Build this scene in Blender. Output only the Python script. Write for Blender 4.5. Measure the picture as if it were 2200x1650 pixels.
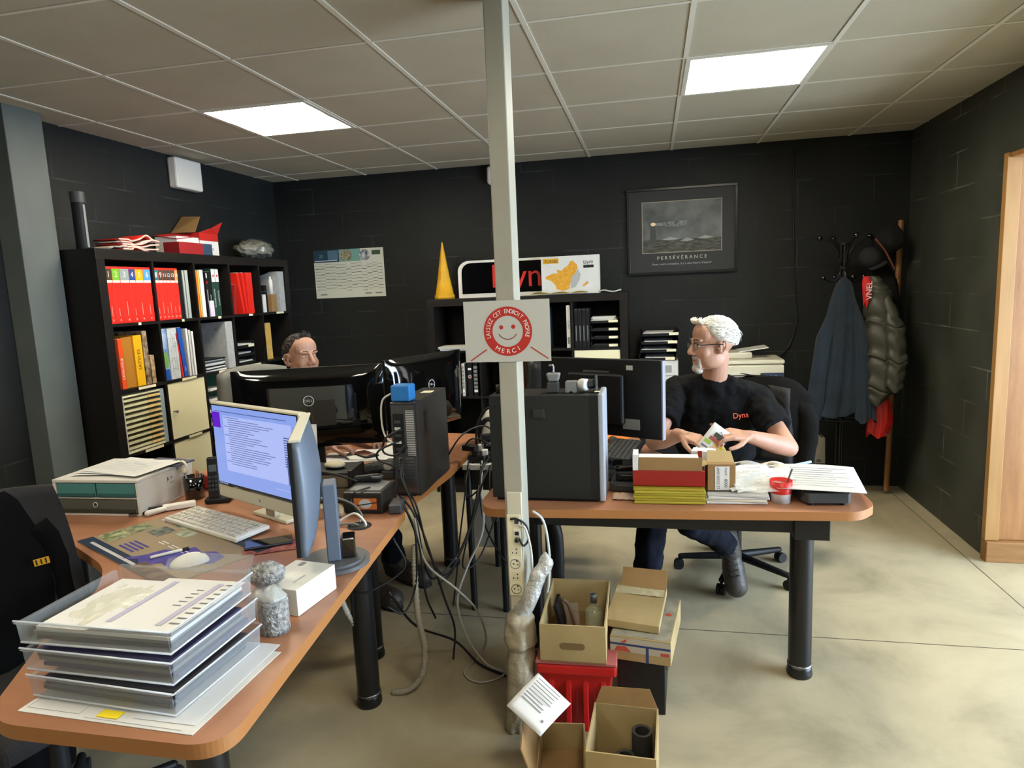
import bpy, bmesh, math, random
from mathutils import Vector, Matrix, Euler, noise
for o in list(bpy.data.objects): bpy.data.objects.remove(o)
C = bpy.context; SC = C.scene; COL = SC.collection
R = math.radians; PI = math.pi; sin = math.sin; cos = math.cos
rnd = random.Random(7)

# ---------------------------------------------------------------- camera
CZ = 1.5576; YAW, PITCH, ROLL = 0.2094, -0.1421, -0.0422
fw = Vector((-sin(YAW)*cos(PITCH), cos(YAW)*cos(PITCH), sin(PITCH)))
rt = Vector((cos(YAW), sin(YAW), 0)); up = rt.cross(fw)
r2 = cos(ROLL)*rt + sin(ROLL)*up; u2 = -sin(ROLL)*rt + cos(ROLL)*up
cam = bpy.data.objects.new('camera', bpy.data.cameras.new('camera')); COL.objects.link(cam)
m = Matrix.Identity(4)
for i in range(3): m[i][0] = r2[i]; m[i][1] = u2[i]; m[i][2] = -fw[i]
m[0][3], m[1][3], m[2][3] = 0, 0, CZ
cam.matrix_world = m
cam.data.sensor_width = 36; cam.data.sensor_fit = 'HORIZONTAL'; cam.data.lens = 1434.14/2200*36
cam.data.clip_start = .05
SC.camera = cam
# ---------------------------------------------------------------- world, exposure, big lights
W = bpy.data.worlds.new('world'); SC.world = W; W.use_nodes = True
W.node_tree.nodes['Background'].inputs[0].default_value = (.6, .75, 1, 1)
W.node_tree.nodes['Background'].inputs[1].default_value = .3
vs = SC.view_settings; vs.view_transform = 'Standard'; vs.look = 'None'; vs.gamma = 1; vs.exposure = 0.17
try: vs.use_curve_mapping = False
except Exception: pass
PANEL = 38.0      # radiance of the ceiling panels
def area(name, loc, size, power, col, rot, sy=None):
    l = bpy.data.lights.new(name, 'AREA'); l.shape = 'RECTANGLE'; l.size = size; l.size_y = sy or size
    l.energy = power; l.color = col
    o = bpy.data.objects.new(name, l); COL.objects.link(o); o.location = loc; o.rotation_euler = rot; return o
area('daylight_window', (4.05, 1.9, 1.35), 2.6, 430, (.66, .82, 1), (0, R(90), 0), 3.0)

# ---------------------------------------------------------------- materials
def lin(h):
    h = h.lstrip('#'); v = [int(h[i:i+2], 16)/255 for i in (0, 2, 4)]
    return tuple((c/12.92 if c <= .04045 else ((c+.055)/1.055)**2.4) for c in v)+(1,)
MC = {}
def M(name, hexc='808080', rough=.5, metal=0, noise_=None, bump=None, emit=None, trans=0, alpha=1, coat=0, ior=1.45, spec=None, sheen=0):
    if name in MC: return MC[name]
    mt = bpy.data.materials.new(name); mt.use_nodes = True; nt = mt.node_tree; b = nt.nodes['Principled BSDF']
    b.inputs['Base Color'].default_value = lin(hexc); b.inputs['Roughness'].default_value = rough
    b.inputs['Metallic'].default_value = metal; b.inputs['IOR'].default_value = ior
    b.inputs['Transmission Weight'].default_value = trans; b.inputs['Alpha'].default_value = alpha
    b.inputs['Coat Weight'].default_value = coat
    if coat: b.inputs['Coat Roughness'].default_value = .03
    if spec is not None: b.inputs['Specular IOR Level'].default_value = spec
    if sheen: b.inputs['Sheen Weight'].default_value = sheen
    tc = nt.nodes.new('ShaderNodeTexCoord')
    if noise_:
        sc, h2, det = noise_[:3]
        n = nt.nodes.new('ShaderNodeTexNoise'); n.inputs['Scale'].default_value = sc; n.inputs['Detail'].default_value = det
        mp = nt.nodes.new('ShaderNodeMapping'); nt.links.new(tc.outputs['Object'], mp.inputs[0])
        if len(noise_) > 3: mp.inputs['Scale'].default_value = noise_[3]
        nt.links.new(mp.outputs[0], n.inputs['Vector'])
        r = nt.nodes.new('ShaderNodeValToRGB'); r.color_ramp.elements[0].color = lin(hexc); r.color_ramp.elements[1].color = lin(h2)
        r.color_ramp.elements[0].position = .35; r.color_ramp.elements[1].position = .68
        nt.links.new(n.outputs['Fac'], r.inputs[0]); nt.links.new(r.outputs[0], b.inputs['Base Color'])
    if bump:
        n2 = nt.nodes.new('ShaderNodeTexNoise'); n2.inputs['Scale'].default_value = bump[0]; n2.inputs['Detail'].default_value = 4
        nt.links.new(tc.outputs['Object'], n2.inputs['Vector'])
        bp = nt.nodes.new('ShaderNodeBump'); bp.inputs['Strength'].default_value = bump[1]; bp.inputs['Distance'].default_value = .01
        nt.links.new(n2.outputs['Fac'], bp.inputs['Height']); nt.links.new(bp.outputs[0], b.inputs['Normal'])
    if emit:
        b.inputs['Emission Color'].default_value = lin(emit[0]); b.inputs['Emission Strength'].default_value = emit[1]
    MC[name] = mt; return mt

def wall_mat(name, c1, c2, mortar, rough=.55, vert=0):
    mt = M(name, c1, rough); nt = mt.node_tree; b = nt.nodes['Principled BSDF']; N = nt.nodes.new; L = nt.links.new
    tc = N('ShaderNodeTexCoord'); sp = N('ShaderNodeSeparateXYZ'); L(tc.outputs['Object'], sp.inputs[0])
    ad = N('ShaderNodeMath'); ad.operation = 'ADD'; L(sp.outputs[0], ad.inputs[0]); L(sp.outputs[1], ad.inputs[1])
    cb = N('ShaderNodeCombineXYZ'); L(ad.outputs[0], cb.inputs[0]); L(sp.outputs[2], cb.inputs[1])
    br = N('ShaderNodeTexBrick'); L(cb.outputs[0], br.inputs['Vector'])
    br.inputs['Scale'].default_value = 1; br.inputs['Brick Width'].default_value = .5; br.inputs['Row Height'].default_value = .203
    br.inputs['Mortar Size'].default_value = .006; br.inputs['Mortar Smooth'].default_value = .6
    br.inputs['Color1'].default_value = lin(c1); br.inputs['Color2'].default_value = lin(c1)
    n = N('ShaderNodeTexNoise'); n.inputs['Scale'].default_value = 2.3; n.inputs['Detail'].default_value = 6; L(tc.outputs['Object'], n.inputs['Vector'])
    rp = N('ShaderNodeValToRGB'); rp.color_ramp.elements[0].color = lin(c1); rp.color_ramp.elements[1].color = lin(c2)
    rp.color_ramp.elements[0].position = .35; rp.color_ramp.elements[1].position = .75; L(n.outputs['Fac'], rp.inputs[0])
    n2 = N('ShaderNodeTexNoise'); n2.inputs['Scale'].default_value = 3.5; n2.inputs['Detail'].default_value = 8; L(tc.outputs['Object'], n2.inputs['Vector'])
    r2_ = N('ShaderNodeValToRGB'); r2_.color_ramp.elements[0].position = .5; r2_.color_ramp.elements[1].position = .7; L(n2.outputs['Fac'], r2_.inputs[0])
    mu = N('ShaderNodeMath'); mu.operation = 'MULTIPLY'; L(br.outputs['Fac'], mu.inputs[0]); L(r2_.outputs[0], mu.inputs[1])
    mx = N('ShaderNodeMix'); mx.data_type = 'RGBA'; L(mu.outputs[0], mx.inputs['Factor']); L(rp.outputs[0], mx.inputs['A']); mx.inputs['B'].default_value = lin(mortar)
    L(mx.outputs['Result'], b.inputs['Base Color'])
    sb = N('ShaderNodeMath'); sb.operation = 'SUBTRACT'; L(n2.outputs['Fac'], sb.inputs[0]); L(br.outputs['Fac'], sb.inputs[1])
    bp = N('ShaderNodeBump'); bp.inputs['Strength'].default_value = .16; bp.inputs['Distance'].default_value = .004
    L(sb.outputs[0], bp.inputs['Height']); L(bp.outputs[0], b.inputs['Normal'])
    return mt
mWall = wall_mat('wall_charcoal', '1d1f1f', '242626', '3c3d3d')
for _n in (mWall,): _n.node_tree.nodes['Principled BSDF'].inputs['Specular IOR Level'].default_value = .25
mWallR = wall_mat('wall_charcoal_daylit', '33352f', '45473f', '6f7062')  # charcoal again, with the daylight on this wall put into lighter colours
def floor_mat():
    mt = M('concrete_floor', 'a89876', .38); nt = mt.node_tree; b = nt.nodes['Principled BSDF']; N = nt.nodes.new; L = nt.links.new
    tc = N('ShaderNodeTexCoord')
    n = N('ShaderNodeTexNoise'); n.inputs['Scale'].default_value = 1.7; n.inputs['Detail'].default_value = 9; n.inputs['Roughness'].default_value = .62; n.inputs['Distortion'].default_value = .4
    L(tc.outputs['Object'], n.inputs['Vector'])
    rp = N('ShaderNodeValToRGB'); e = rp.color_ramp.elements; e[0].position = .3; e[0].color = lin('8b846c'); e[1].position = .7; e[1].color = lin('bfb596')
    x = e.new(.5); x.color = lin('ada388'); L(n.outputs['Fac'], rp.inputs[0])
    sp = N('ShaderNodeSeparateXYZ'); L(tc.outputs['Object'], sp.inputs[0])
    def near(sock, v, w):
        s = N('ShaderNodeMath'); s.operation = 'SUBTRACT'; L(sock, s.inputs[0]); s.inputs[1].default_value = v
        a = N('ShaderNodeMath'); a.operation = 'ABSOLUTE'; L(s.outputs[0], a.inputs[0])
        c = N('ShaderNodeMath'); c.operation = 'LESS_THAN'; L(a.outputs[0], c.inputs[0]); c.inputs[1].default_value = w; return c.outputs[0]
    mxx = N('ShaderNodeMath'); mxx.operation = 'MAXIMUM'; L(near(sp.outputs[1], 2.92, .0028), mxx.inputs[0]); L(near(sp.outputs[0], 1.665, .0028), mxx.inputs[1])
    mx = N('ShaderNodeMix'); mx.data_type = 'RGBA'; L(mxx.outputs[0], mx.inputs['Factor']); L(rp.outputs[0], mx.inputs['A']); mx.inputs['B'].default_value = lin('4a4232')
    L(mx.outputs['Result'], b.inputs['Base Color'])
    n3 = N('ShaderNodeTexNoise'); n3.inputs['Scale'].default_value = 5; n3.inputs['Detail'].default_value = 5; L(tc.outputs['Object'], n3.inputs['Vector'])
    mr = N('ShaderNodeMapRange'); mr.inputs['To Min'].default_value = .28; mr.inputs['To Max'].default_value = .55; L(n3.outputs['Fac'], mr.inputs['Value']); L(mr.outputs[0], b.inputs['Roughness'])
    return mt
mFloor = floor_mat()
mCeil = M('ceiling_tile', 'aaa28f', .9, noise_=(3, 'b0a895', 3), bump=(220, .12))
mGrid = M('ceiling_grid_metal', 'cfcabc', .5)
mWood = M('desk_laminate', '96664a', .42, noise_=(2.2, 'a37355', 4, (1, 5, 5)), coat=.08)
mEdge = M('desk_edge', 'a06c3e', .45)
mPine = M('pine_wood', '8a5c32', .5, noise_=(3, '9c6e40', 5, (9, 9, 1)), bump=(30, .1))
mPineD = M('pine_wood_dark', '80582f', .5, noise_=(4, '926a3c', 5, (1, 9, 9)))
mBlk = M('black_metal', '141416', .35); mBlkM = M('black_matt_plastic', '151618', .5, spec=.3)
mGloss = M('gloss_black_plastic', '050506', .08, coat=1)
mBrnBlk = M('black_brown_veneer', '131110', .45, noise_=(4, '1a1715', 4, (1, 8, 8)), spec=.35)
mWhite = M('white_plastic', 'd9d8d2', .4); mCream = M('cream_laminate', 'ded9b8', .5); mPaper = M('white_paper', 'cfd0cf', .8)
mGreyP = M('grey_plastic', '7d7f80', .5); mDkGrey = M('dark_grey_plastic', '3a3c3e', .5); mLtGrey = M('light_grey_plastic', 'b4b5b4', .45)
mRed = M('red_cover', 'c8261f', .4); mRedP = M('red_plastic', 'c3201c', .4, bump=(60, .05)); mRedPr = M('red_print', 'b02a22', .6)
mCard = M('brown_cardboard', '85673f', .85, noise_=(6, '91734a', 4)); mCardL = M('pale_cardboard', '978258', .85, noise_=(6, 'a69268', 4)); mCardD = M('cardboard_inside', '7d613a', .9)
mInk = M('black_ink', '17181a', .7); mInkG = M('grey_ink', '6d7074', .7); mWhiteInk = M('white_ink', 'e4e4e0', .6)
mChrome = M('chrome', 'c9ccd0', .15, 1); mSteel = M('brushed_steel', '8b8d90', .35, 1)
mClear = M('clear_acrylic', 'b4babe', .05, trans=.0, alpha=.17, spec=.8); mFilm = M('plastic_film', 'cfd3d0', .15, alpha=.45, bump=(35, .9), spec=.9)
mSkin = M('skin', 'ab8069', .5, noise_=(14, 'b58a76', 3)); mSkin2 = M('skin_light', 'b58972', .45, noise_=(14, 'bd927e', 3))
mYel = M('yellow_plastic', 'd9a520', .5, noise_=(12, 'c9961a', 3)); mBlue = M('blue_plastic', '1f6fb8', .45); mTeal = M('teal_plastic', '4d8080', .3)
mCblk = M('black_cable', '101011', .45); mCwht = M('white_cable', 'c8c8c2', .45); mCgry = M('grey_cable', '6a6a68', .5)

# ---------------------------------------------------------------- mesh helpers
GL = {}
def glyph(s):
    if s in GL: return GL[s]
    cu = bpy.data.curves.new('t', 'FONT'); cu.body = s; cu.size = 1; cu.align_x = 'CENTER'; cu.align_y = 'CENTER'; cu.resolution_u = 3
    o = bpy.data.objects.new('t', cu); COL.objects.link(o); C.view_layer.update()
    me = bpy.data.meshes.new_from_object(o.evaluated_get(C.evaluated_depsgraph_get()))
    v = [tuple(x.co) for x in me.vertices]; f = [tuple(p.vertices) for p in me.polygons]
    bpy.data.objects.remove(o); bpy.data.curves.remove(cu); bpy.data.meshes.remove(me)
    GL[s] = (v, f); return GL[s]
def frame(o, x, y):
    x = Vector(x).normalized(); y = Vector(y); y = (y - x*y.dot(x)).normalized(); z = x.cross(y)
    mm = Matrix.Identity(4)
    for i in range(3): mm[i][0] = x[i]; mm[i][1] = y[i]; mm[i][2] = z[i]; mm[i][3] = o[i]
    return mm
def front(x, y, z): return frame((x, y, z), (1, 0, 0), (0, 0, 1))      # faces the camera side (-Y)
def spine(x, y, z): return frame((x, y, z), (0, 1, 0), (0, 0, 1))      # faces +X
def flat(x, y, z, a=0): return frame((x, y, z), (cos(a), sin(a), 0), (-sin(a), cos(a), 0))  # faces up
def smoothpts(p, k=6):
    p = [Vector(q) for q in p]
    if len(p) < 3: return p
    q = [p[0]*2-p[1]]+p+[p[-1]*2-p[-2]]; out = []
    for i in range(1, len(q)-2):
        a, b, c, d = q[i-1:i+3]
        for j in range(k):
            t = j/k; out.append(.5*((2*b)+(c-a)*t+(2*a-5*b+4*c-d)*t*t+(3*b-a-3*c+d)*t**3))
    out.append(p[-1]); return out
class MB:
    def __init__(s, T=None): s.v = []; s.f = []; s.mi = []; s.sm = []; s.mats = []; s.T = T or Matrix.Identity(4)
    def mid(s, mt):
        if mt not in s.mats: s.mats.append(mt)
        return s.mats.index(mt)
    def add(s, vs_, fs, mt, smooth=False, T=None):
        n = len(s.v); X = s.T @ T if T is not None else s.T
        s.v += [tuple(X @ Vector(q)) for q in vs_]; k = s.mid(mt)
        for q in fs: s.f.append(tuple(n+i for i in q)); s.mi.append(k); s.sm.append(smooth)
        return s
    def box(s, c, d, mt, T=None, taper=1, rot=None):
        x, y, z = [q/2 for q in d]; vv = []
        for sz in (-1, 1):
            k = taper if sz < 0 else 1
            for sx, sy in ((-1, -1), (1, -1), (1, 1), (-1, 1)): vv.append(Vector((sx*x*k, sy*y*k, sz*z)))
        if rot: e = Euler(rot).to_matrix(); vv = [e @ q for q in vv]
        vv = [q+Vector(c) for q in vv]
        return s.add(vv, [(3, 2, 1, 0), (4, 5, 6, 7), (0, 1, 5, 4), (1, 2, 6, 5), (2, 3, 7, 6), (3, 0, 4, 7)], mt, T=T)
    def bb(s, x0, x1, y0, y1, z0, z1, mt, T=None): return s.box(((x0+x1)/2, (y0+y1)/2, (z0+z1)/2), (x1-x0, y1-y0, z1-z0), mt, T)
    def cap(s, a, b, ra, rb, mt, n=12, rnd_=True, k=4):       # tapered capsule / cylinder
        a = Vector(a); b = Vector(b); d = b-a; L = d.length
        if L < 1e-6: d = Vector((0, 0, 1)); L = 1e-6
        z = d.normalized(); x = z.orthogonal().normalized(); y = z.cross(x); pr = []
        if rnd_:
            for i in range(k+1): t = -PI/2+PI/2*i/k; pr.append((sin(t)*ra, max(cos(t)*ra, 1e-5)))
            for i in range(k+1): t = PI/2*i/k; pr.append((L+sin(t)*rb, max(cos(t)*rb, 1e-5)))
        else: pr = [(0, 1e-5), (0, ra), (L, rb), (L, 1e-5)]
        vv = []; ff = []
        for h, r_ in pr:
            for j in range(n): an = 2*PI*j/n; vv.append(a+z*h+(x*cos(an)+y*sin(an))*r_)
        for i in range(len(pr)-1):
            for j in range(n): ff.append((i*n+j, i*n+(j+1) % n, (i+1)*n+(j+1) % n, (i+1)*n+j))
        if rnd_: s.add(vv, ff, mt, True)
        else:
            m_ = n
            s.add(vv, ff[m_:2*m_], mt, True); s.add(vv, ff[:m_]+ff[2*m_:], mt)
        return s
    def cyl(s, a, b, ra, mt, rb=None, n=20): return s.cap(a, b, ra, ra if rb is None else rb, mt, n, False)
    def ell(s, c, r, mt, rot=None, n=16, T=None):
        vv = []; ff = []; e = Euler(rot).to_matrix() if rot else None; k = n//2+2
        for i in range(k+1):
            t = PI*i/k
            for j in range(n):
                q = Vector((r[0]*max(sin(t), 1e-4)*cos(2*PI*j/n), r[1]*max(sin(t), 1e-4)*sin(2*PI*j/n), r[2]*cos(t)))
                if e: q = e @ q
                vv.append(q+Vector(c))
        for i in range(k):
            for j in range(n): ff.append((i*n+j, (i+1)*n+j, (i+1)*n+(j+1) % n, i*n+(j+1) % n))
        return s.add(vv, ff, mt, True, T)
    def lathe(s, prof, mt, c=(0, 0, 0), n=24, T=None):
        vv = []; ff = []
        for r_, z in prof:
            for j in range(n): vv.append((c[0]+r_*cos(2*PI*j/n), c[1]+r_*sin(2*PI*j/n), c[2]+z))
        for i in range(len(prof)-1):
            for j in range(n): ff.append((i*n+j, i*n+(j+1) % n, (i+1)*n+(j+1) % n, (i+1)*n+j))
        return s.add(vv, ff, mt, True, T)
    def loft(s, rings, mt, close=True, caps=True):
        n = len(rings[0]); vv = [q for r_ in rings for q in r_]; ff = []
        for i in range(len(rings)-1):
            for j in range(n if close else n-1): ff.append((i*n+j, i*n+(j+1) % n, (i+1)*n+(j+1) % n, (i+1)*n+j))
        if caps and close: ff.append(tuple(range(n))[::-1]); ff.append(tuple((len(rings)-1)*n+j for j in range(n)))
        return s.add(vv, ff, mt, True)
    def tube(s, pts, r_, mt, n=8, k=6, sm=True):
        p = smoothpts(pts, k) if sm else [Vector(q) for q in pts]
        rings = []; x = None
        for i, q in enumerate(p):
            d = (p[min(i+1, len(p)-1)]-p[max(i-1, 0)])
            d = d.normalized() if d.length > 1e-9 else Vector((0, 0, 1))
            x = d.orthogonal().normalized() if x is None else (x-d*x.dot(d)).normalized()
            y = d.cross(x); rr = r_(i/(len(p)-1)) if callable(r_) else r_
            rings.append([q+(x*cos(2*PI*j/n)+y*sin(2*PI*j/n))*rr for j in range(n)])
        return s.loft(rings, mt)
    def prism(s, poly, z0, z1, mt, T=None, mt2=None):
        n = len(poly); vv = [(x, y, z0) for x, y in poly]+[(x, y, z1) for x, y in poly]
        s.add(vv, [tuple(range(n))[::-1], tuple(range(n, 2*n))], mt, T=T)
        s.add(vv, [(i, (i+1) % n, n+(i+1) % n, n+i) for i in range(n)], mt2 or mt, T=T); return s
    def quad(s, a, b, c, d, mt, T=None): return s.add([a, b, c, d], [(0, 1, 2, 3)], mt, T=T)
    def rect(s, x0, x1, y0, y1, mt, T, h=.0006):             # thin print on a frame plane
        return s.quad((x0, y0, h), (x1, y0, h), (x1, y1, h), (x0, y1, h), mt, T)
    def poly(s, pts, mt, T, h=.0006): return s.add([(x, y, h) for x, y in pts], [tuple(range(len(pts)))], mt, T=T)
    def disc(s, cx, cy, r_, mt, T, h=.0006, n=24, ry=None): return s.poly([(cx+r_*cos(2*PI*i/n), cy+(ry or r_)*sin(2*PI*i/n)) for i in range(n)], mt, T, h)
    def txt(s, t, size, mt, T, x=0, y=0, h=.0012, sx=1, rot=0):
        v, f = glyph(t); c, d = cos(rot), sin(rot)
        return s.add([(x+(a*sx*c-b*d)*size, y+(a*sx*d+b*c)*size, h) for a, b, _ in v], f, mt, T=T)
    def sheet(s, fn, nu, nv, mt, thick=0, T=None):           # fn(u,v)->xyz
        vv = [fn(i/nu, j/nv) for j in range(nv+1) for i in range(nu+1)]; ff = []
        for j in range(nv):
            for i in range(nu): a = j*(nu+1)+i; ff.append((a, a+1, a+nu+2, a+nu+1))
        return s.add(vv, ff, mt, True, T)
def put(name, mb, parent=None, loc=None, rz=0, label=None, cat=None, group=None, kind=None, bevel=0, solid=0, sub=0, seg=2):
    me = bpy.data.meshes.new(name); me.from_pydata(mb.v, [], mb.f)
    for q in mb.mats: me.materials.append(q)
    me.polygons.foreach_set('material_index', mb.mi); me.polygons.foreach_set('use_smooth', mb.sm); me.update()
    o = bpy.data.objects.new(name, me); COL.objects.link(o)
    if parent: o.parent = parent
    if loc: o.location = loc
    o.rotation_euler = (0, 0, rz)
    if solid: q = o.modifiers.new('solid', 'SOLIDIFY'); q.thickness = solid; q.offset = 0
    if bevel: q = o.modifiers.new('bevel', 'BEVEL'); q.width = bevel; q.segments = seg; q.limit_method = 'ANGLE'; q.angle_limit = R(40)
    if sub: q = o.modifiers.new('sub', 'SUBSURF'); q.levels = sub; q.render_levels = sub
    if label: o['label'] = label
    if cat: o['category'] = cat
    if group: o['group'] = group
    if kind: o['kind'] = kind
    return o
def thing(name, label, cat, loc=(0, 0, 0), rz=0, group=None):
    o = bpy.data.objects.new(name, None); COL.objects.link(o); o.location = loc; o.rotation_euler = (0, 0, rz); o.empty_display_size = .1
    o['label'] = label; o['category'] = cat
    if group: o['group'] = group
    return o
def one(name, mb, label, cat, group=None, **k):
    """a single-mesh thing given in world coordinates: origin moved to its base"""
    xs = [q[0] for q in mb.v]; ys = [q[1] for q in mb.v]; z = min(q[2] for q in mb.v)
    c = ((min(xs)+max(xs))/2, (min(ys)+max(ys))/2, z); mb.v = [(q[0]-c[0], q[1]-c[1], q[2]-c[2]) for q in mb.v]
    return put(name, mb, loc=c, label=label, cat=cat, group=group, **k)
def struct(name, mb, **k): return put(name, mb, kind='structure', **k)
def remesh(o, vox, sm=4):
    q = o.modifiers.new('remesh', 'REMESH'); q.mode = 'VOXEL'; q.voxel_size = vox; q.use_smooth_shade = True
    if sm: q = o.modifiers.new('smooth', 'SMOOTH'); q.iterations = sm; q.factor = .5
def displace(o, size, strength, mid=.5):
    t = bpy.data.textures.new('folds', 'CLOUDS'); t.noise_scale = size; t.noise_depth = 3
    q = o.modifiers.new('folds', 'DISPLACE'); q.texture = t; q.strength = strength; q.mid_level = mid; q.texture_coords = 'LOCAL'

# ---------------------------------------------------------------- room
CH = 2.513; XL = -3.07; XR = 1.76; YB = 5.22
struct('floor', MB().bb(-3.3, 4.3, -2.7, 5.5, -.1, 0, mFloor))
struct('ceiling', MB().bb(-3.3, 4.3, -2.7, 5.5, CH, CH+.1, mCeil))
g = MB()
for i in range(-1, 11):
    x = -2.243+.6*i
    if XL < x < XR and i < 8: g.bb(x-.010, x+.010, -2.5, YB, CH-.004, CH+.001, mGrid)
for j in range(-7, 6):
    y = 1.95+.6*j
    if -2.5 < y < YB: g.bb(XL, XR, y-.007, y+.007, CH-.0035, CH+.001, mGrid)
struct('trim_1', g)
struct('wall_back', MB().bb(XL-.2, XR+.2, YB, YB+.2, 0, CH, mWall))
struct('wall_left', MB().bb(XL-.2, XL, -2.5, YB, 0, CH, mWall))
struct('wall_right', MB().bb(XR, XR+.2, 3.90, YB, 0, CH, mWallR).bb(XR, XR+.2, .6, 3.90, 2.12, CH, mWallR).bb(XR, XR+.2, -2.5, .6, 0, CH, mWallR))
struct('wall_front', MB().bb(-3.3, 4.3, -2.7, -2.5, 0, CH, mWall))
struct('wall_hall', MB().bb(XR+.2, 4.3, 4.0, 4.1, 0, CH, M('wall_pale', 'b8b4a8', .8)).bb(4.2, 4.3, -2.5, 4.0, 0, .45, MC['wall_pale']).bb(4.2, 4.3, -2.5, 4.0, 2.25, CH, MC['wall_pale']).bb(4.2, 4.3, -2.5, .3, .45, 2.25, MC['wall_pale']).bb(4.2, 4.3, 3.5, 4.0, .45, 2.25, MC['wall_pale']))
w = MB()
for y in (.33, 1.36, 2.43, 3.47): w.bb(4.2, 4.25, y-.03, y+.03, .45, 2.25, mWhite)
w.bb(4.2, 4.25, .3, 3.5, .45, .5, mWhite).bb(4.2, 4.25, .3, 3.5, 2.2, 2.25, mWhite)
struct('window_1', w)
struct('window_2', MB().bb(4.262, 4.268, .3, 3.5, .45, 2.25, M('window_glass', 'ffffff', .02, alpha=.15)))
# pine lining of the opening in the right wall
struct('door_1', MB().bb(1.735, 1.80, 3.858, 3.897, .115, 2.12, M('pine_pale', '98703f', .5, noise_=(3, 'a57c4a', 5, (9, 9, 1)))).bb(1.80, 1.955, 3.872, 3.899, .115, 2.12, mPine), bevel=.002)
struct('trim_2', MB().bb(1.735, 1.975, 3.835, 3.899, 0, .113, mPineD), bevel=.004)
struct('trim_3', MB().bb(1.75, 1.975, .62, 3.855, 2.095, 2.119, mPine))
# pillar on the left wall
struct('trim_4', MB().bb(XL, -2.95, 2.72, 2.93, 0, CH, M('pillar_grey_paint', '555b59', .55, noise_=(5, '5b615e', 3))), bevel=.004)

def ceiling_light(x, y, lab, on=1.0, rz=0):
    t = thing('ceiling_light', lab, 'ceiling light', (x+.3, y+.3, CH-.0295), rz)
    f = MB()
    for a, b, c, d in ((-.297, .297, -.297, -.275), (-.297, .297, .275, .297), (-.297, -.275, -.275, .275), (.275, .297, -.275, .275)): f.bb(a, b, c, d, .022, .029, mGrid)
    put('frame', f, t)
    nm = 'panel_glow_%.2f' % on
    if nm not in MC:
        mt = M(nm, 'ffffff', .5); nt = mt.node_tree; b = nt.nodes['Principled BSDF']; N = nt.nodes.new; L = nt.links.new
        tc = N('ShaderNodeTexCoord'); sp = N('ShaderNodeSeparateXYZ'); L(tc.outputs['Object'], sp.inputs[0])
        ab = N('ShaderNodeMath'); ab.operation = 'ABSOLUTE'; L(sp.outputs[1], ab.inputs[0])
        mr = N('ShaderNodeMapRange'); mr.inputs['From Min'].default_value = .02; mr.inputs['From Max'].default_value = .13; mr.inputs['To Min'].default_value = .045; mr.inputs['To Max'].default_value = 1.3
        mr.interpolation_type = 'SMOOTHSTEP'
        L(ab.outputs[0], mr.inputs['Value'])
        mu = N('ShaderNodeMath'); mu.operation = 'MULTIPLY'; mu.inputs[1].default_value = PANEL*on; L(mr.outputs[0], mu.inputs[0])
        b.inputs['Emission Color'].default_value = (1, .90, .70, 1); L(mu.outputs[0], b.inputs['Emission Strength'])
    put('diffuser', MB().bb(-.275, .275, -.275, .275, .024, .0285, MC[nm]), t)
ceiling_light(-2.243, 3.15, 'square fluorescent ceiling panel above the bookcase and left desk')
ceiling_light(.157, 3.15, 'square fluorescent ceiling panel over the man in the black t-shirt', rz=R(90))
ceiling_light(-2.243, .75, 'square ceiling panel nearest the stacked letter trays', .62)
ceiling_light(.157, .75, 'square ceiling panel in front of the steel post', .62)
ceiling_light(-2.243, -1.65, 'square ceiling panel at the back left of the room behind the viewer', .7)
ceiling_light(.157, -1.65, 'square ceiling panel at the back right of the room behind the viewer', .7, rz=R(90))
# ---------------------------------------------------------------- desks
def rounded(poly, rad):
    out = []; n = len(poly)
    for i, p in enumerate(poly):
        r_ = rad[i] if isinstance(rad, (list, tuple)) else rad
        a = Vector(poly[i-1]); b = Vector(p); c = Vector(poly[(i+1) % n]); da = (a-b); dc = (c-b)
        k = min(r_, da.length*.45, dc.length*.45)
        if k < .002: out.append(tuple(b)); continue
        p0 = b+da.normalized()*k; p2 = b+dc.normalized()*k
        for j in range(13): t = j/12; q = p0*(1-t)**2+b*2*t*(1-t)+p2*t*t; out.append(tuple(q))
    return out
def desk(lab, poly, rad, legs, beams, zt=.74):
    cx, cy = poly[0]; t = thing('office_desk', lab, 'desk', (cx, cy, 0))
    pl = [(x-cx, y-cy) for x, y in rounded(poly, rad)]
    put('desktop', MB().prism(pl, zt-.032, zt, mWood, mt2=mEdge), t, bevel=.003)
    for x, y in legs:
        l = put('leg', MB().cyl((x-cx, y-cy, .045), (x-cx, y-cy, zt-.034), .043, mBlk, n=28), t)
        put('foot', MB().lathe([(.0, 0), (.044, 0), (.048, .006), (.048, .02), (.044, .03), (.046, .045), (.0, .045)], mBlk, (x-cx, y-cy, 0)).lathe([(.0455, .046), (.0455, .052), (.043, .053)], mSteel, (x-cx, y-cy, 0)), l)
    for i, (x0, x1, y0, y1) in enumerate(beams):
        put('frame_beam', MB().bb(x0-cx, x1-cx, y0-cy, y1-cy, zt-.095, zt-.034, mBlk), t, bevel=.003)
    return t
deskL = desk('orange-brown laminate corner desk in the foreground carrying the clear letter trays',
     [(-.785, .985), (-.925, 2.31), (-1.60, 2.33), (-1.62, 2.66), (-2.62, 2.66), (-2.62, 2.10), (-2.31, 2.05), (-1.95, 1.84), (-1.70, 1.70), (-1.575, 1.53), (-1.56, 1.40), (-1.33, .985)],
     [.09, .02, .01, .01, .02, .04, .15, .1, .1, .05, .05, .09], [(-1.08, 2.2), (-.97, 1.17), (-2.45, 2.3), (-2.2, 2.55)], [(-1.12, -1.03, 1.2, 2.16), (-2.4, -1.13, 2.2, 2.27)])
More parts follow.
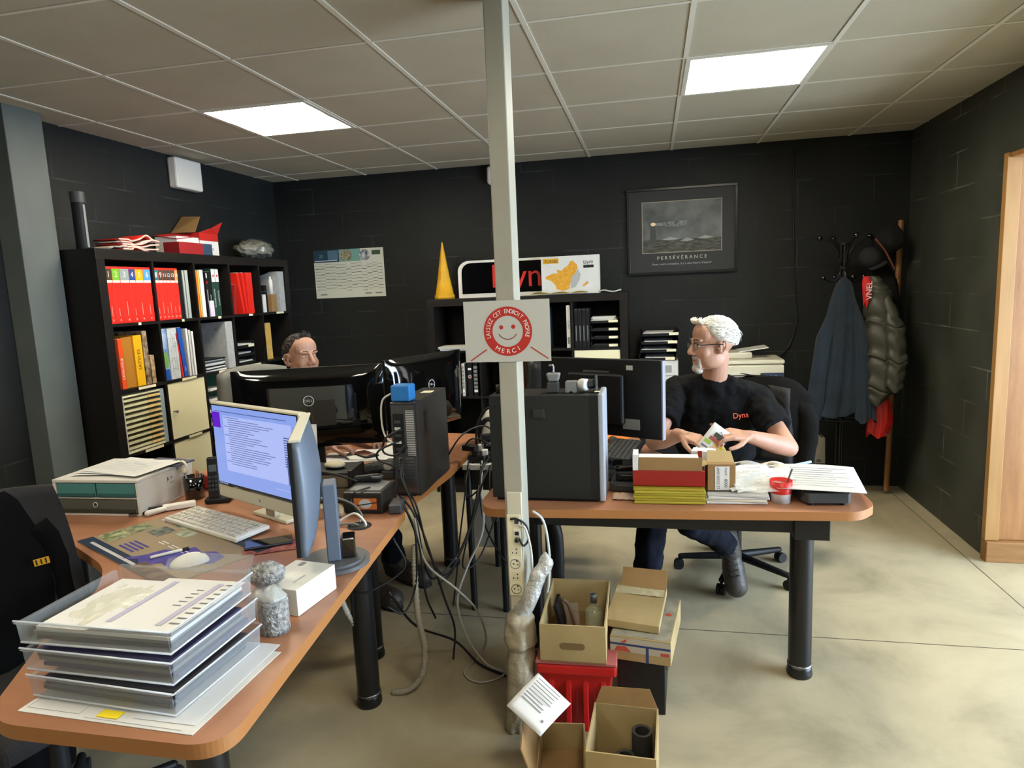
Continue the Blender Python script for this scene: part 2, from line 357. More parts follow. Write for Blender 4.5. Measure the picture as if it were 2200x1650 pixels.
deskM = desk('orange-brown desk behind the white monitor, under the two gloss black monitors',
     [(-.955, 2.335), (-.915, 2.85), (-.92, 3.62), (-1.74, 3.72), (-1.76, 3.1), (-1.86, 2.9), (-2.15, 2.86), (-2.15, 2.70), (-1.58, 2.70), (-1.575, 2.345)],
     [.05, .02, .03, .1, .1, .1, .03, .01, .01, .01], [(-1.14, 3.5), (-1.2, 2.52), (-1.66, 3.55)], [(-1.22, -1.16, 2.56, 3.46), (-1.62, -1.18, 3.47, 3.53)])
deskR = desk('orange-brown desk on the right, under the big black computer tower and red box',
     [(-.615, 2.345), (.70, 2.415), (.77, 2.50), (.77, 2.98), (.55, 3.05), (.22, 3.08), (.03, 3.2), (-.06, 3.45), (-.10, 3.74), (-.63, 3.74), (-.66, 2.43)],
     [.06, .05, .03, .08, .1, .15, .12, .1, .03, .03, .05], [(.555, 2.62), (-.57, 3.62), (-.5, 2.62)], [(-.46, .60, 2.45, 2.51), (-.60, -.54, 2.66, 3.58)])
put('frame_block', MB().bb(.49+.615, .61+.615, 2.435-2.345, 2.60-2.345, .625, .704, mBlk), deskR, bevel=.003)
t = thing('side_table', 'small white-topped table between the desks, buried in cables and adapters', 'table', (-.79, 3.25, 0))
put('tabletop', MB().box((0, 0, .725), (.20, .56, .026), mWhite), t, bevel=.002)
put('apron', MB().box((0, -.25, .66), (.19, .02, .10), mBlk), t)
for sx in (-1, 1):
    for sy in (-1, 1): put('leg', MB().cyl((sx*.08, sy*.26, 0), (sx*.08, sy*.26, .711), .016, mBlk, n=12), t)

# ---------------------------------------------------------------- cube shelves
def shelf(name, lab, nx, nz, loc, axis, depth):
    """local u along the front, d away from the viewer"""
    W_ = nx*.335+(nx-1)*.016+.11; H = nz*.335+(nz-1)*.016+.11
    t = thing(name, lab, 'shelf', loc, axis)
    put('top_panel', MB().bb(0, W_, 0, depth, H-.055, H, mBrnBlk), t, bevel=.002)
    put('bottom_panel', MB().bb(0, W_, 0, depth, 0, .055, mBrnBlk), t)
    put('side_panel', MB().bb(0, .055, 0, depth, .055, H-.055, mBrnBlk), t)
    put('side_panel', MB().bb(W_-.055, W_, 0, depth, .055, H-.055, mBrnBlk), t)
    for i in range(1, nx): x = .055+i*.351-.016; put('divider', MB().bb(x, x+.016, .002, depth, .055, H-.055, mBrnBlk), t)
    for j in range(1, nz):
        z = H-.055-j*.351
        for i in range(nx): x = .055+i*.351; put('shelf_board', MB().bb(x, x+.335, .002, depth, z, z+.016, mBrnBlk), t)
    put('back_panel', MB().bb(.03, W_-.03, depth-.005, depth, .03, H-.03, mBlkM), t)
    return t, W_, H
BX = -2.755; BY = 2.945
bigS, BW, BH = shelf('cube_bookcase', 'tall black cube bookcase against the left wall, full of numbered red binders', 5, 5, (BX, BY, 0), R(90), .31)
# helper for cells of the big bookcase: world coordinates; front plane X=BX, cells run along +Y
def cell(c, r_): return BY+.055+c*.351, BH-.055-.335-r_*.351      # y0, z0 (floor of the cell)
KX, KY = -1.665, 4.84
smallS, KW, KH = shelf('cube_bookcase', 'low black cube bookcase against the back wall behind the post, yellow cone on top', 4, 4, (KX, KY, 0), 0, .37)
def kcell(c, r_): return KX+.055+c*.351, KH-.055-.335-r_*.351

def lever_spine(T, wd, ht, num, colr, mt=None, label_lo=True):
    mb = MB(); mt = mt or mRed
    mb.bb(-.25, -.001, 0, wd, 0, ht, mt)                       # local x depth, y along shelf
    return mb
cnt = {'b': 0}
def binder(y, z, wd, ht, num, hexc, lab, tilt=0, base='red'):
    t = thing('ring_binder', lab, 'binder', (BX-.012, y+wd/2, z+.0005), 0, 'numbered red binders on the top shelf')
    t.rotation_euler = (tilt, 0, 0)
    m_ = {'red': M('red_binder', 'd02a20', .38), 'black': mBlkM, 'grey': M('grey_binder', '9aa09c', .5)}[base]
    put('cover', MB().bb(-.24, 0, -wd/2, wd/2, 0, ht, m_), t, bevel=.0015)
    if num is not None:
        T = spine(.0, 0, 0); mb = MB(); mb.rect(-wd/2+.001, wd/2-.001, ht-.072, ht-.012, M('tab_'+hexc, hexc, .5), T)
        mb.rect(-wd/2+.001, wd/2-.001, ht-.085, ht-.072, M('pale_pink_print', 'e8c8bc', .6), T)
        mb.txt(num, .042 if len(num) < 2 else .03, mWhiteInk, T, 0, ht-.042, sx=.9)
        put('number_tab', mb, t)
        mb = MB(); T = spine(0, 0, 0); mb.rect(-.004, .001, .04, .04+.03+rnd.random()*.07, M('pale_red_print', 'e8897c', .6), T)
        mb.disc(0, .018, .006, MC['pale_red_print'], T); put('spine_title', mb, t)
    return t
y0, z0 = cell(0, 0); y = y0+.003
for num, hx, wd, cn in (('1', '4a3a26', .047, 'brown'), ('2', '6fae2a', .052, 'green'), ('3', '8a9494', .066, 'grey'), ('4', '23418a', .044, 'navy'), ('5', 'e0a010', .06, 'yellow'), ('6', '4c8fd0', .056, 'light blue')):
    binder(y, z0, wd*.975, .30, num, hx, 'red binder with a %s tab numbered %s on the top shelf' % (cn, num)); y += wd*.975+.0015
y0, z0 = cell(1, 0); y = y0+.002
for num, hx, wd, cn in (('8', '1f6a78', .036, 'teal'), ('9', '4a4030', .034, 'long brown'), ('11', '3b3c30', .028, 'dark olive'), ('12', '3a3a34', .03, 'dark grey'), ('13', '40382c', .036, 'dark brown'), ('14', 'd88a4a', .026, 'orange')):
    binder(y, z0, wd, .30, num, hx, 'red binder with a %s tab numbered %s on the top shelf' % (cn, num)); y += wd+.0015
for k, (wd, b, lb) in enumerate(((.034, 'black', 'black binder right of the red binder numbered 14'), (.014, 'grey', 'thin grey binder beside the black one on the top shelf'), (.026, 'grey', 'wider grey binder leaning beside the thin grey one'))):
    tt = binder(y+.005*k, z0, wd, .29, None, '', lb, 0, b); tt['group'] = 'plain binders on the top shelf'; y += wd+.003
def book(name, lab, cat, grp, y, z, wd, ht, mt, dep=.21, x=None, tilt=0, prints=None, bev=.001, ry=0):
    """standing item in the big bookcase"""
    t = thing(name, lab, cat, ((x if x is not None else BX-.02), y+wd/2, z+.0005+abs(sin(tilt))*wd/2), 0, grp); t.rotation_euler = (tilt, ry, 0)
    put('cover', MB().bb(-dep, 0, -wd/2, wd/2, 0, ht, mt), t, bevel=bev)
    put('page_block', MB().bb(-dep+.003, -.004, -wd/2+.0015, wd/2-.0015, ht-.002, ht+.0006, mPaper), t)
    if prints:
        mb = MB(); prints(mb, spine(0, 0, 0), wd, ht); put('spine_print', mb, t)
    return t
def vtext(s, size, mt, yy=None):
    def f(mb, T, wd, ht): mb.txt(s, size, mt, T, 0, yy if yy is not None else ht*.4, rot=PI/2)
    return f
y0, z0 = cell(2, 0); G = 'books and folders in the third top cell'
mOr = M('orange_cover', 'e5742a', .5); mGreen = M('dark_green_cover', '1c3a30', .5); mBlu = M('blue_cover', '1f4fa8', .4)
book('folder', 'orange folder at the left end of the third top cell', 'folder', G, y0+.012, z0, .024, .29, mOr, tilt=0)
book('folder', 'thin yellow folder beside the orange folder', 'folder', G, y0+.044, z0, .008, .29, M('yellow_cover', 'e6b83a', .5), tilt=0)
book('folder', 'thick white folder beside the thin yellow folder', 'folder', G, y0+.060, z0, .034, .295, mPaper, tilt=0)
def bk(mb, T, wd, ht): mb.rect(-wd*.2, wd*.2, ht-.04, ht-.01, mWhiteInk, T); mb.rect(-wd*.25, wd*.1, ht*.3, ht*.6, mGreyP, T); mb.rect(-.004, .004, ht-.075, ht-.06, mRed, T)
book('book', 'black catalogue spine with white marks and a small red dot', 'book', G, y0+.112, z0, .026, .285, mBlkM, prints=bk)
book('book', 'second black catalogue, beside the pale half-height booklet', 'book', G, y0+.141, z0, .022, .285, mBlkM, prints=vtext('MECANO', .012, mWhiteInk))
book('booklet', 'short lilac-white booklet standing in front of the black catalogues', 'booklet', G, y0+.12, z0, .04, .10, M('lilac_paper', 'cfc6dc', .7), x=BX-.008, dep=.01)
def gb(s):
    def f(mb, T, wd, ht): mb.rect(-wd/2+.001, wd/2-.001, ht-.085, ht-.004, mPaper, T); mb.txt(s, .017, mWhiteInk, T, 0, ht*.38, rot=-PI/2, sx=.9); mb.disc(0, ht-.045, .008, mRedPr, T, h=.0016)
    return f
book('book', 'dark green book with white top and wide white lettering, left of its twin', 'book', G, y0+.175, z0, .036, .305, mGreen, prints=gb('FACOM BEARING'))
book('book', 'dark green book with white top, right one of the twins', 'book', G, y0+.213, z0, .036, .305, mGreen, prints=gb('ROULEMENTS'))
y0, z0 = cell(3, 0); G = 'red folders in the fourth top cell'
for k, (dy, wd, tl, lb) in enumerate(((.14, .022, 9, 'bright red folder leaning most, leftmost of the four'), (.18, .02, 6, 'bright red folder leaning slightly, second from the left'), (.205, .03, 0, 'upright thick red folder, third of four'), (.238, .035, 0, 'upright red folder nearest the cell divider'))):
    book('folder', lb, 'folder', G, y0+dy, z0, wd, .285, M('bright_red', 'd3271f', .3), tilt=R(tl))
book('folder', 'dark red folder lying slanted at the left of the red folders', 'folder', G, y0+.03, z0, .03, .20, M('dark_red', '8e1a16', .5), tilt=R(-8))
y0, z0 = cell(4, 0)
mHold = M('grey_fibreboard', '9a9d9e', .8, noise_=(30, 'a8abac', 3))
def holder(y, z, lab, ht=.30, mt=mHold, wd=.075, dep=.25, low=.80):
    t = thing('magazine_holder', lab, 'magazine holder', (BX-.012, y, z+.0005), 0)
    put('spine_face', MB().bb(-.003, 0, 0, wd, 0, ht, mt), t)
    for yy in (0, wd-.003):
        mb = MB(); mb.prism([(-dep, 0), (-.0032, 0), (-.0032, ht), (-dep*.25, ht), (-dep, ht*low)], 0, .003, mt, T=frame((0, yy+.003, 0), (1, 0, 0), (0, 0, 1))); f_ = put('side_face', mb, t)
    mb = MB(); mb.txt('A4', .03, mInkG, frame((-.07, -.0004, ht*.84), (1, 0, 0), (0, 0, 1))); put('pencil_mark', mb, t)
    put('base', MB().bb(-dep+.004, -.004, .004, wd-.004, 0, .004, mt), t); return t
holder(y0+.255, z0, 'grey fibreboard magazine holder in the last top cell, behind small boxes')
G = 'small boxes in the last top cell'
book('small_box', 'small white card box in front of the grey magazine holder', 'box', G, y0+.06, z0+.0, .035, .13, mPaper, dep=.07, x=BX-.03)
book('small_box', 'small black case beside the white card box', 'box', G, y0+.102, z0, .025, .15, mBlkM, dep=.09, x=BX-.035)
book('small_box', 'brown paper packet in the last top cell', 'box', G, y0+.165, z0, .075, .13, mCard, dep=.07, x=BX-.03)
mb = MB(); mb.lathe([(0, 0), (.016, 0), (.016, .10), (.008, .115), (.008, .13), (0, .13)], mPaper); put('small_bottle', mb, loc=(BX-.05, y0+.205, z0+.1315), label='small white bottle standing on the brown packet in the last top cell', cat='bottle')
book('small_box', 'black upright box beside the brown packet', 'box', G, y0+.205, z0, .04, .2, mBlkM, dep=.07, x=BX-.11)
# row 1
y0, z0 = cell(0, 1); G = 'catalogues and binders in the second row, first cell'
book('catalogue', 'white glossy catalogue curling at the far left of the second row', 'catalogue', G, y0+.004, z0, .018, .28, mPaper)
def osp(mb, T, wd, ht): mb.txt('CATALOGUE', .02, mWhiteInk, T, 0, ht*.4, rot=PI/2)
book('catalogue', 'orange catalogue with white lettering on its spine', 'catalogue', G, y0+.04, z0, .03, .27, M('orange_red', 'e0501f', .4), tilt=0, prints=osp)
mYC = M('yellow_card', 'e3ab12', .5)
def ysp(mb, T, wd, ht): mb.txt('SATVI ES', .03, mInk, T, 0, ht*.52, rot=PI/2)
tb = thing('box_file', 'open yellow box file with dark lettering on its spine', 'box file', (BX-.02, y0+.075, z0+.0005))
put('spine_panel', MB().bb(-.2, 0, .075, .135, 0, .28, mYC), tb, bevel=.001)
put('inside_card', MB().bb(-.2, -.01, 0, .075, 0, .275, M('ochre_card', 'a8701a', .7)), tb)
mb = MB(); ysp(mb, spine(0, .105, 0), .06, .28); put('lettering', mb, tb)
book('brochure', 'brown photo brochure at the right of the yellow box file', 'brochure', G, y0+.218, z0, .035, .30, M('photo_brown', '4a3524', .5, noise_=(30, 'b8a184', 6)))
book('brochure', 'tan photo brochure, last in the first cell of the second row', 'brochure', G, y0+.262, z0, .03, .16, M('photo_tan', '7a5c3c', .5, noise_=(40, 'c9b08a', 6)))
y0, z0 = cell(1, 1); G = 'papers and binders in the second row, second cell'
book('poster_book', 'blue-sky brochure with green leaves and a pot on its cover', 'brochure', G, y0+.01, z0, .05, .30, M('sky_print', '3f6fb0', .5, noise_=(9, 'c9d7e4', 3)), prints=lambda mb, T, wd, ht: (mb.disc(0, .12, .02, M('leaf_green', '6fa04a', .6), T, ry=.05), mb.rect(-.02, .02, .0, .065, mBlu, T)))
book('map_sheet', 'folded grey street plan standing beside the blue-sky brochure', 'map', G, y0+.066, z0, .08, .30, M('map_print', 'a9b0b4', .7, noise_=(25, 'c4cacc', 8)), prints=lambda mb, T, wd, ht: [mb.rect(a, a+.002, .06, .24, mInkG, T) for a in (-.02, 0, .018)]+[mb.rect(-.02, .02, b, b+.002, mInkG, T) for b in (.06, .12, .19, .24)])
book('folder', 'thin red wedge-shaped folder left of the blue binder', 'folder', G, y0+.158, z0, .014, .27, mRed, tilt=R(5))
book('ring_binder', 'royal blue binder leaning in the second row', 'binder', G, y0+.18, z0, .032, .30, mBlu, tilt=R(5), prints=vtext('BLEU', .012, mWhiteInk, .05))
for k, lb in enumerate(('white folder just right of the royal blue binder', 'second white folder right of the royal blue binder', 'last white folder, against the cell divider')):
    book('folder', lb, 'folder', G, y0+.226+k*.025, z0, .017, .29-.01*k, mPaper if k != 1 else M('folder_grey', 'b9bab6', .6), tilt=0)
y0, z0 = cell(2, 1)
holder(y0+.255, z0, 'grey fibreboard magazine holder behind a paper stack in the second row', .31, low=.97)
def papers(x, y, z, wx, wy, n, lab, grp=None, mts=None, ang=0, name='paper_stack', cat='papers', jit=.012, th=.004):
    t = thing(name, lab, cat, (x, y, z+.0005), ang, grp)
    for i in range(n):
        dx, dy, da = rnd.uniform(-jit, jit), rnd.uniform(-jit, jit), rnd.uniform(-.08, .08)
        mb = MB(Matrix.Translation((dx, dy, i*th)) @ Matrix.Rotation(da, 4, 'Z')); mb.box((0, 0, th*.45), (wx, wy, th*.9), (mts or [mPaper, M('paper_ivory', 'd3cfc0', .8), M('paper_grey', 'bfc0c0', .8)])[i % (len(mts) if mts else 3)])
        put('sheet', mb, t)
    return t
papers(BX-.10, y0+.125, z0, .16, .21, 9, 'loose paper stack with a black folder on it, third cell of second row', mts=[mPaper, mDkGrey, mPaper, mBlkM, mPaper], th=.009)
def tray(name, lab, loc, wx, wy, h, mt, grp=None, rz=0, tab=True, sheets=0, lw=.003, tabm=None):
    t = thing(name, lab, 'letter tray', loc, rz, grp); mb = MB()
    mb.bb(-wx/2, wx/2, -wy/2, wy/2, 0, lw, mt).bb(-wx/2, -wx/2+lw, -wy/2, wy/2, lw, h, mt).bb(wx/2-lw, wx/2, -wy/2, wy/2, lw, h, mt).bb(-wx/2, wx/2, wy/2-lw, wy/2, lw, h, mt).bb(-wx/2, wx/2, -wy/2, -wy/2+lw, lw, h*.45, mt)
    put('shell', mb, t)
    if tab: put('label_tab', MB().bb(wx/2-.075, wx/2-.01, -wy/2-.003, -wy/2-.0005, h*.1, h*.55, tabm or mCream), t)
    return t
y0, z0 = cell(3, 1); G = 'black letter trays in the second row'
for k, lb in enumerate(('bottom black letter tray in the fourth cell of the second row', 'middle black letter tray in the fourth cell of the second row', 'top black letter tray in the fourth cell of the second row')):
    tray('letter_tray', lb, (BX-.13, y0+.13, z0+.001+k*.058), .20, .22, .045, mBlkM, G, R(90), tab=k == 2)
    papers(BX-.12, y0+.13, z0+.005+k*.058, .16, .18, 3, ('papers in the bottom black tray', 'papers in the middle black tray', 'papers in the top black tray')[k]+' of the fourth cell', th=.008)
y0, z0 = cell(4, 1)
book('cardboard_piece', 'worn yellow-brown cardboard slab standing in the last cell of the second row', 'cardboard', None, y0+.03, z0, .14, .27, M('yellow_card_worn', 'b8954a', .8, noise_=(12, 'c9a85c', 5)), dep=.03, x=BX-.06, tilt=0, prints=lambda mb, T, wd, ht: (mb.rect(-.06, .05, .068, .070, mInkG, T), mb.rect(-.05, .0, .13, .133, mInk, T)))
# row 2
y0, z0 = cell(0, 2)
t = thing('paper_sorter', 'cream slotted paper sorter with ten slots in the bookcase', 'sorter', (BX-.01, y0+.012, z0+.001))
mb = MB(); mb.bb(-.22, 0, 0, .008, 0, .315, mLtGrey).bb(-.22, 0, .28, .31, 0, .315, M('sorter_side', '8c9ba6', .5)).bb(-.22, 0, .008, .28, .305, .315, mCream).bb(-.22, 0, .008, .28, 0, .012, mCream).bb(-.22, -.2, .008, .28, .012, .305, mBlkM)
put('case', mb, t)
for k in range(10):
    z = .02+k*.029; s_ = put('slot_shelf', MB().bb(-.19, 0, .008, .28, z, z+.012, M('ivory_plastic', 'c9c6a4', .5)), t)
    put('tab', MB().bb(0, .003, .18, .262, z+.001, z+.014, M('beige_tab', 'd6b87c', .6)), s_)
def doorp(y0, z0, lab, nm='cabinet_door', X=None):
    t = thing('cabinet_insert', lab, 'cabinet door', (BX-.006, y0+.002, z0+.002))
    put('door', MB().bb(-.016, 0, 0, .331, 0, .331, mCream), t, bevel=.0015)
    d = [c for c in t.children][0] if t.children else t
    put('knob', MB().cyl((0, .03, .165), (.022, .03, .165), .004, mSteel).ell((.024, .03, .165), (.007, .009, .009), mSteel), d)
    return t
y0, z0 = cell(1, 2); doorp(y0, z0, 'cream square cabinet door with a small knob, beside the paper sorter')
y0, z0 = cell(2, 2); G = None
book('folder', 'green card folder standing behind fanned papers in the third row', 'folder', None, y0+.31, z0, .014, .31, M('green_card', '4f8069', .6), dep=.26, x=BX-.012)
for k in range(3): papers(BX-.11, y0+.14, z0+.03+k*.07-(.0305 if k == 0 else 0), .14, .2, 3, ('bottom', 'middle', 'upper')[k]+' sheaf of papers in front of the green folder', th=.006, jit=.015) if k == 0 else None
t = thing('wire_rack', 'wire paper rack holding fanned sheets in the third row', 'rack', (BX-.11, y0+.14, z0+.05))
for k in range(3):
    put('rack_shelf', MB().box((0, 0, .03+k*.07), (.15, .22, .004), mDkGrey), t)
    put('sheets', MB().box((.01, 0, .041+k*.07), (.14, .2, .014), mPaper, rot=(0, R(-3), R(3*k))), t)
put('side', MB().bb(-.075, .075, -.115, -.111, -.015, .22, M('oak_strip', 'c99f5c', .5)), t)
y0, z0 = cell(1, 3); doorp(y0, z0, 'lower cream square cabinet door, above the cordless phone')
y0, z0 = cell(0, 3); papers(BX-.12, y0+.16, z0, .18, .24, 6, 'black folders lying in the dark cell under the paper sorter', mts=[mBlkM, mDkGrey], th=.012)
# label strips along the shelf edges
G = 'paper label strips on the bookcase edges'
for c, r_, wd in ((0, 0, .02), (1, 0, .02), (2, 0, .03), (3, 0, .045), (4, 0, .10), (0, 1, .13), (1, 1, .13), (2, 1, .13), (3, 1, .13), (4, 1, .06), (0, 2, .14), (1, 2, .12)):
    y0, z0 = cell(c, r_); yy = y0+(.19 if c < 4 else .22)
    one('label_strip', MB().bb(BX+.0006, BX+.0022, yy-wd/2, yy+wd/2, z0-.0155, z0-.001, mCream), 'pale paper label strip stuck under the %s cell of the %s row' % (('first', 'second', 'third', 'fourth', 'fifth')[c], ('top', 'second', 'third')[r_]), 'label', G)
# things on top of the bookcase
zt = BH
t = thing('poster_tube', 'black poster tube with a grey stripe standing on the bookcase beside the pillar', 'tube', (-2.88, 3.01, zt+.001))
put('tube_body', MB().cyl((0, 0, 0), (0, 0, .235), .032, mBlkM), t); put('lid', MB().cyl((0, 0, .236), (0, 0, .29), .034, mDkGrey), t); put('grey_stripe', MB().bb(.030, .0345, -.008, .006, .01, .225, mGreyP), t)
mb = MB(); T = None; lay = []
for k in range(5):                                             # folded striped cloth: nested U-shaped layers
    a = .04+.0125*k; y1 = 3.15-.004*k; y2 = 3.40+.012*k-(.05 if k == 4 else 0)
    def fn(u, v, k=k, y1=y1, y2=y2):
        s = v; z = .006+.013*k+.012*sin(s*5+k)*(s > .3)+.018*math.exp(-((s-.75)/.15)**2)*(k/4)
        return (-2.93+.16*u+.006*sin(7*v+k), y1+(y2-y1)*s, zt+z)
    mb.sheet(fn, 4, 16, mRed if k % 2 == 0 else M('cloth_white', 'd9c9c0', .9))
    mb.sheet(lambda u, v, fn=fn: tuple(Vector(fn(1, v))+Vector((.001, 0, -.004+.008*u))), 2, 16, M('cloth_pink', 'e3a79c', .9))
one('folded_cloth', mb, 'folded red and white striped cloth lying on the bookcase top', 'cloth', solid=.006)
mb = MB(); mb.sheet(lambda u, v: (-2.9+.14*u, 3.06+.13*v, zt+.004+.035*sin(PI*min(1, v*1.0))*(v)+.008*sin(9*v)), 4, 12, M('cloth_dull', 'a89a90', .9))
one('cloth_scrap', mb, 'dull beige cloth scrap between the poster tube and the striped cloth', 'cloth', solid=.004)
t = thing('flat_box', 'flat dark red box with a navy end on the bookcase', 'box', (-2.80, 3.60, zt+.001))
put('box_body', MB().bb(-.08, .03, 0, .22, 0, .07, M('maroon', '861c20', .5)), t, bevel=.002); put('navy_end', MB().bb(-.08, .031, .2205, .31, 0, .069, M('navy_card', '2c3c55', .5)), t, bevel=.002)
t = thing('open_carton', 'open red and white carton with raised flaps on the bookcase', 'carton', (-3.05, 3.90, zt+.001))
mb = MB(); mb.bb(.0, .16, .06, .25, 0, .13, mPaper); put('body', mb, t); put('red_band', MB().bb(-.001, .161, .059, .251, .105, .155, M('carton_red', 'b3241f', .5)), t)
mb = MB(); mb.quad((.16, .06, .155), (.16, .25, .155), (.19, .27, .235), (.18, .17, .19), M('carton_red')); mb.quad((.0, .0, .155), (.16, .02, .155), (.15, .10, .26), (.0, .12, .27), mCardD); mb.quad((.16, .06, .13), (.16, -.16, .10), (.0, -.16, .13), (.0, .06, .16), M('carton_red'))
put('flap', mb, t, solid=.004)
mb = MB(); mb.bb(-.0, .155, -.155, .055, .0, .12, mPaper); put('side_body', mb, t)
mb = MB(); mb.txt('Dyna', .035, mInk, spine(.1615, .155, .055)); put('printed_word', mb, t)
mb = MB(); mb.ell((-2.88, 4.56, zt+.06), (.11, .19, .06), M('grey_film', '5c5b52', .25, noise_=(8, '7d7c74', 4), spec=.8), n=64)
o = one('plastic_bag', mb, 'crumpled grey plastic bag at the right end of the bookcase top', 'bag'); displace(o, .05, .07); o.location.z += .012

# ---------------------------------------------------------------- low bookcase contents
zk = KH
one('traffic_cone', MB().lathe([(0, 0), (.078, 0), (.076, .03), (.07, .032), (.045, .17), (.02, .33), (.004, .425), (0, .43)], mYel, (-1.555, 4.97, zk+.001), n=32), 'tall yellow pointed cone on the low bookcase', 'cone')
t = thing('lamp_sign', 'black and white illuminated-style sign box with red letters lying behind the post', 'sign', (-1.45, 5.0, zk+.001))
pl = [(0, 0), (1.08, 0), (1.08, .28), (.09, .28)]+[(.09-.09*sin(a), .20+.08*cos(a)) for a in (R(15), R(30), R(45), R(60), R(75), R(90))]
T = frame((0, 0, 0), (1, 0, 0), (0, 0, 1))
put('white_frame', MB().prism(pl, -.06, 0, mWhite, T=T), t, bevel=.003)
pl2 = [(.03, .03), (1.05, .03), (1.05, .262), (.10, .262)]+[(.10-.07*sin(a), .195+.067*cos(a)) for a in (R(20), R(45), R(70), R(90))]
put('black_face', MB().prism(pl2, .0005, .003, mGloss, T=T), t)
mb = MB(); Tt = frame((0, -.0035, 0), (1, 0, 0), (0, 0, 1))
mb.txt('Dyn', .25, mRed, Tt, .455, .145, sx=.95); put('red_letters', mb, t)
t = thing('map_board', 'white poster board with an ochre map and small logo on the low bookcase', 'poster', (-.79, 4.93, zk+.001))
put('board', MB().bb(0, .42, -.012, 0, 0, .275, M('poster_white', 'c9cccb', .35)), t, bevel=.001)
T = frame((0, -.0125, 0), (1, 0, 0), (0, 0, 1)); mb = MB()
mb.rect(.015, .13, .225, .262, mYel, T); mb.txt('PORSEE', .03, mInk, T, .075, .240, sx=.95)
fr = [(.03, .13), (.09, .155), (.12, .15), (.115, .18), (.15, .17), (.17, .19), (.2, .21), (.215, .235), (.235, .24), (.26, .215), (.27, .19), (.25, .15), (.22, .12), (.215, .09), (.21, .07), (.205, .04), (.16, .025), (.11, .04), (.10, .07), (.07, .10), (.035, .115)]
mb.poly(fr, M('ochre_print', 'c08a1e', .6, noise_=(60, 'd3a037', 3)), T)
mb.poly([(.25, .15), (.27, .18), (.29, .14), (.28, .10), (.25, .05), (.215, .04), (.215, .09), (.22, .12)], M('grey_print', '9fa3a4', .6), T, .0008)
mb.poly([(.31, .03), (.36, .03), (.38, .07), (.35, .09), (.32, .06)], mPaper, T); mb.poly([(.30, .06), (.34, .09), (.345, .075), (.31, .05)], MC['ochre_print'], T, .0009)
mb.txt('Dyna', .034, mInk, T, .345, .225, rot=.12); mb.rect(.31, .385, .185, .205, mInk, T)
put('print', mb, t)
mb = MB(); mb.sheet(lambda u, v: (-.87+.42*u, 4.86+.05*v, zk+.006+.012*abs(sin(9*u))*sin(PI*v)+.004), 40, 5, M('gold_foil', 'a3913c', .25, .6))
one('foil_strip', mb, 'crinkled gold foil garland along the edge under the map board', 'garland', solid=.001)
cab = MB(); cab.tube([(-.37, 4.9, zk+.012), (-.33, 4.88, zk+.02), (-.27, 4.87, zk+.008), (-.21, 4.86, zk+.02)], .005, mCwht); one('cable_tie', cab, 'short white cable end at the right corner of the low bookcase top', 'cable')
def kbook(name, lab, cat, grp, x, z, wd, ht, mt, dep=.22, tilt=0, prints=None):
    t = thing(name, lab, cat, (x+wd/2, KY+.02, z+.0005), 0, grp); t.rotation_euler = (0, tilt, 0)
    put('cover', MB().bb(-wd/2, wd/2, 0, dep, 0, ht, mt), t, bevel=.001)
    mb = MB(); T = frame((0, -.0005, 0), (1, 0, 0), (0, 0, 1))
    if prints: prints(mb, T, wd, ht)
    else: mb.rect(-wd*.2, wd*.2, ht*.2, ht*.5, mGreyP, T)
    put('spine_label', mb, t); return t
x0, z0 = kcell(0, 0); papers(x0+.14, KY+.12, z0, .24, .19, 5, 'white magazines lying in the top left cell of the low bookcase', th=.006)
x0, z0 = kcell(2, 0)
kbook('ring_binder', 'dark teal binder just right of the notice sheet', 'binder', None, x0+.03, z0, .075, .31, M('teal_cover', '12474a', .5))
kbook('ring_binder', 'navy binder beside the dark teal one', 'binder', None, x0+.108, z0, .07, .30, M('navy_cover', '10202e', .5))
kbook('box_file', 'narrow white box file with blue title in the low bookcase', 'box file', None, x0+.30, z0, .028, .31, mPaper, prints=lambda mb, T, wd, ht: (mb.txt('ENVOI', .02, mBlu, T, 0, .17, rot=PI/2), mb.rect(-.008, .008, .03, .08, mInkG, T)))
x0, z0 = kcell(3, 0)
for k in range(4): kbook('ring_binder', ('first', 'second', 'third', 'fourth')[k]+' slim black binder from the left beside the paper trays', 'binder', 'slim black binders in the low bookcase', x0+.006+k*.028, z0, .025, .285, mBlkM, prints=lambda mb, T, wd, ht: (mb.rect(-.008, .008, ht-.012, ht-.006, mSteel, T), mb.rect(-.003, .003, .05, .16, mGreyP, T)))
G = 'black paper trays in the low bookcase'
for k in range(4):
    lb = ('lowest', 'second lowest', 'third', 'topmost')[k]
    tray('letter_tray', lb+' black tray in the top right cell of the low bookcase', (x0+.226, KY+.14, z0+.001+k*.058), .205, .24, .04, mBlkM, G, 0, tabm=mCream)
    papers(x0+.22, KY+.14, z0+.005+k*.058, .17, .2, 6 if k == 3 else 2, 'white sheets filling the '+lb+' black tray in the low bookcase', th=.007 if k == 3 else .005)
x0, z0 = kcell(3, 1)
t = thing('cabinet_insert', 'cream square door in the low bookcase behind the monitor', 'cabinet door', (x0+.002, KY+.006, z0+.002))
put('door', MB().bb(0, .331, 0, .016, 0, .331, mCream), t, bevel=.0015); put('knob', MB().ell((.3, -.01, .16), (.008, .01, .008), mSteel), t.children[0])
x0, z0 = kcell(0, 1); G = 'disc cases and booklets in the low bookcase'
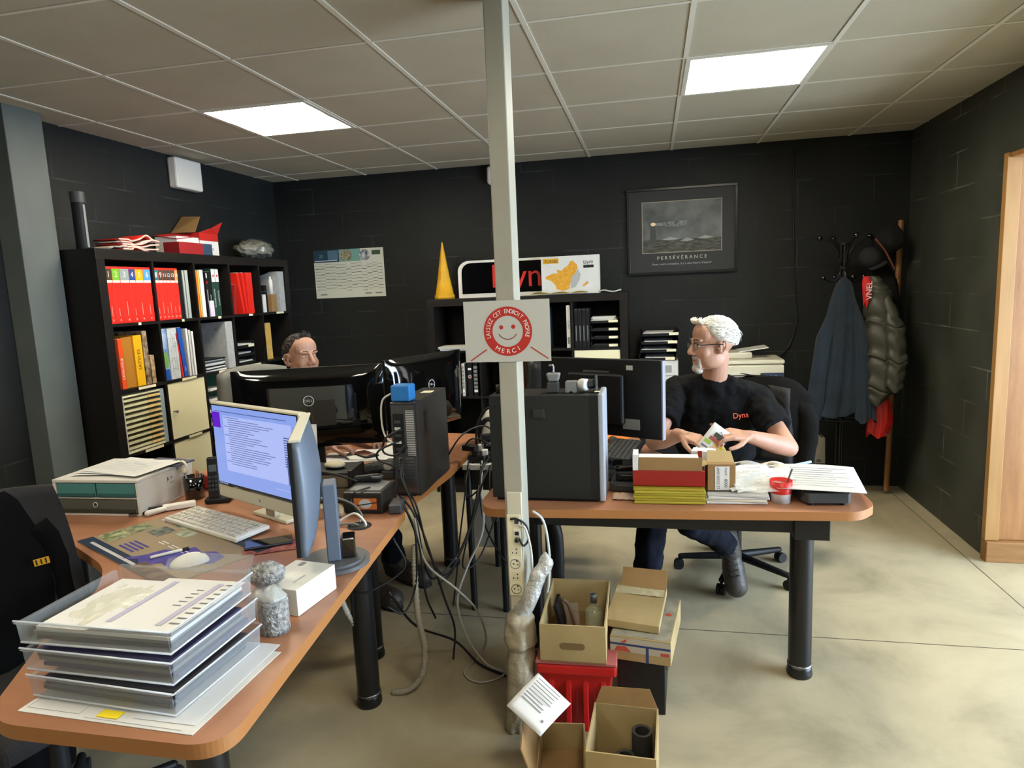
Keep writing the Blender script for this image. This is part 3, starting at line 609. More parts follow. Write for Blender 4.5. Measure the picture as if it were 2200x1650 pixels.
for k in range(3):
    kbook('booklet', ('pale booklet', 'black disc box with a round printed emblem', 'black disc box with grey bands')[k]+' beside the right gloss monitor', 'booklet', G, x0+.19+k*.045, z0, .035 if k else .02, .25+.01*k, mLtGrey if k == 0 else mBlkM,
          prints=(lambda mb, T, wd, ht: (mb.disc(0, .15, .014, mLtGrey, T), mb.disc(0, .15, .008, mRedPr, T, h=.001), mb.rect(-.013, .013, .20, .215, mWhiteInk, T))) if k == 1 else (lambda mb, T, wd, ht: [mb.rect(-wd/2+.003, wd/2-.003, .03+i*.03, .05+i*.03, mGreyP if i else mWhiteInk, T) for i in range(7)]))
x0, z0 = kcell(1, 1); kbook('folder', 'salmon-pink folder seen just left of the post', 'folder', None, x0+.25, z0, .07, .30, M('salmon', 'c98060', .7))

# ---------------------------------------------------------------- wall things
t = thing('year_calendar', 'wide year calendar with photo header pinned on the back wall', 'calendar', (-2.445, YB-.003, 1.74)); t.rotation_euler = (0, R(0), 0)
put('sheet', MB().bb(-.31, .31, -.002, 0, -.20, .195, M('calendar_paper', 'c4c6b8', .8)), t)
T = frame((0, -.0025, 0), (1, 0, 0), (0, 0, 1)); mb = MB()
mb.rect(-.31, -.08, .095, .195, M('petrol', '1f3c50', .6), T); mb.rect(-.18, -.09, .11, .19, M('slate_blue', '4a6a80', .6), T, .0008); mb.rect(-.08, .11, .095, .195, M('sea_green', '6a9a90', .6), T)
mb.disc(-.02, .145, .055, M('photo_olive', '5a5a34', .6, noise_=(60, 'a8a08c', 4)), T, .001, ry=.048); mb.disc(.145, .14, .05, M('photo_grey', '4a4e58', .6, noise_=(40, 'c4c8cc', 3)), T, .001, ry=.045)
mb.rect(.21, .285, .14, .175, M('logo_green', '3c4c34', .6), T, .001); mb.txt('20', .04, M('sea_green'), T, -.24, .145); mb.rect(-.30, -.1, .105, .111, mPaper, T, .001)
put('photo_header', mb, t); mb = MB()
for i in range(13):
    x = -.305+i*.0465; ph = rnd.random()*.03
    if i: mb.rect(x-.0006, x+.0006, -.13, .09, mInkG, T, .0008)
    for j in range(9): mb.rect(x+.003, x+.043, .08-j*.0245-ph, .0825-j*.0245-ph+.002*(j % 2), mInk if (i+j) % 3 else mInkG, T)
for x in (-.27, .13, .22): mb.rect(x, x+.06, -.175, -.165, mInkG, T)
put('month_grid', mb, t)
t = thing('picture_frame', 'black framed seascape poster titled PERSÉVÉRANCE on the back wall', 'picture', (.225, YB-.002, 1.93))
mb = MB(); w_, h_ = .395, .315
for a, b, c, d in ((-w_, w_, h_-.018, h_), (-w_, w_, -h_, -h_+.018), (-w_, -w_+.018, -h_+.018, h_-.018), (w_-.018, w_, -h_+.018, h_-.018)): mb.bb(a, b, -.028, 0, c, d, M('frame_metal', '1c1e20', .3, .3))
put('frame', mb, t, bevel=.002); put('mat_board', MB().bb(-w_+.018, w_-.018, -.012, -.002, -h_+.018, h_-.018, M('mat_black', '26282a', .6)), t)
T = frame((0, -.0125, 0), (1, 0, 0), (0, 0, 1)); mb = MB()
mb.rect(-.288, .288, -.158, .218, M('mat_edge', '8c8778', .6), T, .0004); mb.rect(-.282, .282, -.152, .212, M('storm_sky', '3a3e40', .5, noise_=(5, '6d7272', 5)), T, .0007)
mb.rect(-.282, .282, -.152, -.06, M('dark_sea', '24251f', .5, noise_=(22, '55564e', 6, (1, 1, 4))), T, .001)
mb.poly([(-.235, -.09), (-.18, -.09), (-.19, .04), (-.225, .04)], M('lighthouse', '3c403e', .6), T, .0012); mb.disc(-.205, .055, .018, M('lamp_print', 'f2d9b0', .6), T, .0014, ry=.013)
mb.poly([(-.19, .045), (-.19, .06), (-.03, .075), (.04, .07), (.03, .04), (-.05, .03)], M('beam_print', '85898a', .6, noise_=(45, '3f4444', 4)), T, .0012)
for q in ((-.08, -.05, .07), (.04, -.062, .05), (.17, -.05, .06)): mb.poly([(q[0]-q[2], q[1]-.012), (q[0], q[1]+.008), (q[0]+q[2], q[1]-.01), (q[0], q[1]-.018)], M('foam_print', '8e9290', .6), T, .0013)
put('picture', mb, t); mb = MB(); mb.txt('P E R S É V É R A N C E', .036, M('title_print', 'b4b4a8', .6), T, 0, -.196, sx=1.0); put('title', mb, t); mb = MB(); mb.txt('Avec votre complice, il y a une heure d\'espoir', .022, MC['grey_print'], T, 0, -.24, sx=1.05); put('caption', mb, t)
t = thing('wall_box', 'white plastic junction box high on the left wall', 'electrical box', (XL, 4.08, 2.30)); put('cover', MB().bb(0.004, .07, -.13, .13, 0, .195, mWhite), t, bevel=.012); put('back_plate', MB().bb(0, .004, -.12, .12, .01, .185, mLtGrey), t)
t = thing('motion_detector', 'small white detector near the ceiling, half behind the post', 'detector', (-1.19, YB, 2.36)); put('housing', MB().box((0, -.035, .065), (.075, .06, .135), mWhite), t, bevel=.02, seg=4); put('bracket', MB().box((0, -.003, .065), (.05, .006, .06), mLtGrey), t)
mb = MB(); mb.tube([(1.0, YB-.008, 2.45), (1.0, YB-.008, 2.1), (1.02, YB-.008, 1.5), (1.04, YB-.01, 1.25), (.98, YB-.03, 1.05), (.84, 5.1, .93)], .006, mCblk); one('wall_cable', mb, 'thin black cable hanging down the back wall to the printer', 'cable')
# leaning plank
one('plank', MB().cap((1.615, 5.02, .022), (1.692, 5.17, 1.91), .022, .022, mPine, 4, False), 'narrow pine batten leaning in the back right corner', 'plank')
# ================================================================ steel post, notice, sockets
PX0, PX1, PY0, PY1 = -.517, -.452, 2.225, 2.33
mPost = M('post_cream_paint', '979588', .5, noise_=(4, 'a09e91', 4))
t = thing('support_post', 'cream-painted square steel post standing between the two desks', 'post', ((PX0+PX1)/2, (PY0+PY1)/2, 0))
put('column', MB().box((0, 0, CH/2), (PX1-PX0, PY1-PY0, CH-.002), mPost), t, bevel=.004)
put('trunking_cover', MB().box((.004, -.0605, .45), (.052, .014, .80), M('trunking_cream', 'c5c1ae', .5)), t, bevel=.002)
S0 = PY0-.0155
t = thing('socket_strip', 'cream power and network socket strip on the lower part of the post', 'socket strip', (-.484, S0, .47))
put('backing', MB().bb(-.024, .024, -.004, 0, 0, .30, M('socket_ivory', 'ddd6b8', .4)), t, bevel=.001)
T = frame((0, -.0045, 0), (1, 0, 0), (0, 0, 1))
for k in range(4):
    z = .025+k*.047; mb = MB()
    if k in (0, 2):
        mb.T = frame((0, -.0042, z), (1, 0, 0), (0, 0, 1)); mb.lathe([(.0185, 0), (.0185, .002), (.0165, .002), (.0165, 0)], mGreyP); mb.T = Matrix.Identity(4)
        s_ = put('socket', mb, t); mb = MB(); mb.disc(-.006, z, .0028, mInk, T); mb.disc(.008, z-.002, .0022, mInk, T); mb.disc(.006, z+.011, .003, mInk, T); put('pin_holes', mb, s_)
    else:
        mb.rect(-.017, .017, z-.017, z+.017, M('socket_ivory2', 'd2cbae', .4), T, .0003); s_ = put('socket', mb, t); mb = MB()
        for a, b in ((.006, .008), (.006, -.006), (-.008, -.006)): mb.disc(a, z+b, .0026, mInk, T)
        put('pin_holes', mb, s_)
for k in range(2):
    z = .232+k*.042; j = put('network_jack', MB().bb(.0, .022, -.007, -.004, z-.010, z+.014, mWhite), t); put('opening', MB().bb(.003, .018, -.0075, -.0071, z-.006, z+.008, mInk if k == 0 else mDkGrey), j)
# notice
t = thing('notice_sheet', 'laminated white notice with a red smiling-face ring taped to the post', 'notice', (-.482, PY0-.003, 1.31))
a_ = R(-1.6)
pt = MB(); pt.bb(-.149, .149, -.0012, 0, 0, .209, M('notice_paper', 'b9bab5', .35)); put('sheet', pt, t)
T = frame((.003, -.0016, .104), (1, 0, 0), (0, 0, 1)); mb = MB()
def ring(mb, r0, r1, mt, T, h, n=64, a0=0, a1=2*PI):
    v = []; f = []
    for i in range(n+1): a = a0+(a1-a0)*i/n; v += [(r0*cos(a), r0*sin(a), h), (r1*cos(a), r1*sin(a), h)]
    for i in range(n): f.append((2*i, 2*i+1, 2*i+3, 2*i+2))
    mb.add(v, f, mt, T=T)
ring(mb, .053, .084, mRedPr, T, .0004); put('ring_print', mb, t)
mb = MB()
def arc(s, a0, a1, rad, size, flip=False, sx=.8):
    n = len(s)
    for i, ch in enumerate(s):
        if ch == ' ': continue
        a = a0+(a1-a0)*i/(n-1); rr = a-PI/2 if not flip else a+PI/2
        mb.txt(ch, size, mWhiteInk, T, rad*cos(a), rad*sin(a), .0009, sx, rr)
arc('LAISSEZ CET ENDROIT PROPRE', R(196), R(-14), .068, .021)
arc('MERCI', R(238), R(302), .069, .022, True, 1.05)
put('slogan', mb, t)
mb = MB(); mb.disc(-.022, .014, .0072, mRedPr, T, .0006); put('printed_eye', mb, t)
mb = MB(); mb.disc(.020, .015, .0072, mRedPr, T, .0006); put('printed_eye', mb, t)
mb = MB(T=Matrix.Identity(4)); TT = T @ Matrix.Translation((0, .008, 0)); ring(mb, .0335, .0365, M('brown_print', '7a3a30', .6), TT, .0006, 24, R(208), R(332)); put('printed_smile', mb, t)
mb = MB(); mb.quad((-.136, -.098, .0006), (-.134, -.101, .0006), (-.074, -.062, .0006), (-.076, -.059, .0006), mRedPr, T); put('printed_line', mb, t)
mb = MB(); mb.quad((.076, -.056, .0006), (.078, -.053, .0006), (.138, -.094, .0006), (.136, -.097, .0006), mRedPr, T); put('printed_line', mb, t)

# ================================================================ monitors
def place(lx, ly, rx, ry): return ((lx+rx)/2, (ly+ry)/2), math.atan2(ry-ly, rx-lx), math.hypot(rx-lx, ry-ly)
mScrW = M('monitor_silver', 'c4c2b0', .35)
# white all-in-one with lit screen (faces the left seat)
(cx, cy), rz, w_ = place(-1.68, 2.26, -1.165, 2.01)
t = thing('computer_monitor', 'silver-white monitor with a lit blue spreadsheet screen on the foreground desk', 'monitor', (cx, cy, .741), rz)
mb = MB(); mb.bb(-w_/2, w_/2, 0, .035, .055, .43, mScrW); put('housing', mb, t, bevel=.004)
T = frame((0, -.001, 0), (1, 0, 0), (0, 0, 1)); mb = MB()
mb.rect(-w_/2+.006, w_/2-.006, .105, .424, mGloss, T, .0005); put('bezel', mb, t)
mScr = M('screen_glow', '0a0c14', .3, emit=('8ea6ee', .85)); mScr2 = M('screen_pale', '0a0c14', .3, emit=('aab8f0', .95)); mScr3 = M('screen_text', '0a0c14', .3, emit=('5a6aa8', .7)); mScrP = M('screen_purple', '0a0c14', .3, emit=('6a1ed0', .8)); mScrT = M('screen_taskbar', '0a0c14', .3, emit=('0c1020', .5))
mb = MB(); a, b = -w_/2+.011, w_/2-.011
mb.rect(a, b, .118, .420, mScr, T, .001); mb.rect(a, b, .11, .118, mScrT, T, .001); put('screen', mb, t)
mb = MB(); mb.rect(a+.075, b-.035, .17, .385, mScr2, T, .0014); mb.rect(a, a+.055, .335, .395, mScrP, T, .0014)
for i in range(22):
    z = .378-i*.0085; x0_ = a+.08+(.03 if i % 4 else 0)
    mb.rect(x0_, x0_+.10+.20*rnd.random(), z, z+.0022, mScr3, T, .0018)
    if 4 < i < 18: mb.rect(b-.085, b-.045, z, z+.004, mScr3, T, .0018)
mb.rect(b-.075, b-.055, .17, .27, mScr3, T, .0018); mb.rect(b-.028, b-.018, .33, .36, mScrP, T, .0018); mb.rect(b-.028, b-.018, .30, .325, mScrP, T, .0018)
for i in range(5): mb.rect(a+.01+i*.012, a+.017+i*.012, .112, .116, mScr2, T, .0018)
mb.rect(a+.02, b-.06, .398, .401, mScr3, T, .0016); mb.rect(b-.16, b-.03, .145, .147, mScr2, T, .0016)
put('window_content', mb, t)
mb = MB(); mb.disc(0, .08, .006, mGreyP, T, .0006); put('maker_badge', mb, t)
mb = MB(); mb.bb(-.03, .03, .036, .06, 0.012, .25, mScrW).bb(-.11, .11, .03, .17, 0, .012, mScrW); put('stand', mb, t, bevel=.003)
# edge-on monitor with slate back
(cx, cy), rz, w_ = place(-1.125, 1.95, -.945, 1.56)
t = thing('computer_monitor', 'slate-backed monitor seen edge-on in front of the lit screen', 'monitor', (cx, cy, .741), rz)
mSl = M('slate_plastic', '5d6878', .4); H0, H1 = .118, .438
put('front_bezel', MB().bb(-w_/2, w_/2, 0, .012, H0, H1, mBlkM), t, bevel=.002)
mb = MB(); N_ = 14; rings = []
for i in range(N_+1):
    z = H0+(H1-H0)*i/N_; bul = .022+.022*sin(PI*i/N_)
    rings.append([(-w_/2, .012, z), (-w_/2+.004, .022, z), (-w_/4, .016+bul, z), (0, .018+bul, z), (w_/4, .016+bul, z), (w_/2-.004, .022+bul*.3, z), (w_/2, .012, z)])
mb.loft(rings, mSl); put('back_shell', mb, t)
put('lit_top_edge', MB().bb(-w_/2, w_/2, .004, .034, H1-.001, H1+.006, mScrW), t, bevel=.002)  # cream colour paints the ceiling light falling on the top edge
mb = MB(); mb.cyl((-.02, .085, 0), (-.02, .085, .012), .105, M('stand_base_grey', '55575a', .4), n=40).cyl((-.02, .085, .012), (-.02, .085, .02), .09, MC['stand_base_grey'], n=40); put('base', mb, t)
put('neck', MB().bb(-.055, .02, .065, .105, .02, .26, mSl), t, bevel=.004); put('cable_block', MB().bb(-.05, .01, .108, .15, .021, .085, mGloss), t, bevel=.005)
# glossy black pair
def gloss_monitor(lab, lx, ly, rx, ry, z0, z1, zd, badge, lx_off=0, group=None):
    (cx, cy), rz, w_ = place(lx, ly, rx, ry); t = thing('computer_monitor', lab, 'monitor', (cx, cy, zd), rz)
    z0 -= zd; z1 -= zd
    put('front_bezel', MB().bb(-w_/2, w_/2, .012, .026, z0, z1, mBlkM), t, bevel=.003)
    mb = MB()
    def fn(u, v):
        a = 2*u-1; b = 2*v-1; q = max(0, 1-abs(a)**4)*max(0, 1-abs(b)**3.5)
        return (a*w_/2, .012-.034*q**.55, z0+(z1-z0)*v)
    mb.sheet(fn, 28, 20, mGloss); put('glossy_back', mb, t)
    bz = z0+(z1-z0)*.60; yy = fn(.5+lx_off, .60)[1]-.002
    mb = MB(); mb.T = frame((lx_off*w_, yy, bz), (1, 0, 0), (0, 0, 1)); ring(mb, .021, .0245, mLtGrey, Matrix.Identity(4), .0005, 32); mb.txt(badge, .0165, mLtGrey, Matrix.Identity(4), 0, 0, .0006, 1.0)
    put('round_badge', mb, t)
    put('stand_neck', MB().bb(-.045, .045, .027, .06, .012, z0+.15, mBlkM), t, bevel=.004)
    put('stand_base', MB().lathe([(0, 0), (.12, 0), (.118, .008), (.05, .012), (0, .012)], mBlkM, (0, .05, 0)), t)
    return t
tA = gloss_monitor('wide glossy black monitor with a pale sticker dot, left of the two gloss monitors', -1.86, 2.655, -1.225, 2.885, .865, 1.238, .741, 'DELL')
mb = MB(); mb.disc(-.235, .40, .010, mCream, frame((0, -.0135, 0), (1, 0, 0), (0, 0, 1))); put('sticker_dot', mb, tA)
gloss_monitor('glossy black monitor angled away, right of the two gloss monitors', -1.235, 2.965, -1.01, 3.475, .865, 1.243, .741, 'DELL', -.0)
# matt black monitor on the right desk
(cx, cy), rz, w_ = place(-.505, 3.02, .035, 2.775)
t = thing('computer_monitor', 'matt black monitor seen from behind, above the big tower on the right desk', 'monitor', (cx, cy, .741), rz)
z0, z1 = .165, .50
put('housing', MB().bb(-w_/2, w_/2, 0, .022, z0, z1, M('deep_black_plastic', '0e0e10', .45)), t, bevel=.004)
put('lit_bezel_side', MB().bb(w_/2+.0005, w_/2+.006, .002, .03, z0, z1-.004, M('rim_lit_grey', '8f93a0', .4)), t)  # grey bezel side, light falling on it put into the pale colour
put('back_bulge', MB().box((0, -.0155, .33), (.27, .03, .22), MC['deep_black_plastic']), t, bevel=.01)
put('handle_slot', MB().bb(-.05, .075, -.034, -.0315, .445, .452, mSteel).bb(-.045, .06, -.034, -.0315, .43, .434, mSteel), t)
put('grey_label', MB().bb(-.035, .02, -.0325, -.031, .375, .415, mGreyP), t)
put('small_sticker', MB().bb(.14, .17, -.0012, -.0002, .455, .475, mLtGrey), t)
mb = MB(); mb.bb(.12, .20, -.0012, -.0002, .20, .245, mGreyP); put('rating_plate', mb, t)
put('stand', MB().bb(-.04, .04, -.06, -.032, .012, .33, mBlkM), t, bevel=.004); put('stand_base', MB().bb(-.13, .13, -.13, .08, 0, .012, mBlkM), t, bevel=.004)

# ================================================================ towers
t = thing('desktop_computer', 'slim black computer with its rear ports facing the camera, blue box on top', 'computer', (-.975, 2.475, .741))
put('case', MB().bb(-.055, .055, 0, .40, .004, .385, M('case_black', '232425', .4, noise_=(3, '2a2a2a', 3))), t, bevel=.003)
put('case_base', MB().bb(-.05, .05, .01, .39, 0, .004, mBlkM), t)
put('rear_panel', MB().bb(-.05, .05, -.003, -.0002, .012, .375, mDkGrey), t)
for k in range(26): put('vent_slat', MB().bb(.01, .045, -.0045, -.0032, .17+k*.0072, .1735+k*.0072, mLtGrey), t)
mb = MB()
for k in range(6): put('expansion_slot', MB().bb(-.03, .035, -.0045, -.0032, .085+k*.0135, .094+k*.0135, mSteel), t)
put('port_block', MB().bb(-.044, .0, -.0055, -.0032, .18, .34, mBlkM), t)
for k in range(5): put('port', MB().bb(-.038, -.012, -.0068, -.0058, .19+k*.028, .202+k*.028, mChrome if k % 2 else mDkGrey), t)
put('power_inlet', MB().bb(-.04, .04, -.0055, -.0032, .018, .075, mSteel), t); put('side_slot', MB().bb(.0552, .0562, .09, .12, .24, .33, mInk), t)
put('top_label', MB().bb(-.01, .035, .24, .3, .3852, .3862, mCream), t)
t = thing('network_switch', 'small bright blue box sitting on top of the slim black computer', 'device', (-.985, 2.515, 1.1275)); put('box_body', MB().box((0, 0, .034), (.082, .07, .066), mBlue), t, bevel=.008, seg=3)
put('port', MB().bb(-.043, -.0415, -.02, .02, .02, .035, mInk), t)
t = thing('tower_computer', 'big dark grey computer tower behind the post on the right desk', 'computer', (-.40, 2.45, .741))
put('side_panel', MB().bb(-.215, .20, 0, .004, .012, .412, M('tower_grey', '242624', .55, spec=.3)), t, bevel=.001)
put('case', MB().bb(-.215, .20, .0045, .185, .012, .412, M('tower_black', '1c1d1e', .5, spec=.3)), t, bevel=.004)
put('case_base', MB().bb(-.20, .19, .01, .18, 0, .0115, mBlkM), t)
put('front_bezel', MB().bb(.2005, .222, -.002, .188, .004, .416, M('bezel_grey', '9aa0ac', .4)), t, bevel=.006)
put('chamfer', MB().quad((.17, -.0006, .02), (.2, .0, .012), (.2, .0, .41), (.17, -.0006, .405), MC['tower_black']), t)
h = put('latch', MB().bb(-.045, .0, -.006, -.0005, .325, .362, M('latch_dark', '242524', .5)), t, bevel=.003); put('latch_slot', MB().bb(-.043, -.002, -.0072, -.0062, .326, .331, mInk), h)
put('sticker', MB().bb(.185, .205, .05, .07, .4165, .4175, mCream), t)
put('screw', MB().cyl((-.19, -.0005, .37), (-.19, -.003, .37), .004, mInk), t)
# things on the tower
zt = 1.1545
t = thing('phone_holder', 'dark grey device cradle with a chrome hook on the black tower', 'holder', (-.375, 2.53, zt)); put('foot', MB().box((0, 0, .02), (.042, .04, .04), mDkGrey, taper=1.2), t, bevel=.004); put('cradle', MB().box((.002, 0, .058), (.055, .04, .032), mGreyP, taper=.7), t, bevel=.006)
mb = MB(); mb.tube([(.002, 0, .074), (.002, 0, .10), (-.004, 0, .105), (-.014, 0, .103)], .004, mChrome); put('hook', mb, t)
t = thing('clip_block', 'small dark grey notched block on the tower beside the cradle', 'block', (-.305, 2.53, zt)); mb = MB(); mb.prism([(-.021, 0), (-.008, 0), (0, .008), (.008, 0), (.021, 0), (.021, .042), (-.021, .042)], -.02, .02, mGreyP, T=frame((0, 0, 0), (1, 0, 0), (0, 0, 1))); put('block_body', mb, t, bevel=.003)
t = thing('camera_mount', 'white knob with a black barrel and square plate on the tower', 'device', (-.245, 2.53, zt)); mb = MB(); mb.T = frame((-.015, -.02, .026), (0, -1, 0), (0, 0, 1)); mb.T = Matrix.Translation((-.012, 0, .027)) @ Matrix.Rotation(R(90), 4, 'Y') @ Matrix.Rotation(R(35), 4, 'X'); mb.lathe([(0, -.02), (.02, -.02), (.024, -.01), (.024, .012), (.018, .018), (0, .018)], mPaper, n=14); put('knob', mb, t)
put('barrel', MB().cyl((.0, .0, .028), (.03, .015, .03), .018, mBlkM), t); put('plate', MB().box((.034, .018, .03), (.006, .055, .058), mSteel), t, bevel=.001)
t = thing('round_knob', 'small black ribbed cap on the left corner of the tower, beside the post', 'cap', (-.585, 2.53, zt)); put('cap_body', MB().lathe([(0, 0), (.018, 0), (.018, .03), (0, .03)], mBlkM, n=20), t)
t = thing('speaker', 'dark rounded speaker behind the tower, under the notice sheet', 'speaker', (-.56, 3.34, .741)); put('speaker_body', MB().lathe([(0, 0), (.075, 0), (.08, .02), (.075, .28), (.06, .40), (.065, .46), (.0, .47)], M('speaker_dark', '2a2c2e', .35), n=28), t); put('red_tip', MB().ell((.095, -.02, .36), (.02, .015, .03), mRed), t)

# ================================================================ left desk things
D = .7405
mb = MB(); mb.box((-1.07, 1.165, D+.0008), (.42, .297, .0015), mPaper, rot=(0, 0, R(-2)))
one('paper_sheet', mb, 'large white drawing sheet lying under the clear letter trays', 'paper')
mb = MB(); mb.box((-.945, 1.185, D+.0028), (.14, .30, .001), M('paper_cool', 'cfd4da', .8), rot=(0, 0, R(-1))); one('paper_sheet', mb, 'second white sheet sticking out right of the clear letter trays', 'paper')
T = flat(-1.07, 1.165, D+.0015, R(-2)); mb = MB(); mb.rect(-.20, -.07, -.135, -.134, mInkG, T); mb.rect(-.20, -.199, -.135, -.10, mInkG, T); mb.rect(-.07, -.069, -.135, -.10, mInkG, T); mb.rect(-.05, .18, -.142, -.141, mInkG, T); one('pencil_outline', mb, 'thin drawn outline on the sheet under the letter trays', 'drawing')
one('sticky_note', MB().box((-1.075, 1.040, D+.0032), (.05, .022, .0012), M('note_yellow', 'e8d21a', .7), rot=(0, 0, R(-2))), 'yellow sticky note in front of the clear letter trays', 'sticky note')
mTr = mClear
for k in range(3):
    t = thing('letter_tray', ('bottom', 'middle', 'top')[k]+' clear acrylic letter tray of the foreground stack'+('' if k < 2 else ' with a plastic sleeve inside'), 'letter tray', (-1.105-.008*k, 1.195+.004*k, D+.004+k*.060), R(-3+1.5*k), 'clear letter trays on the foreground desk')
    wx, wy, h = .36, .27, .052; mb = MB()
    def wall(x0, y0, x1, y1, hh, fl=.010):
        dx, dy = x1-x0, y1-y0; L_ = math.hypot(dx, dy); nx, ny = dy/L_*fl, -dx/L_*fl
        mb.quad((x0, y0, .002), (x1, y1, .002), (x1+nx*.5, y1+ny*.5, hh), (x0+nx*.5, y0+ny*.5, hh), mTr)
        mb.quad((x0+nx*.5, y0+ny*.5, hh), (x1+nx*.5, y1+ny*.5, hh), (x1+nx*1.2, y1+ny*1.2, hh+.001), (x0+nx*1.2, y0+ny*1.2, hh+.001), mTr)
    mb.quad((-wx/2, -wy/2, .002), (wx/2, -wy/2, .002), (wx/2, wy/2, .002), (-wx/2, wy/2, .002), mTr)
    wall(-wx/2, -wy/2, wx/2, -wy/2, h*.95); wall(wx/2, -wy/2, wx/2, wy/2, h); wall(wx/2, wy/2, -wx/2, wy/2, h); wall(-wx/2, wy/2, -wx/2, -wy/2, h*.8)
    put('tray_shell', mb, t, solid=.0022)
    mb = MB(); mb.tube([(-wx/2-.006, -wy/2-.006, h), (wx/2+.006, -wy/2-.006, h), (wx/2+.006, wy/2+.006, h)], .0022, M('acrylic_edge', 'e4e8ea', .1, alpha=.75, spec=1), sm=False)
    mb.tube([(-wx/2, -wy/2, .003), (wx/2, -wy/2, .003), (wx/2, wy/2, .003)], .0025, MC['acrylic_edge'], sm=False); put('rim', mb, t)
    if k == 2:
        mb = MB(); mb.add([(-.05, wy/2, .05), (wx/2, wy/2, .05), (wx/2, wy/2+.03, .085), (.02, wy/2+.03, .085), (-.05, wy/2+.02, .07)], [(0, 1, 2, 3, 4)], mTr); put('raised_flap', mb, t, solid=.0015)
    for j in range(4 if k < 2 else 3):
        mt = [[M('paper_slate', '3a3b44', .8), M('paper_blue', '545a66', .8), M('paper_slate')], [M('paper_violet', '38385c', .8), M('paper_grey2', '6c6e72', .8), M('paper_slate')], [M('paper_slate'), M('paper_grey2'), mPaper]][k][j % 3]
        n_ = 4 if k < 2 else 3; hh = (.034 if k < 2 else .024)/n_
        mb = MB(); mb.box((rnd.uniform(-.01, .01), 0.0, .005+hh*(j+.5)), (.33, .235, hh*.96), mt, rot=(0, 0, rnd.uniform(-.02, .02)))
        one_ = put('paper_sheaf', mb, loc=t.location, rz=t.rotation_euler.z, label='%s sheaf of papers inside the %s clear letter tray' % (('lowest', 'second', 'third', 'uppermost')[j], ('bottom', 'middle', 'top')[k]), cat='papers', group='paper sheaves in the clear letter trays')
mb = MB(); T = flat(-1.06, 1.22, D+.157, R(0)); T = T @ Matrix.Rotation(R(-2), 4, 'X')
mb.rect(-.10, .11, -.135, .12, mPaper, T, 0); mb.rect(-.07, -.055, -.11, .10, M('print_lilac', 'a8a8c0', .7), T, .001); mb.rect(.05, .065, -.11, .10, MC['print_lilac'], T, .001)
for i in range(9): mb.rect(.075, .10, -.10+i*.024, -.095+i*.024, mInkG, T, .001)
for i in range(5): mb.rect(.02, .04, -.02+i*.02, -.016+i*.02, mInkG, T, .001)
one('printed_form', mb, 'printed white form lying on top inside the uppermost clear tray', 'paper')
mb = MB(); mb.sheet(lambda u, v: (-1.27+.17*u, 1.09+.22*v, D+.148+.016*sin(PI*u)*sin(PI*v)*(1+.5*noise.noise(Vector((u*5, v*5, 0)))) + .006*noise.noise(Vector((u*9, v*9, 2)))), 24, 24, M('sleeve_film', 'e9e8d0', .15, alpha=.35, spec=.9))
one('plastic_sleeve', mb, 'crumpled transparent plastic sleeve at the left inside the top tray', 'plastic sleeve')
# world-map desk mat
ang = R(-25); mb = MB()
t = thing('desk_mat', 'desk mat printed with photos and a violet world map under the mouse', 'desk mat', (-1.608, 1.892, D), R(-27))
# corners measured on the desk
P4 = [(-1.99, 1.885), (-1.575, 1.665), (-1.17, 1.985), (-1.76, 2.16)]
put('mat', MB().box((0, 0, .0015), (.66, .36, .003), M('mat_beige', '8f7f64', .6)), t)
T = flat(0, 0, .0032); mb = MB()
mb.rect(-.33, .33, -.18, -.13, M('mat_navy', '1c2c44', .5), T, .0004); mb.rect(-.06, .33, .12, .18, M('mat_dark', '20242a', .5), T, .0003)
mb.rect(-.27, .10, -.162, -.150, mLtGrey, T, .0006); put('navy_band', mb, t)
for i, (a, b, c, d, h1, h2) in enumerate(((-.32, -.23, -.03, .04, '3c4a30', '9aa07c'), (-.30, -.20, .09, .17, '7a3a30', 'c0b8b8'), (-.32, -.22, -.12, -.04, '4c5a34', 'b0b48c'), (-.21, -.12, .0, .07, '2c3430', '7c8478'), (-.18, -.10, .09, .17, '3a4a34', 'a4aa94'), (-.10, -.02, .05, .10, '5a6a50', 'b4baa4'))):
    mb = MB(); mb.rect(a, b, c, d, M('mat_photo_%d' % i, h1, .5, noise_=(35, h2, 5)), T, .0005); put('printed_photo', mb, t)
mb = MB(); mb.poly([(-.02, -.16), (.02, -.10), (.03, -.04), (.08, -.02), (.10, .03), (.16, .02), (.2, .05), (.27, .04), (.29, -.01), (.24, -.05), (.22, -.11), (.14, -.10), (.10, -.15), (.04, -.13)], M('map_violet', '3a3480', .5, noise_=(30, '4d489a', 3)), T, .0007)
mb.poly([(.10, -.175), (.16, -.13), (.22, -.14), (.23, -.17)], MC['map_violet'], T, .0007); put('violet_map', mb, t)
mb = MB()
for i in range(4): mb.rect(-.15, -.04, -.115+i*.016, -.107+i*.016, M('map_violet'), T, .0008)
for i in range(3): mb.rect(-.06+i*.07, -.01+i*.07, -.01, -.006, mPaper, T, .0008); mb.rect(-.06+i*.07, -.02+i*.07, -.022, -.018, mPaper, T, .0008)
put('caption_lines', mb, t)
mb = MB(); mb.rect(.08, .33, -.18, -.125, M('mat_brown', '4a3a30', .5, noise_=(25, '7a6450', 4)), T, .0009); put('brown_photo', mb, t)
t = thing('computer_mouse', 'white computer mouse lying on the printed desk mat', 'mouse', (-1.43, 1.745, D+.004), R(-55))
mb = MB(); mb.add([], [], mWhite)
def ms(u, v): a = PI*u; b = 2*PI*v; return (.031*sin(a)*cos(b)*(1+.1*cos(a)), .057*cos(a)*-1, max(0, .034*sin(a)*sin(b))*(1-.15*cos(a)))
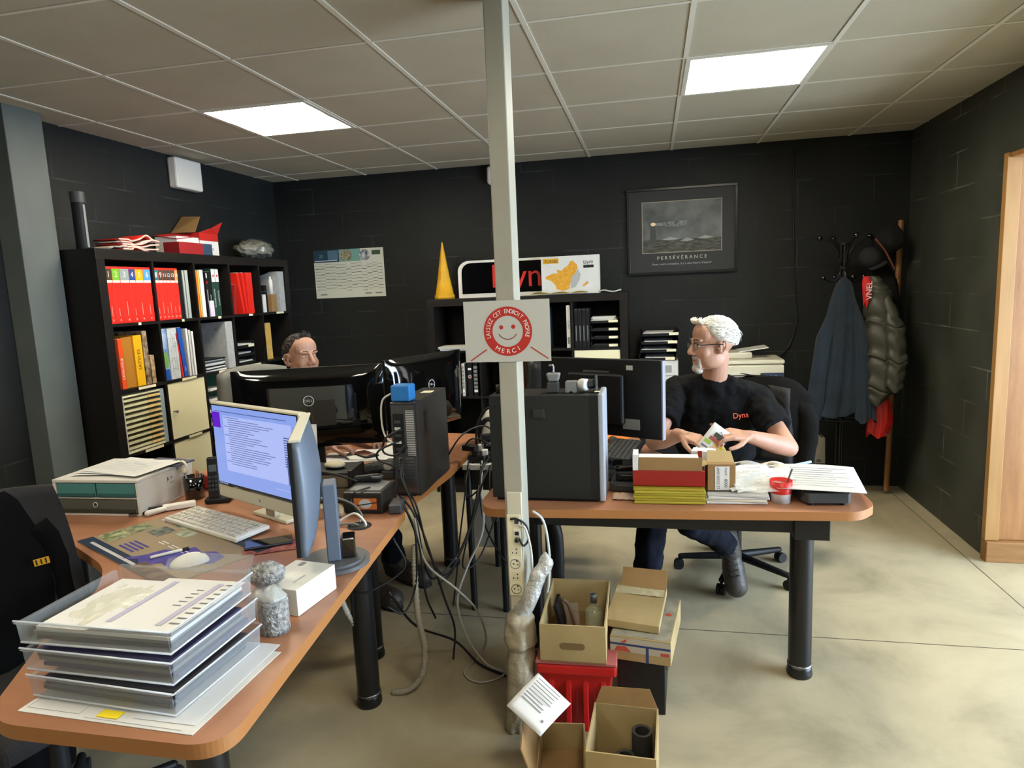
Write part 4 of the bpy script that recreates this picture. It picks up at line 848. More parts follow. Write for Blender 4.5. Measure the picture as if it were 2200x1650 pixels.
mb.sheet(ms, 16, 24, M('mouse_white', 'dcdcd4', .3)); put('shell', mb, t); put('wheel', MB().cyl((-.003, .035, .024), (.003, .035, .024), .007, mGreyP), t); put('button_gap', MB().bb(-.0005, .0005, .012, .05, .026, .0275, mGreyP), t)
t = thing('pen', 'white felt pen with black cap lying on the desk mat', 'pen', (-1.555, 1.80, D+.009), R(50)); put('barrel', MB().cyl((-.05, 0, 0), (.045, 0, .0), .005, mWhite), t); put('cap', MB().cyl((.046, 0, 0), (.065, 0, 0), .0055, mInk), t)
def phone(lab, x, y, z, a, mt=None):
    t = thing('smartphone', lab, 'phone', (x, y, z), a); put('body', MB().box((0, 0, .0045), (.152, .074, .008), mt or mBlkM), t, bevel=.003); put('glass', MB().box((0, 0, .0088), (.146, .068, .0006), mGloss), t)
phone('black smartphone in a case lying on the desk mat beside the edge-on monitor', -1.265, 1.925, D+.004, R(32), M('phone_navy', '1c2434', .3))
t = thing('leaflet', 'dark red folded leaflet under the smartphone on the mat', 'leaflet', (-1.24, 1.90, D+.0015), R(28)); put('leaflet_body', MB().box((0, 0, .001), (.18, .09, .0015), M('leaflet_red', '6a2c24', .6, noise_=(40, 'a8685a', 3))), t)
# white keyboard
t = thing('keyboard', 'compact white keyboard tilted in front of the lit monitor', 'keyboard', (-1.57, 2.07, D+.004), R(-23))
put('deck', MB().box((0, 0, .010), (.46, .135, .014), mWhite, rot=(R(3), 0, 0)), t, bevel=.003); mb = MB()
for r_ in range(5):
    x = -.222; row = 0
    while x < .20:
        w2 = .0265 if not (r_ == 4 and -.12 < x < .02) else .145
        k_ = MB(); mb.box((x+w2/2, .048-r_*.0235, .0185+(.048-r_*.0235)*.052), (w2-.003, .0205, .004), M('key_white', 'cfcdc0', .5, noise_=(60, 'a8a79c', 4))); x += w2+.003
put('keycaps', mb, t, kind=None)
# white drawer box
t = thing('desk_drawer_box', 'white desktop drawer box with teal upper and grey lower drawers', 'drawer box', (-2.14, 2.14, D), R(2))
mb = MB(); w_, h_, d_ = .38, .145, .33
mWB = M('drawer_white', 'cfcdc8', .4)
mb.bb(-w_/2, w_/2, 0, d_, h_-.012, h_, mWB).bb(-w_/2, w_/2, 0, d_, 0, .01, mWB).bb(-w_/2, -w_/2+.012, 0, d_, .01, h_-.012, mWB).bb(w_/2-.012, w_/2, 0, d_, .01, h_-.012, mWB).bb(-w_/2+.012, w_/2-.012, 0, d_, .068, .074, mWB).bb(-w_/2+.012, w_/2-.012, d_-.01, d_, .01, h_-.012, mWB)
put('cabinet_shell', mb, t, bevel=.002)
for sx in (-1, 1):
    dr = put('drawer', MB().bb(-.174 if sx < 0 else .003, -.003 if sx < 0 else .174, .003, .25, .076, .130, mTeal), t, bevel=.002); put('grip_lip', MB().bb(-.170 if sx < 0 else .007, -.007 if sx < 0 else .170, -.004, .0028, .078, .090, M('teal_dark', '355c5c', .3)), dr)
dr = put('drawer', MB().bb(-.174, .174, .003, .25, .012, .066, M('drawer_grey', '55564f', .35)), t, bevel=.002); mb = MB(); mb.T = frame((-.005, -.001, .045), (1, 0, 0), (0, 0, 1)); mb.lathe([(.008, 0), (.008, .003), (.011, .003), (.011, 0)], mLtGrey); put('ring_emblem', mb, dr); put('grip_lip', MB().bb(-.165, .165, -.004, .0028, .014, .026, M('drawer_grey_dark', '38392f', .4)), dr)
mb = MB(); T = frame((w_/2+.0006, .18, .10), (0, 1, 0), (0, 0, 1)); mb.txt('R. P', .02, mInk, T); mb.txt('2023', .013, mInkG, T, .01, -.018); put('scribble', mb, t)
for k, lb in enumerate(('lower creased sheet on the white drawer box', 'middle sheet on the white drawer box', 'upper printed sheet with a blue mark on the white drawer box')):
    mb = MB(); a = R((4, -5, -10)[k]); T = flat(-2.14+.02*k, 2.30, D+.147+.004*k, a); mb.sheet(lambda u, v: (-.15+.3*u, -.11+.22*v, .002+.006*u*u*v+.003*sin(3*u+k)), 8, 8, mPaper if k != 1 else M('paper_cool'), T=T)
    if k == 2: mb.rect(-.02, .05, .02, .025, M('cyan_print', '4aa0b4', .6), T, .007); [mb.rect(-.12, .10, -.07+i*.02, -.067+i*.02, M('print_faint', 'a0a4a6', .7), T, .0075) for i in range(7)]
    one('paper_sheet', mb, lb, 'paper')
one('notebook', MB().box((-2.02, 2.40, D+.149), (.2, .1, .006), M('notebook_slate', '4a4e62', .6), rot=(0, 0, R(-8))), 'slate notebook corner under the sheets at the back of the white drawer box', 'notebook').location.z += .0
# pen cup
t = thing('pen_cup', 'black pen cup with scissors beside the white drawer box', 'pen cup', (-1.89, 2.385, D)); put('cup_body', MB().lathe([(0, 0), (.04, 0), (.042, .095), (.038, .095), (.036, .006), (0, .006)], mGloss, n=28), t)
t = thing('scissors', 'pale-handled scissors standing in the black pen cup', 'scissors', (-1.905, 2.38, D+.03)); mb = MB(); mb.tube([(0, 0, 0), (-.02, 0, .08)], .004, mSteel, sm=False); put('blade', mb, t)
for s_ in (-1, 1):
    mb = MB(); mb.T = Matrix.Translation((-.035+.014*s_, 0, .105)) @ Matrix.Rotation(R(90), 4, 'X') @ Matrix.Rotation(R(20*s_), 4, 'Z')
    mb.tube([(.014*cos(a), .024*sin(a), 0) for a in [2*PI*i/10 for i in range(11)]], .005, mCream); put('handle_loop', mb, t)
for k, c_ in enumerate((mOr, mPine, mGreyP)): mb = MB(); mb.cyl((-1.885+.006*k, 2.385, D+.02), (-1.88+.01*k, 2.39, D+.125-.01*k), .0035, c_); one('pencil', mb, ('orange', 'wooden', 'grey')[k]+' pencil standing in the black pen cup', 'pencil')
# red boot shape (tape dispenser) and cordless phone
t = thing('tape_dispenser', 'dark red tape dispenser behind the cordless phone', 'dispenser', (-1.86, 2.52, D)); put('dispenser_body', MB().box((0, 0, .03), (.16, .05, .06), M('dark_red_gloss', '8a1c1c', .3)), t, bevel=.012); put('reel', MB().cyl((.02, -.02, .075), (.02, .02, .075), .045, M('pink_red', 'b04a48', .4)), t)
t = thing('cordless_phone', 'black cordless telephone handset standing in its cradle', 'telephone', (-1.755, 2.335, D), R(20))
put('cradle', MB().box((.01, .02, .012), (.10, .09, .024), mBlkM), t, bevel=.008); put('handset', MB().box((0, 0, .105), (.046, .024, .17), M('phone_black', '17181a', .35), rot=(R(-8), 0, 0)), t, bevel=.008, seg=3)
hs = t.children[-1]; put('display', MB().box((0, -.0005, .145), (.030, .012, .028), M('lcd_grey', '50565a', .2), rot=(R(-8), 0, 0)), hs)
for i in range(4):
    for j in range(3): put('key_button', MB().box((-.012+j*.012, -.0145-(.06+.017*i-.105)*-.14*1, .06+.017*i), (.008, .004, .009), mDkGrey), hs)
# white cutter / stapler
t = thing('paper_trimmer', 'white plastic hand cutter lying in front of the pen cup', 'cutter', (-1.875, 2.235, D+.001), R(38)); put('body', MB().box((.02, 0, .012), (.12, .035, .022), mWhite), t, bevel=.005); put('handle', MB().cap((-.03, -.012, .012), (-.09, -.035, .010), .010, .012, mWhite), t); put('blade_holder', MB().box((-.055, .01, .012), (.07, .02, .018), mInk), t, bevel=.004)
t = thing('utility_knife', 'black and steel utility knife beside the drawer box', 'knife', (-1.95, 2.165, D+.001), R(32)); put('grip', MB().box((.02, 0, .007), (.09, .018, .012), mBlkM), t, bevel=.004); put('slider', MB().box((-.04, 0, .006), (.03, .014, .008), mSteel), t)
# bubble-wrapped items and white carton
mBub = M('bubble_wrap', 'b8bab8', .12, alpha=.85, noise_=(90, '6a6c6a', 2), bump=(140, 1), spec=1)
t = thing('wrapped_jar', 'cylinder wrapped in bubble wrap standing on the edge of the foreground desk', 'wrapped jar', (-.925, 1.40, D)); mb = MB()
rg = []
for i in range(15): z = .085*i/14; rg.append([((.036+.002*noise.noise(Vector((cos(a)*3, sin(a)*3, z*40))))*cos(a), (.036+.002*noise.noise(Vector((cos(a)*3, sin(a)*3, z*40+5))))*sin(a), z) for a in [2*PI*j/28 for j in range(28)]])
mb.loft(rg, mBub); put('wrap', mb, t); mb = MB(); rg = []
for i in range(6): rr = .034-.005*i; z = .086+.006*i; rg.append([(rr*cos(a)*(1+.25*noise.noise(Vector((cos(a)*2, sin(a)*2, i*.6)))), rr*sin(a), z+.008*noise.noise(Vector((cos(a)*4, sin(a)*4, i)))) for a in [2*PI*j/24 for j in range(24)]])
mb.loft(rg, mFilm); put('crumpled_top', mb, t)
t = thing('bubble_wrap_bundle', 'second bubble-wrapped bundle behind the wrapped jar', 'bundle', (-1.005, 1.49, D)); put('lower_wrap', MB().lathe([(0, 0), (.045, 0), (.05, .03), (.035, .06), (.025, .075), (0, .075)], mFilm, n=24), t); mb = MB()
mb.ell((.01, 0, .105), (.055, .035, .032), mBub, rot=(0, R(-6), 0), n=24); put('upper_roll', mb, t); displace(t.children[-1], .02, .012)
t = thing('small_carton', 'plain white carton lying at the edge of the foreground desk', 'carton', (-.955, 1.565, D), R(82)); put('carton_body', MB().box((0, 0, .036), (.17, .13, .072), M('carton_white', 'd4d4cc', .6)), t, bevel=.0015)
mb = MB(); T = flat(0.03, .0, .0725); mb.rect(-.08, -.03, -.03, -.027, mGreyP, T); mb.rect(.02, .045, .02, .035, mGreyP, T); mb.rect(-.11, .05, -.001, .0, mLtGrey, T); put('top_print', mb, t)
# grommet and cables
t = thing('cable_grommet', 'round black cable hole in the foreground desk top', 'grommet', (-1.03, 2.125, D)); put('ring', MB().lathe([(.034, 0), (.034, .003), (.042, .003), (.043, 0)], mBlkM), t); put('opening', MB().lathe([(0, .0006), (.034, .0006)], mInk), t)
t = thing('power_supply_box', 'black box with a large orange and white label on the desk corner', 'power supply', (-1.075, 2.335, D), R(3)); put('case', MB().box((0, 0, .042), (.155, .17, .082), M('ups_black', '1d1c1a', .45)), t, bevel=.006); mb = MB(); T = frame((.01, -.0852, .036), (1, 0, 0), (0, 0, 1)); mb.rect(-.045, .045, -.018, .025, M('label_orange', 'c0662a', .5), T); mb.disc(.0, .004, .025, mLtGrey, T, .001, ry=.018); mb.quad((-.04, -.006, .0016), (.05, .008, .0016), (.05, .012, .0016), (-.04, -.002, .0016), mInk, T); put('orange_label', mb, t)
put('top_grille', MB().box((0, 0, .084), (.12, .12, .002), mGreyP), t)
t = thing('power_adapter', 'dark grey power adapter hanging off the desk corner beside the black box', 'adapter', (-.955, 2.30, D+.002), R(12)); put('adapter_body', MB().box((0, 0, .018), (.05, .10, .034), mDkGrey), t, bevel=.006)
t = thing('gadget', 'small black toy or grip resting on top of the black box', 'gadget', (-1.09, 2.36, D+.086)); put('grip', MB().cap((-.05, 0, .016), (.03, .02, .018), .014, .018, mBlkM), t); put('ring_part', MB().lathe([(.02, -.006), (.026, 0), (.02, .006), (.014, 0), (.02, -.006)], mDkGrey, (.03, .01, .026)), t)
t = thing('drawer_stack', 'dusty brown stacked drawers behind the edge-on monitor', 'drawer stack', (-1.33, 2.44, D), R(6)); mDu = M('dusty_brown', '54483a', .7, noise_=(8, '6e604c', 4))
put('lower_drawer', MB().box((0, 0, .03), (.27, .16, .056), mDu), t, bevel=.004); put('upper_drawer', MB().box((0, 0, .088), (.27, .16, .054), mDu), t, bevel=.004); put('top_lid', MB().box((0, 0, .120), (.28, .17, .006), mBlkM), t); put('side_bracket', MB().box((.145, .0, .07), (.02, .15, .12), mBlkM), t, bevel=.003)
t = thing('putty_lump', 'small beige putty-like lump on the dusty drawers', 'lump', (-1.27, 2.44, D+.1235)); put('lump_body', MB().ell((0, 0, .0142), (.045, .03, .014), M('putty', 'b4ab90', .7)), t)
t = thing('display_card', 'blank white card standing on the dusty drawers behind the slate monitor', 'card', (-1.40, 2.43, D+.1235), R(10)); put('card', MB().box((0, 0, .09), (.12, .003, .18), M('card_white', 'c4c4c0', .6), rot=(R(-6), 0, 0)), t)

# ================================================================ middle desk things
for k, (x, y, a, lb) in enumerate(((-1.50, 3.08, 12, 'left of'), (-1.30, 3.28, -14, 'right of'), (-1.38, 3.12, 3, 'under'))):
    one('paper_sheet', MB().box((x, y, D+.0012+.0018*k), (.297, .21, .0014), mPaper, rot=(0, 0, R(a))), 'white sheet '+lb+' the smartphone on the middle desk', 'paper', 'white sheets on the middle desk')
phone('black smartphone lying on the white sheets behind the gloss monitors', -1.44, 3.10, D+.0062, R(-38))
t = thing('pen', 'dark pen lying beside the smartphone on the middle desk', 'pen', (-1.53, 3.04, D+.011), R(-40)); put('barrel', MB().cyl((-.05, 0, 0), (.05, 0, 0), .004, mDkGrey), t); put('tip', MB().cyl((.05, 0, 0), (.062, 0, 0), .003, mSteel, rb=.001), t)
def blk_keyboard(lab, x, y, z, a, w_=.44):
    t = thing('keyboard', lab, 'keyboard', (x, y, z), R(a)); put('deck', MB().box((0, 0, .011), (w_, .15, .018), mBlkM, rot=(R(3), 0, 0)), t, bevel=.004); mb = MB()
    n = int((w_-.02)/.0205)
    for r_ in range(6):
        for i in range(n): mb.box((-w_/2+.02+i*.0205, .056-r_*.0215, .022+(.056-r_*.0215)*.052), (.0165, .0175, .005), mDkGrey)
    put('keycaps', mb, t)
blk_keyboard('black keyboard on the middle desk in front of the white sheets', -1.30, 2.80, D, 48, .40)
t = thing('webcam', 'grey round-faced gadget beside the slim black computer', 'gadget', (-1.155, 2.72, D)); put('base', MB().box((0, 0, .02), (.06, .05, .038), mDkGrey), t, bevel=.006); mb = MB(); mb.cyl((0, -.01, .06), (.0, .02, .062), .026, mGreyP); put('head', mb, t); put('lens', MB().cyl((0, -.0125, .06), (0, -.0102, .06), .019, mLtGrey), t)
t = thing('desk_organizer', 'wood-coloured low box on the middle desk under the gloss monitor', 'box', (-1.64, 3.52, D), R(3)); put('box_body', MB().box((0, 0, .03), (.19, .10, .06), mWood), t, bevel=.002)

# ================================================================ between the desks
t = thing('plastic_housing', 'white rounded plastic housing with black straps behind the cable tangle', 'device', (-.80, 3.40, .7385)); mb = MB(); mb.lathe([(.10, 0), (.105, .06), (.095, .14), (.06, .19), (0, .205)], M('dome_white', 'd0cec4', .35), n=32); put('dome', mb, t)
mb = MB(); mb.tube([(-.10, -.03, .02), (-.09, -.07, .10), (-.04, -.08, .15), (.02, -.09, .10)], .013, mBlkM); put('strap', mb, t); mb = MB(); mb.tube([(.04, -.10, .16), (.02, -.11, .08), (-.06, -.11, .03)], .011, mBlkM); put('strap', mb, t); put('vent', MB().box((.062, -.065, .14), (.025, .012, .03), mGreyP, rot=(0, 0, R(40))), t)
for k in range(3):
    t = thing('power_strip', ('dark', 'grey', 'black')[k]+' power strip lying on the white side table, '+('at the front', 'in the middle', 'at the back')[k], 'power strip', (-.79, 3.03+.09*k, .739), R((10, -12, 20)[k])); put('strip_body', MB().box((0, 0, .015), (.17, .045, .03), (mBlkM, mDkGrey, mBlkM)[k]), t, bevel=.005)
    for j in range(3): p = put('plug', MB().box((-.05+j*.05, 0, .045), (.028, .03, .03), mWhite if (j+k) % 2 else mBlkM), t, bevel=.005)
t = thing('waste_bin', 'pale grey waste box on the floor behind the desk leg', 'bin', (-1.0, 3.86, 0)); put('bin_body', MB().box((0, 0, .15), (.22, .2, .30), M('bin_grey', '97948a', .6), taper=.85), t, bevel=.006); put('rim', MB().box((0, 0, .306), (.235, .215, .012), M('bin_grey')), t, bevel=.003)
# ================================================================ right desk things
def tube_thing(name, lab, cat, pts, r_, mt, grp=None): mb = MB(); mb.tube(pts, r_, mt); return one(name, mb, lab, cat, grp)
t = thing('box_file', 'red and brown open box holding upright papers on the right desk', 'box file', (.055, 2.475, D+.0625))
w_ = .262
put('red_band', MB().bb(-w_/2, w_/2, 0, .12, 0, .058, M('box_red', '8f1f18', .45)), t, bevel=.001)
put('brown_front', MB().bb(-w_/2+.022, w_/2-.01, .004, .008, .0585, .108, mCard), t); put('white_flap', MB().bb(-w_/2, -w_/2+.02, .002, .09, .0585, .118, mPaper), t)
put('inner_sheets', MB().bb(-w_/2+.022, w_/2-.02, .02, .10, .0585, .098, mPaper), t)
for k in range(6):
    one('plastic_folder', MB().box((.055+rnd.uniform(-.003, .003), 2.545, D+.006+k*.0098), (.258, .19, .0092), M(('folder_yellow', 'folder_yellow2')[k % 2], ('a89c34', '988c2a')[k % 2], .25), rot=(0, 0, R(rnd.uniform(-1.5, 1.5)))), 'yellow-green plastic folder, %s of the pile under the red box' % ('lowest', 'second from the bottom', 'third', 'fourth', 'fifth', 'topmost')[k], 'folder', 'yellow folders under the red box', bevel=.002)
for k in range(4):
    one('document_stack', MB().box((.295+.004*k, 2.55, D+.005+k*.009), (.215, .16, .008), (mPaper, M('paper_ivory'), mPaper, M('paper_grey'))[k], rot=(0, 0, R((2, -3, 1, -4)[k]))), '%s booklet in the white pile right of the yellow folders' % ('bottom', 'second', 'third', 'top')[k], 'booklet', 'white booklets right of the yellow folders', bevel=.0015)
t = thing('small_box', 'small brown cardboard box with a shipping label and open flap on the right desk', 'box', (.245, 2.535, D+.042), R(3))
put('box_body', MB().bb(-.05, .05, -.035, .035, 0, .100, mCard), t, bevel=.001)
mb = MB(); T = frame((-.002, -.0356, .05), (1, 0, 0), (0, 0, 1)); mb.rect(-.022, .030, -.048, .042, mPaper, T); mb.txt('221D330 DAP', .014, mInk, T, -.010, -.003, .001, 1, PI/2); mb.txt('0008', .016, mInk, T, .018, -.022, .001, 1, PI/2); mb.txt('akka', .016, mInkG, T, .016, .022, .001, 1, PI/2); put('shipping_label', mb, t)
mb = MB(); mb.quad((-.05, .0, .1), (.05, .0, .1), (.045, .045, .130), (-.042, .045, .134), mCardL); mb.quad((-.05, -.034, .1), (-.05, .034, .1), (-.10, .03, .085), (-.10, -.03, .075), mCardL); put('open_flap', mb, t, solid=.002)
t = thing('small_box', 'white cardboard box with a red stripe behind the brown box', 'box', (.185, 2.64, D+.045), R(-12)); put('box_body', MB().bb(-.035, .05, -.03, .03, 0, .118, mPaper), t, bevel=.001); put('red_stripe', MB().bb(-.01, .006, -.0312, -.0302, .03, .12, M('stripe_red', '9c3020', .5)), t)
for k, (x, y, a, z) in enumerate(((.36, 2.60, 24, .045), (.40, 2.55, 12, .05))):
    mb = MB(); T = flat(x, y, D+z, R(a)); mb.sheet(lambda u, v: (-.12+.24*u, -.08+.16*v, .055*v*(1-.3*u)+.012*noise.noise(Vector((u*4, v*4, k*3)))), 14, 12, mPaper if k == 0 else M('bag_film', 'd4dad8', .12, alpha=.5, bump=(60, .8), spec=1), T=T)
    if k == 0: [mb.add([(-.10+.005*i, -.06+i*.014, .004+.055*(.12+i*.0875)*.95), (.08, -.06+i*.014, .003+.055*(.12+i*.0875)*.8), (.08, -.056+i*.014, .003+.055*(.14+i*.0875)*.8), (-.10+.005*i, -.056+i*.014, .004+.055*(.14+i*.0875)*.95)], [(0, 1, 2, 3)], mInkG, T=T) for i in range(9)]
    one('delivery_note' if k == 0 else 'plastic_sleeve', mb, ('printed delivery note rising from the white pile' if k == 0 else 'crumpled transparent bag over the white pile beside the red cup'), 'paper' if k == 0 else 'plastic bag')
# open catalogue
t = thing('open_catalogue', 'open printed catalogue with curved pages in front of the man', 'catalogue', (.42, 2.80, D+.01), R(-14))
for s_ in (-1, 1):
    mb = MB()
    def pg(u, v, s_=s_): return (s_*(.003+.20*u), -.14+.28*v, .012+.024*math.exp(-((u-.25)/.28)**2)*1.0*(1 if s_ > 0 else .75)+.003*sin(6*v))
    mb.sheet(pg, 16, 10, mPaper)
    for j in range(4):
        for i in range(3):
            u0, v0 = .12+i*.28, .08+j*.235; h_ = Vector((0, 0, .002))
            if s_ < 0 and (i+j) % 3 == 0: continue
            n = 4; vv = [Vector(pg(u0+(.22 if rnd.random() < .8 else .16)*a/n, v0+b*.13))+h_ for b in (0, 1) for a in range(n+1)]
            mb.add(vv, [(a, a+1, a+n+2, a+n+1) for a in range(n)], M('catalog_brown', '8c8474', .6) if (i+j) % 2 else M('catalog_grey', '55585c', .6))
    put('page', mb, t)
put('page_block', MB().bb(-.20, .20, -.138, .138, -.008, .008, mPaper), t)
t = thing('pen', 'pale blue pen lying at the right edge of the open catalogue', 'pen', (.585, 2.83, D+.05), R(20)); put('barrel', MB().cyl((-.06, 0, 0), (.05, 0, .012), .005, M('pen_blue', 'a8c4ea', .3)), t); put('tip', MB().cyl((-.072, 0, -.002), (-.06, 0, 0), .001, mSteel, rb=.004), t)
for o_ in [t]: o_.location.z = D+.052
mb = MB(); T = flat(.605, 2.625, D+.062, R(-8)); mb.sheet(lambda u, v: (-.145+.29*u, -.17+.34*v, .006*sin(3*u)*v), 8, 8, mPaper, T=T)
for i in range(9): mb.add([(-.11+(.02 if i % 3 else 0), -.13+i*.03, .006), (.11-(.05 if i % 2 else 0), -.13+i*.03, .006), (.11-(.05 if i % 2 else 0), -.127+i*.03, .006), (-.11+(.02 if i % 3 else 0), -.127+i*.03, .006)], [(0, 1, 2, 3)], M('handwriting', '8a96a0', .7), T=T)
one('paper_sheet', mb, 'large written white sheet lying on the dark scale at the right desk corner', 'paper', solid=.001)
t = thing('parcel_scale', 'dark grey low scale under the written sheet at the desk corner', 'scale', (.605, 2.555, D), R(4)); mb = MB(); mb.prism([(-.07, -.085), (.07, -.085), (.085, -.05), (.085, .10), (-.085, .10), (-.085, -.05)], .012, .048, M('scale_grey', '3c3f40', .4)); put('scale_body', mb, t, bevel=.005); put('plate', MB().box((0, .01, .052), (.15, .16, .006), mBlkM), t)
for sx in (-1, 1):
    for sy in (-1, 1): put('foot', MB().cyl((sx*.055, sy*.06, 0), (sx*.055, sy*.06, .012), .01, mBlkM), t)
t = thing('cup', 'red and white paper cup beside the pile, with a stick in it', 'cup', (.457, 2.515, D)); put('white_cup', MB().lathe([(0, 0), (.033, 0), (.036, .035), (.0365, .036)], mPaper, n=28), t); put('red_sleeve', MB().lathe([(.0368, .036), (.040, .082), (.038, .082), (.034, .036), (.0, .034)], mRed, n=28), t)
t = thing('stir_stick', 'thin grey stick leaning in the red and white cup', 'stick', (.463, 2.515, D+.012)); put('stick', MB().cyl((-.005, 0, 0), (.03, -.01, .115), .0035, mSteel), t)
# leaflet held in his hands
t = thing('leaflet', 'white and yellow photo leaflet held up in the hands of the man in black', 'leaflet', (.225, 2.905, D+.085))
mb = MB(); Q = [Vector((-.06, -.018, .01)), Vector((.01, -.038, -.04)), Vector((.10, -.028, .055)), Vector((.05, .002, .125))]
T = frame(Q[0], Q[1]-Q[0], Q[3]-Q[0]); wL = (Q[1]-Q[0]).length; hL = .155
mb.sheet(lambda u, v: (wL*u, hL*v, .008*sin(3*u+2*v)), 8, 8, M('leaflet_white', 'dcdcd8', .5), T=T); put('white_half', mb, t, solid=.0008)
mb = MB(); T2 = T @ Matrix.Translation((0, 0, -.0)); 
for a, b, c, d, m_ in ((.01, .05, .02, .03, mInk), (.01, .04, .045, .052, mInkG), (.02, .085, .085, .10, M('meat_red', 'a85048', .5)), (.03, .09, .105, .125, M('dark_photo', '4a4440', .5)), (.01, .04, .065, .08, M('lime', '9ac040', .5)), (.05, .09, .02, .07, M('peach', 'd8b090', .5))): mb.rect(a, b, c, d, m_, T2, .0095)
put('printed_pictures', mb, t)
mb = MB(); Ty = frame(Q[1]+Vector((0, .004, 0)), Q[2]-Q[1]+Vector((.02, 0, -.04)), Vector((-.02, .02, .1))); mb.sheet(lambda u, v: (.085*u, .10*v, .006*sin(4*v)), 6, 6, M('leaflet_yellow', 'c8b030', .5, noise_=(60, 'e0d080', 3)), T=Ty); put('yellow_half', mb, t, solid=.0008)
# left side of the right desk
blk_keyboard('dark keyboard on the right desk beside the tower', -.14, 3.08, D+.035, 82, .40)
one('keyboard_support', MB().bb(-.22, -.06, 2.90, 3.26, D+.0005, D+.034, mDkGrey), 'dark folder pile propping up the keyboard beside the tower', 'folder', bevel=.003)
t = thing('computer_mouse', 'dark mouse behind the keyboard on the right desk', 'mouse', (-.20, 3.42, D), R(20)); mb = MB(); mb.sheet(ms, 14, 20, mDkGrey); put('shell', mb, t); put('wheel', MB().cyl((-.003, .035, .024), (.003, .035, .024), .007, mBlkM), t)
one('paper_sheet', MB().box((-.27, 3.50, D+.0015), (.297, .42, .0015), M('orange_paper', 'd87a34', .7), rot=(0, 0, R(12))), 'orange paper sheet behind the tower on the right desk', 'paper')
for k, (x, y, a) in enumerate(((.02, 2.98, 8), (.12, 2.92, -12), (-.0, 2.88, 20))):
    one('paper_sheet', MB().box((x, y, D+.0012+.002*k), (.297, .21, .0014), mPaper, rot=(0, 0, R(a))), 'white sheet behind the red box, %s of three' % ('lowest', 'middle', 'uppermost')[k], 'paper', 'white sheets behind the red box')
for k, (x, y, z, sx, sy, sz, c_, lb) in enumerate(((-.105, 2.66, .0, .12, .15, .04, 'mDkGrey', 'dark grey case at the bottom of the gadget heap'), (-.10, 2.66, .041, .10, .12, .035, 'mBlkM', 'black pouch in the middle of the gadget heap'), (-.11, 2.68, .077, .11, .10, .022, 'mGloss', 'glossy black gadget with a silver edge on top of the heap'))):
    t = thing('gadget_case', lb+' beside the tower', 'case', (x, y, D+z), R(8*k-6), 'gadget heap between tower and red box'); put('case_body', MB().box((0, 0, sz/2), (sx, sy, sz-.001), globals()[c_]), t, bevel=.008, seg=3); put('edge_strip', MB().box((0, -sy/2-.0005, sz*.7), (sx*.6, .002, .004), mSteel), t)
mb = MB(); mb.sheet(lambda u, v: (-.155+.10*u, 2.48+.07*v, D+.004+.014*abs(noise.noise(Vector((u*4, v*4, 1))))), 12, 10, M('tissue', 'b49a88', .9)); one('crumpled_tissue', mb, 'crumpled brownish tissue in front of the gadget heap', 'tissue', solid=.002)

# ================================================================ back wall furniture on the right
t = thing('low_cabinet', 'low black cabinet along the back wall under the printer and drawers', 'cabinet', (-.14, 4.74, 0))
put('carcass', MB().bb(0, 1.05, 0.02, .44, 0.0, .49, M('cabinet_black', '161618', .5)), t, bevel=.003)
for k in range(3):
    d_ = put('door', MB().bb(.01+k*.347, .347+k*.345, 0, .018, .03, .48, mBlkM), t, bevel=.002); put('handle', MB().cyl((.03+k*.347, -.012, .42), (.11+k*.347, -.012, .42), .004, mSteel), d_)
t = thing('drawer_unit', 'grey translucent drawer tower against the back wall behind the man', 'drawer unit', (.045, 4.97, .4915))
put('frame', MB().bb(-.135, .135, -.15, .15, 0, .515, mLtGrey), t, bevel=.003)
for k in range(5):
    d_ = put('drawer', MB().bb(-.125, .125, -.158, -.151, .012+k*.1, .10+k*.1, M('drawer_front', 'c4c5c2', .3)), t, bevel=.002); put('window', MB().bb(-.09, .09, -.1595, -.1582, .03+k*.1, .082+k*.1, M('drawer_inner', '8d908e', .25)), d_); put('handle', MB().bb(-.03, .03, -.168, -.1582, .085+k*.1, .096+k*.1, mWhite), d_)
for k in range(4):
    lb = ('bottom', 'second', 'third', 'top')[k]
    tray('letter_tray', lb+' black tray stacked on the grey drawer tower', (.045+.004*k, 4.97, 1.0075+k*.058), .26, .28, .042, mBlkM, 'black letter trays on the drawer tower', R(2*k-3))
    papers(.045, 4.97, 1.0115+k*.058, .20, .23, 3, 'papers in the %s black tray on the drawer tower' % lb, th=.006)
t = thing('printer', 'cream printer with a blue control panel on the cabinet by the back wall', 'printer', (.68, 4.97, .4915))
mPr = M('printer_cream', 'cbc7b4', .4)
put('lower_body', MB().box((0, 0, .18), (.42, .36, .36), mDkGrey), t, bevel=.008); put('upper_body', MB().box((0, 0, .418), (.40, .36, .11), mPr), t, bevel=.008); put('scanner_lid', MB().box((0, .02, .492), (.42, .34, .03), mPr), t, bevel=.01)
put('document_feeder', MB().box((-.09, .05, .53), (.20, .22, .045), mPr), t, bevel=.012); put('paper_support', MB().box((.02, .05, .568), (.20, .2, .006), mWhite, rot=(0, R(-8), 0)), t)
put('output_slot', MB().bb(-.16, .0, -.1815, -.1805, .40, .408, mInk), t); cp_ = put('control_panel', MB().box((.12, -.185, .385), (.15, .05, .07), M('panel_navy', '26304a', .3), rot=(R(-15), 0, 0)), t, bevel=.006)
for i in range(3):
    for j in range(3): put('key_button', MB().box((.08+i*.03, -.214+j*.004, .372+j*.016), (.018, .006, .009), M('key_blue', '5a688a', .4)), cp_)
t = thing('paper_bag', 'white paper carrier bag with dark lettering beside the coat stand', 'bag', (1.16, 5.05, .0015)); 
t.location.z = .001
